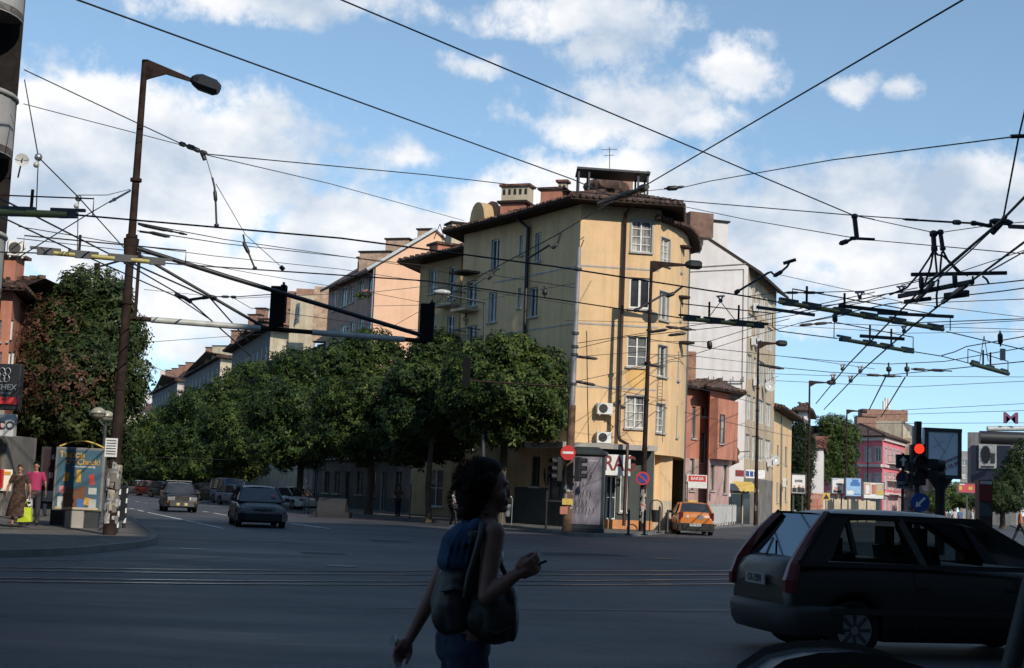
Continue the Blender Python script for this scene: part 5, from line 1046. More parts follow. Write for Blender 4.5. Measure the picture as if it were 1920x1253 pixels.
# wrought iron gate
g0=P2(1249,940,76);g1=P2(1288,940,77); mb=MB()
for k in range(13): q=g0.lerp(g1,k/12); mb.bar(V3(q,.2),V3(q,2.6+.7*abs(sin(k*pi/6))),.05,.05,BLK if k%3 else RUST)
for z in (.5,1.6,2.5): mb.bar(V3(g0,z),V3(g1,z),.06,.06,RUST)
tag(mb.build('iron_gate'),'rusty wrought iron gate between the yellow and salmon houses','gate')
# shop signs at the left edge
def esign(lab,x0,x1,y0,y1,Y,m):
    a=W(x0,y0,Y);b=W(x1,y1,Y); mb=MB(); mb.box(((a.x+b.x)/2,Y,(a.z+b.z)/2),(b.x-a.x,.25,a.z-b.z),m); return tag(mb.build('shop_sign',bev=.02),lab,'sign'),a,b
o,a,b=esign('black hanging shop sign with a looped emblem and red stripe at the left edge',-40,37,681,770,33,BLK)
c=(a.z+b.z)/2; cx=W(12,720,33).x; mb=MB(); mb.box(((a.x+b.x)/2,32.85,W(10,752,33).z),(b.x-a.x,.02,.16),REDS); mb.build('red_stripe',o)
mb=MB(); z=W(12,705,33).z
for dx,dz in ((-.09,.12),(.09,.12),(-.07,-.1),(.07,-.1)): mb.tube([(cx+dx*.75+.065*cos(q*pi/6),32.84,z+dz*.75+.085*sin(q*pi/6)) for q in range(13)],.013,ALU,5)
mb.build('emblem',o); text('ARCHEX',o,(W(5,731,33).x,32.85,W(5,727,33).z),(1,0,0),.19,ALU); text('SOCIAL HOUSE',o,(W(5,731,33).x,32.85,W(5,738,33).z),(1,0,0),.07,ALU)
o,a,b=esign('white shop sign with red and grey letters under the black sign',-30,27,775,820,33,CURT); text('TA',o,(W(-5,797,33).x,32.85,W(5,798,33).z),(1,0,0),.26,REDS); text('CO',o,(W(14,797,33).x+.02,32.85,W(5,798,33).z),(1,0,0),.26,DGR)
mb=MB(); a=W(0,860,48);  mb.prism([(-3.2,0),(-.1,0),(-.1,2.7),(-3.2,2.7)],(0,3,0),DKGW,org=(a.x+.3,48,.13)); mb.tube([(a.x-3,47.2,3.0),(a.x+.3,47.2,3.0)],.35,DKGW,10); mb.tube([(a.x-3,47.2,3.6),(a.x+.2,47.2,3.6)],.30,CREAM,10); k_=tag(mb.build('kiosk'),'low cream kiosk with rounded canopy behind the couple','kiosk')
mb=MB(); a=W(4,880,47.9);b=W(20,921,47.9); mb.box(((a.x+b.x)/2,47.92,(a.z+b.z)/2),(b.x-a.x,.06,a.z-b.z),emit('lit poster',(.9,.8,.6),.25,(.6,.55,.45))); lp_=tag(mb.build('lit_poster'),'bright lit poster with orange band behind the couple','poster'); mb=MB(); mb.box(((a.x+b.x)/2,47.87,a.z-.12),((b.x-a.x)*.8,.03,.1),OY); mb.build('orange_band',lp_)
mb=MB(); a=W(-3,880,47.8);b=W(4,915,47.8); mb.box(((a.x+b.x)/2,47.85,(a.z+b.z)/2),(b.x-a.x,.1,a.z-b.z),REDS); tag(mb.build('red_board'),'red board left of the lit poster','sign')
# =============== OVERHEAD WIRES ===============
def P3(p):
    px,py,d=p
    return Wz(px,py,-d) if d<0 else W(px,py,d)      # negative third value = height above the road in metres
def wire(lab,pts,r=.011,sag=0.,m=None,group='overhead wires above the junction',name='overhead_wire',fit=None):
    P=[P3(p) for p in pts]; out=[P[0]]
    for a,b in zip(P[:-1],P[1:]):
        n=6 if sag else 1
        for k in range(1,n+1):
            t=k/n; q=a.lerp(b,t); q.z-=sag*4*t*(1-t); out.append(q)
    # keep apparent weight of real 10-14 mm cable bundles
    mb=MB(); mb.tube(out,r,m or WIREM,5); o=tag(mb.build(name),lab,'overhead wire',group); return o
R1=.020
Wl=[
('heavy support cable from the top left corner down to the roof of the yellow building',[(60,-40,30),(145,0,32),(1075,337,58),(1150,370,64)],.026),
('support cable from the top right corner down to the roof of the yellow building',[(1900,-55,34),(1805,0,35),(1215,345,60),(1150,376,64)],.028),
('cable from the top edge left of centre running down right to the first hanging insulator',[(560,-38,26),(640,0,27),(1330,290,36),(1600,404,40),(1640,412,40)],.018),
('thin cable from that insulator on to the tall twin insulators at right',[(1600,404,40),(1750,436,32)],.012),
('thin cable from the right edge crossing to the insulator above the yellow roof',[(1960,247,30),(1905,256,31),(1560,300,42),(1330,340,52),(1283,351,55)],.018),
('short cable tying the roof insulator to the support cable crossing',[(1283,351,55),(1215,358,60)],.014),
('upper wire from the dark left building to the large joint right of the lamp arm',[(45,131,33),(340,270,36),(385,291,37)],.015),
('lower thin wire from the dark left building to the large joint',[(44,195,33),(355,276,36)],.011),
('long wire from the large joint past the yellow roof to the right edge',[(385,289,37),(800,328,46),(1040,356,52),(1280,377,46),(1600,404,40),(1790,417,36)],.016),
('thin wire from the large joint down across the ochre roof',[(388,291,37),(620,345,50),(870,414,75)],.014),
('nearly vertical wire from the dark left building down to two small clamps',[(46,150,33),(72,295,27),(147,370,27),(236,469,33)],.013),
('wire from the upper collar of the tall lamp post slanting down left',[(245,357,37),(206,378,34),(160,405,28),(30,486,26)],.012),
('slack wire between the left clamp and the collar of the tall lamp post',[(148,366,27),(200,366,30),(244,355,37)],.009),
('trolley contact wire, the upper one, from the left olive tube across to the right',[(127,402,-6.0),(640,447,-6.0),(1040,500,-6.0),(1400,556,-6.0),(1465,568,-6.0)],.017),
('trolley contact wire, the lower one, through the second olive tube across the yellow front',[(-30,472,-6.),(80,475,-6.0),(350,497,-6.0),(800,527,-6.),(1060,564,-6.0),(1280,597,-6.0)],.015),
('contact wire linking the white gable olive tube to the lower right one',[(1450,614,-6.),(1460,621,-6.),(1570,635,-6.)],.015),
('contact wire leaving the lower right olive tube toward the right edge',[(1715,660,-6.),(1765,668,-6.),(1820,682,-6.)],.015),
('contact wire leaving the long right olive tube toward the right edge',[(1775,622,-6.),(1920,656,-6.),(1980,672,-6.)],.015),
('contact wire running steeply from the left edge under the tall lamp post, near one',[(-40,350,-6.2),(0,372,-6.2),(208,478,-6.2),(345,557,-6.2)],.018),
('contact wire running steeply from the left edge under the tall lamp post, far one',[(-40,388,-6.2),(0,406,-6.2),(139,471,-6.2),(330,556,-6.2),(395,600,-6.2)],.017),
('contact wire from the left frog down behind the gantry beam to the grey house',[(350,560,-6.2),(440,640,-6.2),(470,668,-6.2)],.022),
('contact wire from the right frog down toward the gantry beam',[(250,495,-6.2),(395,560,-6.2),(466,640,-6.2)],.022),
('span wire from the second collar of the tall lamp post toward the ochre house, upper',[(258,418,37.2),(320,430,40),(420,449,48),(720,492,66),(880,518,75)],.015),
('span wire from the second collar of the tall lamp post toward the ochre house, lower',[(258,433,37.2),(310,440,40),(420,457,48),(840,503,66),(1080,540,58)],.015),
('thin span wire behind the tall lamp post ending at the grey pole, upper',[(35,425,34),(240,459,40),(400,480,48),(640,505,56),(1080,572,58)],.012),
('thin span wire behind the tall lamp post ending at the grey pole, lower',[(32,447,34),(240,470,40),(470,512,52),(700,550,60),(860,580,70)],.011),
('thin wire crossing low behind the gantry to the dark left building',[(270,543,60),(420,558,70)],.012),
('faint far wire over the tree street roofs',[(275,642,90),(440,630,100),(620,620,110)],.018),
('faint far wire descending over the tree street',[(285,687,90),(330,705,110)],.018),
('wire from the round lamp head across the peach gable',[(435,560,70),(700,548,70),(860,530,72)],.014),
('sagging wire with three small insulators left of the middle signal board',[(440,560,50),(470,578,52),(520,585,54),(700,610,60),(900,632,66)],.012),
('wire from the yellow facade fitting slanting up to the roof cable',[(740,610,74),(830,560,70),(905,515,-6.4),(1045,440,-7.),(1150,376,60)],.012),
('wire over the yellow left face below the two bent fittings',[(700,574,70),(860,571,66),(1085,530,58)],.011),
('span wire on the yellow front rising to the right, first',[(1080,654,58),(1168,633,56),(1376,611,52),(1500,589,48),(1660,560,40)],.014),
('span wire on the yellow front rising to the right, second',[(1080,644,58),(1161,632,56),(1328,606,52),(1404,596,48),(1500,579,46),(1640,548,40)],.014),
('thin level wire across the yellow front at third floor height',[(1060,601,60),(1404,609,60),(1500,612,50)],.010),
('wire from the grey pole rising to the lamp post at the yellow front',[(1083,669,58),(1212,659,63)],.012),
('wire from the grey pole rising past the white gable to the far right span',[(1081,715,58),(1161,698,60),(1303,664,62),(1404,632,60),(1500,606,50),(1590,590,44)],.013),
('wire falling from the grey pole across the yellow front to the salmon house',[(1081,715,58),(1130,726,60),(1280,757,70)],.013),
('wire from the lamp post at the yellow front across the white gable, upper',[(1214,636,64),(1330,653,70),(1500,672,80),(1640,692,90)],.017),
('wire from the lamp post at the yellow front across the white gable, middle',[(1212,664,64),(1303,668,70),(1422,682,94)],.015),
('wire from the lamp post at the yellow front across the white gable, lower',[(1212,684,64),(1420,700,94),(1560,705,100),(1920,707,100)],.018),
('thin slanting wire across the white gable to the beige lamp post',[(1210,702,64),(1420,757,94)],.017),
('short wire between gable insulator and the right span',[(1330,640,50),(1404,617,50),(1480,598,46)],.012),
('level wire from the yellow front to the gable insulator',[(1214,640,64),(1330,641,50)],.011),
('low wire across the salmon house to the railing',[(1215,757,64),(1420,805,94),(1520,826,120)],.017),
('long thin wire crossing the white gable diagonally from upper left',[(1225,376,62),(1275,386,56),(1400,412,50),(1594,445,40)],.014),
('thin wire from the first hanging insulator to the right edge',[(1640,451,38),(1920,476,30),(1960,480,30)],.012),
('faint thin wire above the beige roof toward the right',[(1460,515,70),(1700,568,60),(1920,595,60)],.014),
('span wire from the white gable insulator group right across the sky, upper',[(1400,556,44),(1460,549,42),(1540,548,40),(1620,546,38),(1700,530,32),(1760,515,28)],.012),
('span wire under the twin insulators leading left, lower',[(1500,578,42),(1625,565,38),(1664,551,34),(1720,540,30)],.012),
('contact wire through the dark right crossing, upper, to the right edge',[(1500,585,-6.),(1664,551,-6.),(1880,530,-6.),(1960,521,-6.)],.013),
('contact wire through the dark right crossing, lower, to the right edge',[(1500,606,-6.),(1666,570,-6.),(1880,546,-6.),(1960,535,-6.)],.013),
('thin wire to the right edge just below the dark right crossing',[(1690,570,44),(1920,561,38),(1960,560,38)],.012),
('pair member wire to the right edge under the long dark bar, first',[(1700,606,40),(1920,598,34),(1960,596,34)],.013),
('pair member wire to the right edge under the long dark bar, second',[(1740,611,42),(1920,601,36),(1960,599,36)],.010),
('thin level wire from the railing of insulators to the right edge',[(1540,606,60),(1625,609,58),(1920,618,56),(1980,619,56)],.013),
('thin wire just under the lower olive tube frame to the right edge',[(1500,612,60),(1700,625,60),(1920,622,56),(1980,621,56)],.011),
('wire with a hanging dropper near the right edge',[(1765,667,38),(1790,660,38),(1812,650,38),(1920,631,34),(1980,621,34)],.014),
('span wire from the beige lamp post sagging across the sky, upper',[(1422,664,94),(1560,677,84),(1666,683,76),(1771,678,66),(1920,652,56),(1980,640,56)],.020),
('span wire from the beige lamp post sagging across the sky, lower',[(1422,683,94),(1470,690,88),(1556,698,84),(1659,704,80),(1731,697,70),(1920,678,56),(1980,672,56)],.022),
('far thin wire crossing behind the lamp post with the white wall',[(1455,714,120),(1700,726,120),(1920,715,110),(1980,710,110)],.022),
('far thin wire above the pink building',[(1690,769,150),(1920,757,130),(1980,754,130)],.024),
('second far thin wire above the pink building',[(1600,779,160),(1690,777,150),(1920,770,130),(1980,768,130)],.024),
('lowest far wire above the billboard column',[(1560,795,170),(1920,793,140),(1980,793,140)],.024),
('tram street contact wire receding beside the white wall, left one',[(1960,330,-6.),(1880,412,-6.),(1740,530,-6.),(1671,601,-6.),(1590,684,-6.),(1530,757,-6.)],.022),
('tram street contact wire receding beside the white wall, right one',[(1960,425,-6.),(1815,532,-6.),(1714,609,-6.),(1610,700,-6.),(1545,768,-6.)],.022),
('outer contact wire receding to the pink building, left one',[(1660,708,-6.),(1630,768,-6.)],.026),
('outer contact wire receding to the pink building, right one',[(1697,708,-6.),(1652,782,-6.)],.026),
('nearly vertical feeder cable at the right edge',[(1935,150,30),(1910,256,30),(1880,415,30)],.022),
('feeder from the right corner joint to the long dark bar',[(1868,424,30),(1820,470,29),(1735,545,27)],.016),
('feeder from the right corner joint to the beam crossing',[(1860,430,30),(1790,492,29),(1725,545,28)],.012),
('cable from the right edge to the dark bar end',[(1960,450,30),(1850,512,27)],.016),
('cable from the right edge rising over the dark bar',[(1960,455,32),(1905,475,31),(1800,510,28),(1690,535,28)],.010),
('thin tie from the twin insulators to the right corner joint',[(1765,436,31),(1870,421,30),(1960,413,29)],.010),
('drop line under the large joint, upper',[(385,291,37),(398,335,37)],.010),
('thin line from the drop rods slanting right to a small ball',[(405,345,37),(460,440,40),(530,503,44)],.010),
('low far wires in front of the dark trees',[(250,856,90),(420,862,90),(470,858,100)],.014),
]
for w in Wl: wire(*w[:2],r=w[2])
def rodset(lab,pts,r,cat='insulator',blobs=(),m=BLK,group='insulators and fittings on the wires',name='wire_insulator'):
    r*=.8; P=[P3(p) for p in pts]; mb=MB(); mb.tube(P,r,m,7)
    for (k,rad,ln) in blobs:
        i=min(int(k),len(P)-2); a=P[i].lerp(P[i+1],k-i); d=(P[i+1]-P[i]).normalized(); rad*=.72; mb.tube([a-d*ln/2,a-d*ln*.3,a+d*ln*.3,a+d*ln/2],[rad*.4,rad,rad,rad*.4],m,8)
    return tag(mb.build(name),lab,cat,group)
rodset('large chained joint right of the tall lamp post',[(340,270,37),(360,277,37),(375,284,37),(388,288,37)],.05,blobs=((.1,.09,.2),(.9,.1,.25),(1.6,.09,.2),(2.5,.08,.2)))
rodset('hooked part hanging from the large joint',[(378,286,37),(384,300,37)],.07)
rodset('vertical insulator rod above the contact wire, upper drop',[(398,333,37),(402,350,37),(404,372,37),(406,424,37)],.035,blobs=((1.8,.07,.35),(2.98,.09,.1)))
rodset('slanted insulator rod above the contact wire, lower drop',[(456,440,40),(460,462,40),(465,472,40),(478,504,40)],.035,blobs=((1.3,.08,.4),(2.98,.09,.1)))
rodset('small dark ball at the end of the thin line',[(526,500,44),(532,506,44)],.09)
rodset('insulator above the yellow roof terrace',[(1245,354,56),(1262,353,56),(1283,350,56)],.05,blobs=((.9,.14,.5),(1.6,.08,.3)))
rodset('dark cable crossing knot on the edge of the yellow roof',[(1120,382,63),(1155,372,63),(1195,358,62),(1213,350,61)],.16,blobs=((1.5,.24,.8),(2.5,.26,.7)))
rodset('first bent fitting high on the yellow left face',[(990,485,57),(1030,460,56),(1036,466,56),(1045,458,56),(1052,437,56)],.055,blobs=((2.5,.1,.3),))
rodset('second bent fitting lower on the yellow left face',[(878,541,60),(910,520,60),(915,524,60),(925,514,60),(930,500,60)],.055,blobs=((2.5,.1,.3),))
rodset('bent fitting in front of the lamp post at the yellow front',[(1192,582,50),(1245,552,50),(1250,556,50),(1262,551,50),(1280,537,50)],.05,blobs=((0.02,.1,.2),(2.6,.10,.35)))
rodset('bent fitting with T bar in front of the white gable',[(1381,548,44),(1440,512,44),(1446,510,44),(1453,517,44),(1463,511,44),(1476,500,44),(1482,489,44)],.045,blobs=((.02,.10,.2),(3.6,.09,.35)))
rodset('short T bar at the end of the gable fitting',[(1469,494,44),(1492,487,44)],.07)
rodset('hanging rod insulator right of the gable, with crossbar',[(1602,404,40),(1607,449,40)],.09,blobs=((.04,.13,.15),))
rodset('crossbar under the hanging rod insulator',[(1575,457,40),(1590,452,40),(1600,447,40),(1640,449,40)],.055,blobs=((.5,.1,.3),(2.,.08,.2)))
rodset('left of the two tall twin insulators',[(1750,436,30),(1752,470,30)],.07,blobs=((.08,.12,.15),(.9,.1,.15)))
rodset('right of the two tall twin insulators',[(1763,434,30),(1768,468,30)],.06,blobs=((.05,.1,.12),(.95,.09,.1)))
rodset('long chain of insulators left of the right corner joint',[(1705,412,31),(1790,417,31),(1830,419,30),(1850,423,30),(1856,420,30)],.03,blobs=((.05,.04,.4),(1.1,.08,.4),(1.9,.08,.2),(2.6,.06,.5)))
rodset('dark corner joint at the right edge',[(1857,422,30),(1858,415,30),(1890,417,30),(1893,425,30),(1960,428,29)],.06,blobs=((1.6,.10,.5),))
rodset('diagonal clamp below the corner joint',[(1885,405,30),(1876,421,30),(1860,438,30)],.07)
rodset('clamp on the feeder cable at the upper right edge',[(1895,256,30),(1925,255,30)],.06)
rodset('insulator on the first frog wire left',[(330,553,-6.2),(345,558,-6.2),(357,566,-6.2)],.07)
rodset('frog fitting between the two steep wires',[(357,562,-6.2),(385,558,-6.2),(398,556,-6.2),(408,564,-6.2)],.05,blobs=((1.,.07,.4),(2.4,.09,.3)))
rodset('horizontal tie with insulators left of the grey house board',[(395,556,45),(440,557,46),(510,552,48)],.02,blobs=((.6,.06,.4),(.95,.06,.3)))
rodset('strain insulator on the upper wire beside the tall lamp post',[(275,424,38),(303,430,38),(350,440,39)],.03,blobs=((.5,.07,.9),(1.3,.05,.4),(1.8,.05,.3)))
rodset('strain insulator on the lower wire beside the tall lamp post',[(262,434,38),(290,438,38),(312,443,38)],.04,blobs=((1.4,.07,.6),))
rodset('strain rod on the wire at the left of the tall lamp post',[(206,379,33),(244,358,37)],.035,blobs=((.2,.06,.4),))
for k,(x,y) in enumerate(((1455,575),(1560,555),(1635,547),(1690,535))): pass
for lab,x0,y0,x1,y1,Y in (('chain insulator at the grey pole top side',1084,669,1120,673,58),('chain insulator low on the grey pole',1083,716,1115,722,58),('chain insulator on the lamp post at the yellow front, upper',1216,684,1234,687,64),('chain insulator on the beige lamp post',1425,684,1470,692,93),('chain insulator left of the far right span',1470,549,1545,549,42),('spiral insulator right of the white gable',1500,610,1560,605,50),('chain insulator far right, long one',1708,692,1785,696,70),('chain insulator in the middle of the lower span',1625,703,1690,706,80),('dark clip pair on the first front wire',1225,622,1245,619,55),('dark clip on the second front wire',1262,628,1280,626,55),('dark sleeve near the yellow front right edge',1250,613,1305,619,54)):
    rodset(lab,[(x0,y0,Y),((x0+x1)/2,(y0+y1)/2,Y),(x1,y1,Y)],.03*Y/50,blobs=((.4,.07*Y/50,.5*Y/50),(1.3,.075*Y/50,.5*Y/50)))
for lab,x,y0,y1,Y in (('small vertical double insulator on the white gable',1330,640,654,50),('dropper insulator right of the beige roof',1565,588,605,44),('upright post insulator on the lower far span, left',1666,680,705,78),('upright post insulator on the lower far span, right',1700,680,705,76),('dark egg insulator under the dark bar, left',1727,522,540,28),('dark egg insulator under the dark bar, right',1790,518,535,28),('small dropper near the right edge',1875,620,650,36),('tiny insulator in front of the yellow left face',1021,536,560,60)):
    rodset(lab,[(x,y0,Y),(x+1,y1,Y)],.02*Y/30 if Y<60 else .06,blobs=((.5,.09*Y/34,.3),))
# feeder ropes below the twin insulators
mb=MB()
for pts in ([(1750,470),(1742,485),(1722,515),(1700,540),(1668,553)],[(1750,472),(1745,500),(1735,530),(1725,545)],[(1752,470),(1758,478),(1768,480),(1785,495),(1800,510),(1815,517)],[(1768,470),(1778,490),(1796,510)],[(1766,472),(1762,515)],[(1753,474),(1757,515)],[(1760,525),(1756,555),(1757,575),(1752,577)],[(1842,518),(1850,524),(1854,532)],[(1824,518),(1824,532),(1822,535)]):
    mb.tube([W(x,y,28.5) for x,y in pts],.022,WIREM,6)
tag(mb.build('feeder_cables'),'fan of black feeder cables hanging from the tall twin insulators','feeder cables')
mb=MB(); w=W(1769,430+36,30); mb.tube([W(1760,466,30),W(1766,464,30),W(1772,468,30)],.03,WHT,6)
def bar_(lab,x0,y0,x1,y1,d,r,m=BLK): 
    a=P3((x0,y0,d)); b=P3((x1,y1,d)); mb=MB(); mb.bar(a,b,r*.6,r*.85,m); return tag(mb.build('insulator_bar',bev=.01),lab,'insulator','dark insulator bars of the crossing')
bar_('longest dark insulator bar, below the twin insulators',1708,515,1888,512,28.5,.09)
bar_('dark bar crossing upward in the right crossing, upper',1685,556,1825,528,-6.,.11,BLK)
bar_('dark bar crossing upward in the right crossing, lower',1696,566,1745,560,-6.,.10)
bar_('short thick dark bar right in the crossing',1772,556,1815,550,-6.,.16)
bar_('diagonal clamp bar left in the crossing',1718,564,1750,531,-6.,.11)
bar_('diagonal clamp bar right in the crossing',1767,567,1812,534,-6.,.11)
bar_('thin dark bar left of the long olive tube',1418,576,1528,591,34,.09,DGR)
bar_('dark bar under the crossing, left half',1572,573,1702,588,33,.10,BLK)
bar_('grey bar under the crossing, right half',1645,587,1788,594,33,.09,DGR)
bar_('short grey bar above the lower olive tube',1612,630,1696,636,37,.10,DGR)
def olive(lab,p0,p1,z,fr=None,clips=(),r=.055,posts=(),end=((0,.1),(.9,1))):
    a=Wz(*p0,z);b=Wz(*p1,z); root=thing('section_insulator',lab,'insulator',a,'olive section insulators of the trolley wires'); mb=MB(); mb.tube([a,b],r,OLIVE,10); mb.build('tube',root); d=(b-a).normalized()
    for t in clips: mb=MB(); c=a.lerp(b,t); mb.bar(c-d*.30+Vector((0,0,r+.02)),c+d*.30+Vector((0,0,r+.02)),.07,.05,DGR); mb.bar(c-d*.16+Vector((0,0,-.01)),c+d*.16,.11,.10,DGR); mb.build('clamp',root)
    if fr:
        mb=MB(); P=[a.lerp(b,fr[0]),a.lerp(b,fr[0])+Vector((0,0,fr[2])),a.lerp(b,fr[1])+Vector((0,0,fr[2])),a.lerp(b,fr[1])]; mb.tube(P,.014,RUST,6); mb.build('bow',root)
        for t in posts: mb=MB(); c=a.lerp(b,t); mb.tube([c,c+Vector((0,0,fr[2]+.12))],.028,RUST,6); mb.build('stem',root)
    return root
olive('olive insulator tube at the left edge, highest of all',(-60,396),(127,403),6.,(-.1,1.25,.30),(.5,1.0),r=.065,posts=(.63,))
olive('olive insulator tube crossing behind the tall lamp post',(95,474),(295,492),6.,(-.25,1.27,.30),(-.05,.3,.67,1.0),r=.052,posts=(.26,))
olive('olive insulator tube in front of the white gable',(1290,598),(1428,612),6.,(-.1,1.15,.36),(.02,.35,.7,.95),posts=(.28,.68))
olive('long olive insulator tube at right under the dark bars',(1462,566),(1768,618),6.,(.07,1.05,.34),(.05,.18,.36,.52,.7,.95),posts=(.15,.37))
olive('short olive insulator tube in the lower right sky',(1578,636),(1712,660),6.,(-.1,1.0,.42),(.03,.38,.62,.92),posts=(.38,.68))
olive('grey-olive insulator tube near the right edge, lowest of all',(1822,682),(1890,701),6.,(-.1,1.0,.4),(.1,.5,.9),r=.07,posts=(.3,.5))
mb=MB(); c=W(1880,665,36); mb.box(c,(.13,.05,.3),CURT); tag(mb.build('hanging_tag'),'small pale tag hanging from a wire near the right edge','tag')
for k,(x,y,dx) in enumerate(((1351,556,8),(1612,549,9),(1690,538,9),(1580,684,5),(1613,688,5),(1562,703,5),(1595,706,5),(1695,613,5))):
    mb=MB(); Y=44 if y<620 else 80; a=W(x-dx,y,Y);b=W(x+dx,y-1,Y); c=W(x,y+8,Y); mb.tube([a,b],.03*Y/44,ALU,6); mb.tube([a.lerp(b,.2),c,a.lerp(b,.8)],.035*Y/44,ALU,6); mb.ball(c,.07*Y/44,DGR,8,6); tag(mb.build('wire_hanger'),['wire hanger above the olive tube at the white gable','wire hanger right of the beige roof','wire hanger left of the dark crossing','left wire hanger on the upper far span','right wire hanger on the upper far span','left wire hanger on the lower far span','right wire hanger on the lower far span','wire hanger above the short grey bar'][k],'wire hanger','wire hangers with triangular clips')
mb=MB(); c=W(1351,572,44); 
for x,y in ((1325,600),(1382,605)): mb.tube([W(1351,566,40),W(x,y,35)],.012,WIREM,5)
tag(mb.build('hanger_ropes'),'V of two ropes holding the olive tube at the white gable','rope')
mb=MB(); mb.tube([W(1845,630,36),W(1837,678,36)],.01,WIREM,5); mb.tube([W(1845,630,36),W(1853,678,36)],.01,WIREM,5); tag(mb.build('hanger_ropes'),'V of two ropes holding the lowest olive tube near the right edge','rope')
for lab,x,y0,y1 in (('dropper with small insulator above the highest olive tube',72,295,397),('dropper with small insulator above the second olive tube',147,372,470)):
    mb=MB(); mb.tube([W(x,y0,24 if x<100 else 28),W(x-4 if x<100 else x-2,y1,24 if x<100 else 28)],.010,WIREM,5); mb.ball(W(x,y0,24 if x<100 else 28),.07,ALU,8,6); mb.ball(W(x-4,y0+14,24 if x<100 else 28),.055,CURT,8,6); tag(mb.build('dropper'),lab,'dropper')
w=W(1143,276,70); a=W(1143,340,70); mb=MB(); mb.tube([a,w],.02,DGR,5); 
for z,l in ((.15,.8),(.45,.5)): mb.tube([w+Vector((-l/2,0,-z)),w+Vector((l/2,0,-z+.05))],.015,DGR,5)
tag(mb.build('tv_antenna'),'thin television antenna standing on the yellow roof','antenna')
w=W(825,420,111); mb=MB(); mb.tube([w,w+Vector((.4,0,-1.2))],.03,DGR,5); mb.tube([w,w+Vector((-.4,0,-1.2))],.03,DGR,5); tag(mb.build('tv_antenna'),'small forked antenna on the peach gable ridge','antenna')
# dead tram pole behind the big tree
b9=W(184,960,70); b9.z=.13; t9=W(182,494,70); mb=MB(); mb.tube([b9,t9],.15,RUST,8); mb.tube([t9-Vector((0,0,.2)),W(236,486,60)],.05,RUST,6); tag(mb.build('tram_pole'),'rusty pole top poking out of the big left tree','pole')
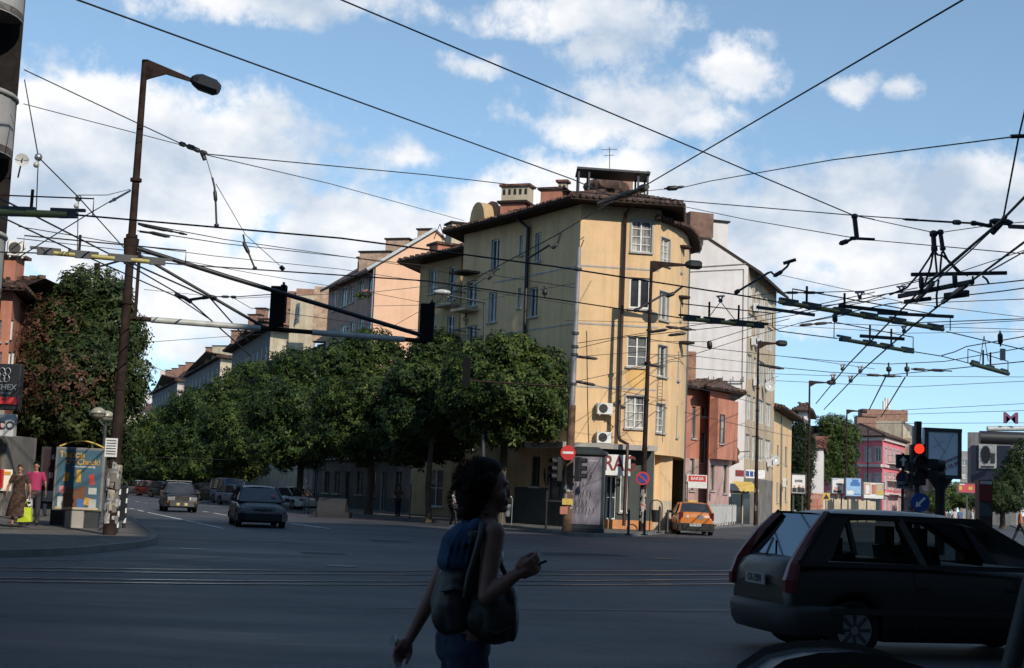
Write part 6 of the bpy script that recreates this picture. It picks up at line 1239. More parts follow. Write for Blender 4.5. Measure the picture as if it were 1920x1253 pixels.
# =============== CARS ===============
def car(name,label,L,Wd,H,loc,rz,body,top,gh,bm,group=None,wheel_r=.29,wx=(-1.25,1.3),bump=None,tail=None,head=None,plate=None,glass=GLASS,detail=1,cat='car',yb=.17):
    """top: [(x,z)] outline of bonnet/belt/boot; gh=(rear base x, roof rear x, roof front x, screen base x, belt z, roof z, half width base, half width roof)"""
    root=thing(name,label,cat,(loc[0],loc[1],0.),group,rz)
    xs=sorted(set(list(np.linspace(-L/2,L/2,46))+[-L/2+.02,-L/2+.07,L/2-.02,L/2-.07]+[w+s*wheel_r*k for w in wx for s in(-1,1) for k in (.3,.6,.85,1.0,1.14,1.17)]))
    tx=[p[0] for p in top]; tz=[p[1] for p in top]; w0=Wd/2; mb=MB(); rings=[]
    for x in xs:
        e=min(1,(L/2-abs(x))/.22); e=max(0,e); pl=w0*(1-.07*(abs(x)/(L/2))**5)*(.90+.10*sqrt(1-(1-e)**2))
        zt=float(np.interp(x,tx,tz)); zt2=zt-(.10*(1-sqrt(1-(1-e)**2)) ); zb=yb+.10*(1-e)**2
        za=zb
        for w in wx:
            d=abs(x-w); R=wheel_r*1.16
            if d<R: za=max(za,wheel_r+sqrt(R*R-d*d)*1.0)
        zm=max((zb+zt2)/2+.03,za+.01); zl=max(zb+.14,za)
        half=[(0,zt2+.025),(.55*pl,zt2+.02),(.84*pl,zt2-.02),(.95*pl,max(zt2-.10,zm+.02)),(1.0*pl,max(zm+.06,za+.02)),(.995*pl,max(zl+.05,za+.008)),(.96*pl,max(zb,za)),(.72*pl,max(zb,za)),(0,max(zb,za))]
        rings.append([(x,y,z) for y,z in half]+[(x,-y,z) for y,z in half[-2:0:-1]])
    n=len(rings[0]); vs=[v for r in rings for v in r]; lowm=bump or bm
    for i in range(len(rings)-1):
        pass
    fs=[(i*n+j,(i+1)*n+j,(i+1)*n+(j+1)%n,i*n+(j+1)%n) for i in range(len(rings)-1) for j in range(n)]
    mb.add(vs,fs,bm,True); mb.add(rings[0],[tuple(range(n))],bm); mb.add(rings[-1],[tuple(range(n))],bm); 
    bo=mb.build('body',root,local=True)
    rb,rr,rf,fb,zb_,zr,wb,wr=gh
    # glass house
    B=[(rb,-wb,zb_),(rb,wb,zb_),(fb,wb,zb_),(fb,-wb,zb_)]; T=[(rr,-wr,zr-.04),(rr,wr,zr-.04),(rf,wr,zr-.05),(rf,-wr,zr-.05)]
    for nm,q in (('rear_window',(B[0],B[1],T[1],T[0])),('windscreen',(B[3],B[2],T[2],T[3])),('side_windows',(B[1],B[2],T[2],T[1])),('side_windows',(B[0],B[3],T[3],T[0]))):
        g=MB(); c=sum((Vector(p) for p in q),Vector())/4; g.add([Vector(p).lerp(c,.0) for p in q],[(0,1,2,3)],glass); g.build(nm,root,local=True)
    mb=MB(); rings=[]; nx=9; nw=9
    for i in range(nx):
        x=rr+(rf-rr)*i/(nx-1); e=abs(2*i/(nx-1)-1); 
        rings.append([(x,wr*(2*j/(nw-1)-1),zr+.035*(1-e*e)-.02*e**6-.05*abs(2*j/(nw-1)-1)**3) for j in range(nw)])
    mb.add([p for r in rings for p in r],[(i*nw+j,(i+1)*nw+j,(i+1)*nw+j+1,i*nw+j+1) for i in range(nx-1) for j in range(nw-1)],bm,True)
    mb.add([(x,y,z-.05) for r in rings for x,y,z in r],[(i*nw+j,(i+1)*nw+j,(i+1)*nw+j+1,i*nw+j+1) for i in range(nx-1) for j in range(nw-1)],BLK,True); mb.build('roof',root,local=True)
    mb=MB(); 
    for s in (-1,1):
        mb.bar((rb,s*wb,zb_),(rr,s*wr,zr-.03),.07,.10,bm); mb.bar((fb,s*wb,zb_),(rf,s*wr,zr-.04),.055,.07,bm); mb.bar((rr,s*wr,zr-.045),(rf,s*wr,zr-.05),.06,.06,bm)
        xm=(rb+fb)/2-.1; xt=(rr+rf)/2-.05; mb.bar((xm,s*wb,zb_-.01),(xt,s*wr,zr-.05),.03,.09,BLK)
        mb.bar((rb,s*wb,zb_),(fb,s*wb,zb_),.05,.05,BLK)
    mb.build('pillars',root,local=True)
    for w in wx:
        for s in (-1,1):
            c=Vector((w,s*(w0-.11),wheel_r)); m=MB(); m.tube([c-Vector((0,.10,0)),c-Vector((0,.085,0)),c+Vector((0,.085,0)),c+Vector((0,.10,0))],[wheel_r*.93,wheel_r,wheel_r,wheel_r*.93],RUB,24); wo=m.build('wheel',root,local=True)
            m=MB(); o_=Vector((0,s*.103,0)); m.tube([c+o_*.8,c+o_*1.02],wheel_r*.66,ALU,20)
            for k in range(8): a=2*pi*k/8; m.bar(c+o_*1.05+Vector((cos(a)*wheel_r*.15,0,sin(a)*wheel_r*.15)),c+o_*1.05+Vector((cos(a)*wheel_r*.6,0,sin(a)*wheel_r*.6)),.012,.035,DGR)
            m.build('rim',wo,local=True)
    m=MB()
    for s in (-1,1): m=MB(); m.box((fb-.15,s*(w0+.07),zb_+.07),(.10,.20,.13),BLK); m.bar((fb-.15,s*(w0-.06),zb_+.03),(fb-.15,s*(w0+.02),zb_+.05),.03,.03,BLK); m.build('mirror',root,local=True)
    if bump:
        for s in (-1,1):
            m=MB(); P=[(s*(L/2-.45),-w0*.985),(s*(L/2-.12),-w0*.95),(s*(L/2+.03),-w0*.72),(s*(L/2+.045),0),(s*(L/2+.03),w0*.72),(s*(L/2-.12),w0*.95),(s*(L/2-.45),w0*.985)]
            for k in range(6): m.bar((P[k][0],P[k][1],yb+.2),(P[k+1][0],P[k+1][1],yb+.2),.07,.25,bump)
            m.build('bumper',root,local=True)
    if tail:
        for s in (-1,1): m=MB(); [m.box((x,s*y,z),(dx,dy,dz),mm) for (x,y,z,dx,dy,dz,mm) in tail]; m.build('tail_light',root,local=True,bev=.01)
    if head:
        for s in (-1,1): m=MB(); [m.box((x,s*y,z),(dx,dy,dz),mm) for (x,y,z,dx,dy,dz,mm) in head]; m.build('headlight',root,local=True,bev=.01)
    if plate:
        x,y,z,s_,txt=plate; m=MB(); m.box((x,y,z),(.015,.52,.115),paint('plate yellow',(.5,.42,.2),.5) if 'Y' in txt[:1] else (paint('shade-grey plate',(.20,.20,.20),.5) if txt[:1]=='G' else WHT)); po=m.build('number_plate',root,local=True); sg=1 if x>0 else -1; text(txt.lstrip('YG'),po,(x+sg*.012,y,z),(0,sg,0),.10,BLK,local=True,ext=.002)  # near car's plate is greyed to stand in for shade on it
    if detail:
        for s in (-1,1):
            m=MB()
            for x in detail if isinstance(detail,(list,tuple)) else (-.25,.75): m.bar((x,s*w0*1.001,.32),(x,s*w0*.97,zb_-.06),.012,.012,BLK)
            m.build('door_seam',root,local=True)
            for x in (-.45,.55): m=MB(); m.box((x,s*w0*.995,zb_-.2),(.16,.03,.03),BLK); m.build('door_handle',root,local=True)
    return root
BLUC=paint('dark blue car paint',(.006,.008,.014),.4,.0,.1,3,.1); BLKC=paint('black green car paint',(.005,.006,.006),.42,.0,.1,3,.08); BRNC=paint('dark brown car paint',(.013,.009,.006),.4,.0,.2,3,.3)
ORGC=paint('taxi orange paint',(.50,.16,.03),.4,.0,.1,3,.4); SLV=paint('silver car paint',(.26,.28,.30),.35,.5,.1,3,.4); REDC=paint('dark red car paint',(.16,.015,.015),.35,.1,.1,3,.5); LGT=paint('headlamp glass',(.22,.23,.24),.12,.2); ORL=paint('amber lamp',(.35,.12,.01),.3)
def at(g,rz,k): return (g.x+cos(radians(rz))*k,g.y+sin(radians(rz))*k)
def sal(L,H,belt,nose=.66,boot=.93): return [(-L/2,boot-.12),(-L/2+.08,boot),(-L/2+.75,boot+.02),(-L*.2,belt),(L*.14,belt),(L*.2,belt-.02),(L/2-.35,nose+.08),(L/2-.05,nose-.02),(L/2,nose-.12)]
# dark blue five-door coming at us
g=G(492,990); car('dark_blue_car','dark blue car with headlights toward the viewer driving out of the tree street',4.5,1.76,1.43,at(g,-74.5,-2.2),radians(-74.5),None,sal(4.5,1.43,.92,.68,.98),(-2.0,-1.05,.35,1.28,.90,1.44,.80,.62),BLUC,wx=(-1.3,1.35),head=[(2.13,.60,.62,.16,.36,.14,LGT),(2.2,.62,.35,.08,.2,.08,LGT)],plate=(2.27,0,.42,1,'C 4362 HP'),tail=[(-2.2,.65,.8,.08,.3,.2,REDL)],bump=BLUC)
r_=[o for o in COL.objects if o.name=='dark_blue_car'][0]
m=MB(); m.box((2.235,0,.63),(.03,.62,.05),DGR); m.box((2.26,0,.30),(.03,1.2,.10),BLK); m.prism([(-.05,0),(0,-.08),(.05,0),(0,.08)],(.02,0,0),CHR,org=(2.27,0,.66),ux=(0,1,0)); m.build('grille',r_,local=True)
m=MB(); m.box((.98,.45,1.12),(.02,.16,.10),paint('pink sticker',(.4,.05,.08),.5),M=Matrix.Rotation(radians(-50),3,'Y')); m.build('sticker',r_,local=True)
# old brown saloon
g=G(340,961); r_=car('old_brown_saloon','boxy old brown saloon with roof rack and chrome grille, left of the dark blue car',4.1,1.62,1.44,at(g,-72,-2.),radians(-72),None,[(-2.05,.80),(-2.0,.90),(-1.2,.92),(-1.0,.93),(.6,.93),(.8,.90),(1.95,.84),(2.03,.78),(2.05,.6)],(-1.25,-.78,.28,.85,.92,1.42,.75,.62),BRNC,wx=(-1.2,1.2),bump=CHR,head=[(2.04,.56,.66,.05,.30,.17,LGT),(2.04,.56,.5,.05,.3,.06,ORL)],plate=(2.12,0,.40,1,'YC 8125'),tail=[(-2.03,.6,.75,.05,.3,.2,REDL)],yb=.22)
m=MB(); m.box((2.05,0,.66),(.04,.62,.24),BLK); m.box((2.075,0,.79),(.03,.68,.035),CHR); 
for s in (-1,1): m.box((2.075,s*.33,.66),(.03,.035,.26),CHR)
m.build('grille',r_,local=True); m=MB()
for s in (-1,1): m.bar((-.8,s*.55,1.53),(.2,s*.55,1.53),.03,.03,ALU)
for x in (-.7,-.2,.15): m.bar((x,-.6,1.53),(x,.6,1.53),.03,.03,ALU); [m.bar((x,s*.58,1.40),(x,s*.58,1.53),.03,.03,BLK) for s in (-1,1)]
m.build('roof_rack',r_,local=True)
# orange taxi
g=G(1305,1004); r_=car('orange_taxi','orange taxi with black lower half seen from behind, parked at the right street kerb',4.2,1.70,1.45,at(g,88.5,2.1),radians(88.5),None,sal(4.2,1.45,.95,.7,1.02),(-1.72,-1.0,.35,1.2,.95,1.47,.78,.60),ORGC,wx=(-1.25,1.3),bump=BLK,tail=[(-2.04,.70,.86,.10,.20,.34,REDL)],plate=(-2.18,0.05,.47,-1,'CB2748AK'))
m=MB(); m.box((-2.10,0,.36),(.08,1.62,.36),BLK); m.box((-2.09,.4,.84),(.03,.10,.10),WHT); m.box((-2.09,.22,.84),(.03,.08,.08),AW); m.box((-2.09,-.18,.82),(.03,.26,.2),ALU); m.box((-2.09,-.42,.84),(.03,.12,.07),WHT); m.build('stickers',r_,local=True)
for s in (-1,1):
    m=MB(); m.box((0,s*.853,.38),(3.3,.02,.30),BLK); m.build('black_sill',r_,local=True)
m=MB(); m.box((-.25,0,1.53),(.18,.46,.10),AW); m.build('taxi_roof_lamp',r_,local=True,bev=.02)
# parked cars
PGr='cars parked along the right kerb of the tree street'
def small(name,lab,px,py,pt,rz,kind='h',**k):
    g=G(px,py); 
    if kind=='v': return car(name,lab,4.3,1.75,1.85,(g.x,g.y+1.2),radians(rz),None,[(-2.15,1.05),(-2.1,1.1),(.7,1.08),(1.9,.85),(2.15,.65)],(-2.1,-2.0,.55,1.3,1.08,1.88,.82,.74),pt,group=PGr,head=[(2.08,.62,.68,.08,.28,.18,LGT)],bump=DGR,**k)
    return car(name,lab,4.1,1.68,1.44,(g.x,g.y+1.2),radians(rz),None,sal(4.1,1.44,.92,.68,.96 if kind=='h' else .92),(-1.9 if kind=='h' else -1.5,-1.35 if kind=='h' else -.9,.3,1.15,.91,1.44,.76,.6),pt,group=PGr,head=[(1.98,.58,.64,.1,.3,.13,LGT)],bump=pt,**k)
small('parked_car','silver hatchback parked farthest but one up the tree street, left of a red car',256,929,SLV,-50)
small('parked_car','dark red car parked between two silver ones up the tree street',277,931,REDC,-50,'s')
small('parked_car','dark grey hatchback with pale bonnet glare left of the old saloon',304,934,DGR,-50)
small('parked_car','pale saloon showing just right of the old brown saloon roof',381,937,SLV,-48,'s')
small('parked_car','black low car parked in front of the van',398,941,BLKC,-50,'s')
small('parked_van','grey blue van parked nose out under the chestnut trees',424,944,paint('grey blue van paint',(.14,.17,.22),.4,.2),-58,'v',cat='van')
small('parked_car','silver estate parked just left of the dark blue car',440,948,SLV,-52)
small('parked_car','white car mostly hidden behind the dark blue car, headlight showing',543,955,CURT,-50,'s')
small('parked_car','dark car with one bright headlight at the far left end of the parked row',234,925,DGR,-62,'s')
# near dark hatchback
MPG=seeglass('tinted car glass',(.42,.47,.47),.06); MPG.node_tree.nodes['Glossy BSDF'].inputs[0].default_value=(.20,.23,.26,1)
yaw=radians(12.5); hx,hy=cos(yaw),sin(yaw)
near=Vector(((1480-948)/F*14.35,14.35)); L_=3.86; ctr=near+Vector((hx,hy))*(L_/2)+Vector((-hy,hx))*.81
topN=[(-L_/2,.80),(-L_/2+.03,.96),(-L_/2+.12,.97),(-.9,.98),(.2,.94),(.75,.90),(.95,.88),(1.6,.74),(L_/2-.06,.62),(L_/2,.5)]
r_=car('dark_hatchback','large blackish green hatchback with tall red tail lights passing close by at right',L_,1.62,1.45,(ctr.x,ctr.y),yaw,None,topN,(-1.80,-1.42,.22,1.12,.93,1.46,.76,.60),BLKC,wx=(-1.22,1.23),wheel_r=.285,glass=MPG,tail=None,plate=(-L_/2-.03,.0,.74,-1,'GCA 7391'),detail=(-.55,.62))
SMK=paint('smoked lamp plastic',(.10,.02,.03),.2)
for s in (-1,1):
    m=MB(); prev=None
    for k,(x,z,y,w_) in enumerate([(-1.945,.64,.765,.10),(-1.945,.76,.765,.11),(-1.885,.93,.752,.09),(-1.80,1.06,.722,.08),(-1.66,1.25,.678,.06),(-1.50,1.42,.620,.045)]):
        ring=[(x-.010,s*(y-.09+.01*k),z),(x-.01,s*y,z),(x+w_*.5,s*(y+(.03 if s<0 else -.01)),z),(x+w_,s*(y+(.03 if s<0 else -.01)),z),(x+w_,s*(y-.1),z)]
        if prev: m.add(prev+ring,[(q,(q+1)%5,5+(q+1)%5,5+q) for q in range(5)],SMK if k==2 else REDL)
        else: m.add(ring,[(0,1,2,3,4)],REDL)
        prev=ring
    m.add(prev,[(0,1,2,3,4)],REDL); m.build('tail_light',r_,local=True)
    m=MB(); q=[(-1.82,.92,.785),(-1.42,1.44,.615),(-1.20,1.44,.615),(-1.50,.92,.785)]; m.add([(x,s*(y+.004),z) for x,z,y in q]+[(x,s*(y-.03),z) for x,z,y in q],[(0,1,2,3),(4,5,6,7),(0,3,7,4),(1,2,6,5)],BLKC); m.build('rear_quarter',r_,local=True)
DBP=paint('worn black bumper plastic',(.010,.011,.012),.6)
m=MB(); 
P=[(-1.35,-.825),(-1.75,-.81),(-1.93,-.72),(-2.02,-.5),(-2.04,0),(-2.02,.5),(-1.93,.72),(-1.75,.81),(-1.35,.825)]
vs=[]; 
for x,y in P:
    k=Vector((x,y)).normalized()
    for z,o in ((.22,-.05),(.30,.0),(.44,.02),(.50,.0),(.52,-.08)): vs.append((x+k.x*o,y+k.y*o,z))
m.add(vs,[(i*5+j,i*5+5+j,i*5+6+j,i*5+1+j) for i in range(8) for j in range(4)],DBP,True); m.build('bumper',r_,local=True)
m=MB(); 
for s in (-1,1): m.bar((-1.5,s*.835,.47),(1.3,s*.835,.47),.02,.06,DBP)
m.bar((-1.70,-.60,.945),(-1.70,.60,.945),.02,.03,BLK); m.bar((-1.84,.0,.99),(-1.66,.25,1.15),.02,.02,BLK); m.build('rubbing_strip',r_,local=True)
for s in (-1,1): m=MB(); m.bar((-1.5,s*.772,.955),(1.15,s*.772,.925),.012,.022,ALU); m.build('belt_highlight',r_,local=True)  # pale strip standing in for the highlight along the belt line
m=MB(); 
for y in (-.36,.36):
    m.box((-.2,y,.82),(.16,.44,.62),BLK,M=Matrix.Rotation(-.2,3,'Y')); m.box((-.30,y,1.22),(.10,.26,.2),BLK); m.box((-1.15,y,.80),(.14,.5,.5),BLK,M=Matrix.Rotation(-.2,3,'Y')); m.box((-1.25,y,1.12),(.09,.24,.15),BLK)
m.build('seat',r_,local=True)
# rounded dark edge at the bottom of the picture: back of a scooter
sc0=W(1575,1262,4.6); root=thing('parked_scooter','dark scooter top case, only its rounded upper edge showing at the bottom right','scooter',(sc0.x,sc0.y,0),None,pi)
z=W(1575,1229,4.6).z
m=MB(); prof=[(-.29,z-.16),(-.27,z-.09),(-.20,z-.035),(-.10,z-.008),(0,z),(.10,z-.006),(.20,z-.03),(.27,z-.08),(.29,z-.16),(.25,z-.36),(-.25,z-.36)]
m.prism([(x,q) for x,q in prof],(0,.36,0),BLKC,org=(0,-.18,0)); m.build('top_case',root,local=True,bev=.03)
m=MB(); m.box((0,.0,z-.42),(.2,.3,.12),BLK); m.tube([(0,.2,z-.45),(0,.5,.62),(0,.9,.6)],[.08,.12,.14],BLKC,10); m.tube([(0,.9,.6),(0,1.1,.25)],[.14,.2],BLKC,10); m.tube([(0,1.1,.2),(0,1.5,.3),(0,1.62,1.05)],[.16,.1,.05],BLKC,10); m.build('frame',root,local=True)
for y in (.35,1.65):
    m=MB(); m.tube([(-.06,y,.25),(-.045,y,.25),(.045,y,.25),(.06,y,.25)],[.22,.25,.25,.22],RUB,20); m.build('wheel',root,local=True)
m=MB(); a=W(1958,1000,4.2);b=W(1893,1262,4.2); b2_=b+(b-a).normalized()*1.0; m.tube([a,b2_],.03,DBP,8); tag(m.build('leaning_post'),'blurred dark slanting post at the bottom right edge','post')
# =============== PEOPLE ===============
SKIN=paint('skin',(.30,.145,.095),.55,0,.12,12); SKIND=paint('tanned skin',(.135,.060,.045),.6,0,.12,12)
HAIR=paint('dark brown hair',(.010,.007,.006),.75,0,.5,30); DENIM=paint('dark denim',(.022,.030,.055),.85,0,.3,18); NAVY=paint('blue cotton',(.016,.038,.080),.8,0,.25,9); BLKN=paint('black nylon',(.006,.006,.0065),.55,0,.3,10); BAGC=BLKN
def capsules(mb,chain,m=None,seg=14):
    """chain [(point,radius or (rx,ry,rz))...]: spheres joined by tapered tubes"""
    pts=[(Vector(p),r) for p,r in chain]
    for p,r in pts: mb.ball(p,r,m,seg,10)
    for (a,ra),(b,rb) in zip(pts[:-1],pts[1:]):
        ea=ra if not isinstance(ra,tuple) else min(ra); eb=rb if not isinstance(rb,tuple) else min(rb)
        if isinstance(ra,tuple) or isinstance(rb,tuple):
            RA=Vector(ra if isinstance(ra,tuple) else (ra,)*3); RB=Vector(rb if isinstance(rb,tuple) else (rb,)*3)
            k=5
            for i in range(1,k): mb.ball(a.lerp(b,i/k),tuple(RA.lerp(RB,i/k)),m,seg,8)
        else: mb.tube([a,b],[ea,eb],m,seg)
def organic(mb,name,parent,mat,voxel,sm=4,local=True):
    o=mb.build(name,parent,local=local); o.data.materials.clear(); o.data.materials.append(mat)
    r=o.modifiers.new('remesh','REMESH'); r.mode='VOXEL'; r.voxel_size=voxel; r.use_smooth_shade=True
    s=o.modifiers.new('smooth','SMOOTH'); s.factor=.6; s.iterations=sm
    dg=bpy.context.evaluated_depsgraph_get(); me=bpy.data.meshes.new_from_object(o.evaluated_get(dg)); o.modifiers.clear(); o.data=me
    for p in me.polygons: p.use_smooth=True
    return o
def hand(mb,wrist,d,n,s,curl=.5,m=None,thumb=1,seg=8):
    """wrist point, d pointing along the palm, n palm normal (towards the palm side); five unequal bent fingers"""
    w=Vector(wrist); d=Vector(d).normalized(); n=Vector(n); n=(n-d*n.dot(d)).normalized(); t=d.cross(n)*thumb
    capsules(mb,[(w,.024*s),(w+d*.04*s,.026*s)],m,seg)
    for k,(off,ln) in enumerate(((.030,.072),(.010,.080),(-.010,.075),(-.029,.058))):
        b=w+d*.085*s+t*off*s; capsules(mb,[(w+d*.03*s+t*off*.7*s,.0165*s),(b,.0125*s)],m,seg)
        c=curl*(1+.12*k); p=b; dd=d.copy()
        for j,f in enumerate((.42,.33,.25)):
            ang=c*(.7+.45*j); dd=(dd*cos(ang)+n*sin(ang)).normalized() if True else dd; q=p+dd*ln*f*1.15*s; capsules(mb,[(p,(.0098-.001*j)*s),(q,(.0090-.0012*j)*s)],m,seg); p=q
    b=w+d*.025*s+t*.028*s; q=b+(t*.42+d*.8+n*.4).normalized()*.036*s; r=q+(t*-.05+d*.9+n*.45).normalized()*.030*s; e=r+(d*.8+n*.6-t*.15).normalized()*.024*s
    capsules(mb,[(b,.015*s),(q,.0125*s),(r,.0105*s),(e,.0085*s)],m,seg)
    return w+d*.09*s
# ---------- the walking woman, local frame: x right, y away from the viewer, z up
YW=6.75; o0=W(905,926,YW); base=Vector((o0.x,YW,0))
def L(px,py,dy=0.):
    w=W(px,py,YW+dy); return Vector((w.x-base.x,dy,w.z))
wo=thing('person','woman with bushy dark hair walking right with a phone, dark bags on her back','person',base)
mb=MB(); S=SKIND
head=L(918,912); neck=L(915,962); sr=L(925,1000,-.17); slh=L(862,1005,.17); chest=L(892,1030); waist=L(878,1130); hip=L(870,1195); 
capsules(mb,[(head,(.083,.072,.108)),(head+Vector((.030,0,-.045)),(.058,.052,.065))],S)
capsules(mb,[(head+Vector((-.02,0,-.05)),.052),(neck,.052),(L(905,985),.058)],S)
# face: brow, nose, lips, chin, eye socket bulge, ear
mb.ball(head+Vector((.086,0,-.026)),(.015,.012,.024),S,10,8); mb.ball(head+Vector((.092,0,-.038)),(.012,.013,.010),S,10,8)
mb.ball(head+Vector((.076,0,.018)),(.018,.045,.014),S,10,8); mb.ball(head+Vector((.083,0,-.066)),(.014,.022,.008),S,10,8); mb.ball(head+Vector((.082,0,-.078)),(.013,.02,.009),S,10,8); mb.ball(head+Vector((.068,0,-.104)),(.023,.026,.018),S,10,8); mb.ball(head+Vector((.052,-.04,-.04)),(.03,.025,.03),S,10,8)
mb.ball(head+Vector((-.008,-.073,-.022)),(.018,.010,.032),S,10,8)
# torso
capsules(mb,[(L(900,998),(.10,.16,.06)),(chest,(.105,.15,.11)),(waist,(.095,.13,.10)),(hip,(.115,.16,.11))],S)
capsules(mb,[(L(905,990),.06),(sr,.056)],S); capsules(mb,[(L(895,995),.06),(slh,.055)],S)
# right arm bent, hand with phone
er=L(912,1118,-.22); wr_=L(968,1078,-.25)
capsules(mb,[(sr,.056),(sr.lerp(er,.45),.048),(er,.040)],S); capsules(mb,[(er,.040),(er.lerp(wr_,.35),.040),(wr_,.026)],S)
hd=(L(998,1062,-.26)-wr_).normalized(); hand(mb,wr_,hd,(-.12,.95,.25),1.05,.95,S,thumb=1)
# left arm swung back
el=L(812,1112,.22); wl=L(768,1198,.20)
capsules(mb,[(slh,.054),(slh.lerp(el,.5),.046),(el,.038)],S); capsules(mb,[(el,.038),(el.lerp(wl,.35),.037),(wl,.025)],S)
hand(mb,wl,(L(738,1240,.18)-wl),(.7,-.5,.3),1.0,.5,S,thumb=-1)
# legs
kr=L(895,1340,-.09); ar=Vector((.02,-.09,.08)); kl=L(850,1340,.09); al=Vector((-.36,.09,.14))
capsules(mb,[(hip+Vector((.01,-.085,0)),.095),(kr,.062),(Vector((.0,-.09,.34)),.056),(ar,.038),(Vector((.14,-.09,.035)),.034)],S)
capsules(mb,[(hip+Vector((.0,.085,0)),.095),(kl,.060),(Vector((-.22,.09,.36)),.054),(al,.038),(Vector((-.26,.09,.045)),.034)],S)
organic(mb,'body',wo,S,.0055,3)
# clothes
mb=MB(); capsules(mb,[(L(893,1003),(.112,.168,.055)),(L(890,1030),(.122,.162,.115)),(L(884,1090),(.112,.148,.12)),(L(878,1150),(.112,.148,.10)),(L(872,1190),(.128,.170,.07))],BLKN); capsules(mb,[(L(923,1050,-.07),.055),(L(925,1045,.06),.055)],BLKN); organic(mb,'dark_top',wo,BLKN,.009,5)
mb=MB(); capsules(mb,[(L(866,1192),(.125,.172,.05)),(L(868,1215),(.132,.176,.10))],DENIM); capsules(mb,[(hip+Vector((.01,-.085,-.04)),.105),(kr,.075),(Vector((.0,-.09,.30)),.072),(Vector((.01,-.09,.12)),.068)],DENIM); capsules(mb,[(hip+Vector((.0,.085,-.04)),.105),(kl,.074),(Vector((-.22,.09,.34)),.070),(Vector((-.33,.09,.18)),.066)],DENIM); 
for k in range(6): mb.tube([L(838,1192+k*11,-.13),L(866,1188+k*12,-.182),L(895,1194+k*11,-.14)],.007,DENIM,6)
organic(mb,'jeans',wo,DENIM,.009,2)
mb=MB()
for s,x in ((-.09,ar),(.09,al)): mb.box((x.x+.06,s,x.z-.045),(.27,.10,.07),BLK)
mb.build('shoes',wo,local=True,bev=.02)
# bushy hair: curly strands over a soft volume
mb=MB(); hv=L(897,902)
capsules(mb,[(hv,(.108,.115,.105)),(L(888,930),(.090,.10,.085)),(L(908,880),(.088,.09,.06))],HAIR); capsules(mb,[(L(880,958),(.055,.08,.05))],HAIR)
for k in range(70):
    d=Vector(rng.normal(size=3)).normalized()
    if d.x>.62 and d.z<.45: continue
    c=hv+Vector((d.x*.11,d.y*.112,d.z*.105-(.02 if d.x<0 else 0))); mb.ball(c,random.uniform(.014,.020),HAIR,7,5)
organic(mb,'hair',wo,HAIR,.008,6)
mb=MB()
for k in range(2200):
    d=Vector(rng.normal(size=3)).normalized()
    if d.x>.60 and d.z<.5: continue
    c=(hv if random.random()<.7 else L(886,938))+Vector((d.x*.108,d.y*.11,d.z*.10)); e=Vector(rng.normal(size=3)).normalized(); p=c; pts=[c]
    for j in range(3): dd=(d*.5+e*(.9 if j%2 else -.7)).normalized(); p=p+dd*.014; pts.append(p)
    mb.tube(pts,[.0015,.0014,.0011,.0006],HAIR,3,caps=False)
mb.build('curls',wo,local=True)
mb=MB(); mb.ball(head+Vector((.082,-.026,.002)),(.008,.011,.006),CURT,8,6); mb.ball(head+Vector((.089,-.027,.002)),(.003,.005,.005),BLK,8,6); mb.build('eye',wo,local=True)
mb=MB() if 0 else MB(); 0 and mb.tube([head+Vector((.095,-.05,.006)),head+Vector((.04,-.078,.012)),head+Vector((-.01,-.082,.012))],.0025,ALU,6)
# blue upper rucksack + dark lower bag (one rucksack) and the shoulder bag
bk=thing('rucksack','blue and black rucksack on the back of the walking woman','bag',base+L(850,1130))
def B(px,py,dy=0.): return L(px,py,dy)-L(850,1130)
mb=MB(); capsules(mb,[(B(880,995,-.02),(.075,.125,.05)),(B(864,1020,-.02),(.095,.15,.08)),(B(858,1052,-.02),(.10,.155,.07))],NAVY); mb.ball(B(895,985,-.12),(.04,.045,.035),NAVY); 
for k in range(5): mb.tube([B(835+k*13,1066,-.16),B(846+k*12,1020,-.175),B(868+k*8,985,-.12)],.007,NAVY,6)
organic(mb,'blue_flap',bk,NAVY,.008,3)
mb=MB(); capsules(mb,[(B(858,1085,-.03),(.10,.165,.07)),(B(852,1130,-.03),(.115,.175,.11)),(B(856,1170,-.03),(.10,.165,.06))],BLKN); mb.ball(B(838,1150,-.12),(.075,.06,.10)); mb.tube([B(822,1110,-.19),B(850,1104,-.215),B(885,1110,-.19)],.008,BLKN,6)
organic(mb,'bag_body',bk,BLKN,.009,3)
mb=MB(); mb.tube([B(905,982,-.17),B(903,1000,-.22),B(892,1040,-.225),B(880,1080,-.22),B(872,1120,-.2)],.017,BLKN,8); mb.tube([B(905,980,-.17),B(918,990,-.20),B(934,1030,-.16),B(935,1060,-.12)],.014,BLKN,8); mb.build('strap',bk,local=True)
sb=thing('shoulder_bag','large soft black shoulder bag hanging at the right hip of the walking woman','bag',base+L(935,1155,-.12))
def B2(px,py,dy=0.): return L(px,py,dy)-L(935,1155,-.12)
mb=MB(); capsules(mb,[(B2(905,1125,-.06),(.09,.13,.06)),(B2(925,1150,-.08),(.115,.13,.115)),(B2(925,1178,-.08),(.115,.13,.075))],BLKN); mb.ball(B2(958,1120,-.08),(.035,.09,.06)); mb.ball(B2(962,1160,-.08),(.03,.10,.11)); mb.ball(B2(900,1160,-.1),(.1,.1,.1)); organic(mb,'bag_body',sb,BLKN,.009,4)
mb=MB(); mb.tube([B2(958,1100,-.16),B2(940,1060,-.13),B2(915,1000,-.13),B2(905,985,-.06)],.012,BLKN,8); mb.tube([B2(905,1180,-.23),B2(930,1188,-.235),B2(958,1178,-.2)],.006,BLKN,6); mb.build('strap',sb,local=True)
pc=W(1006,1059,YW-.23); ph=thing('mobile_phone','slim dark mobile phone held up in the hand of the walking woman','phone',pc)
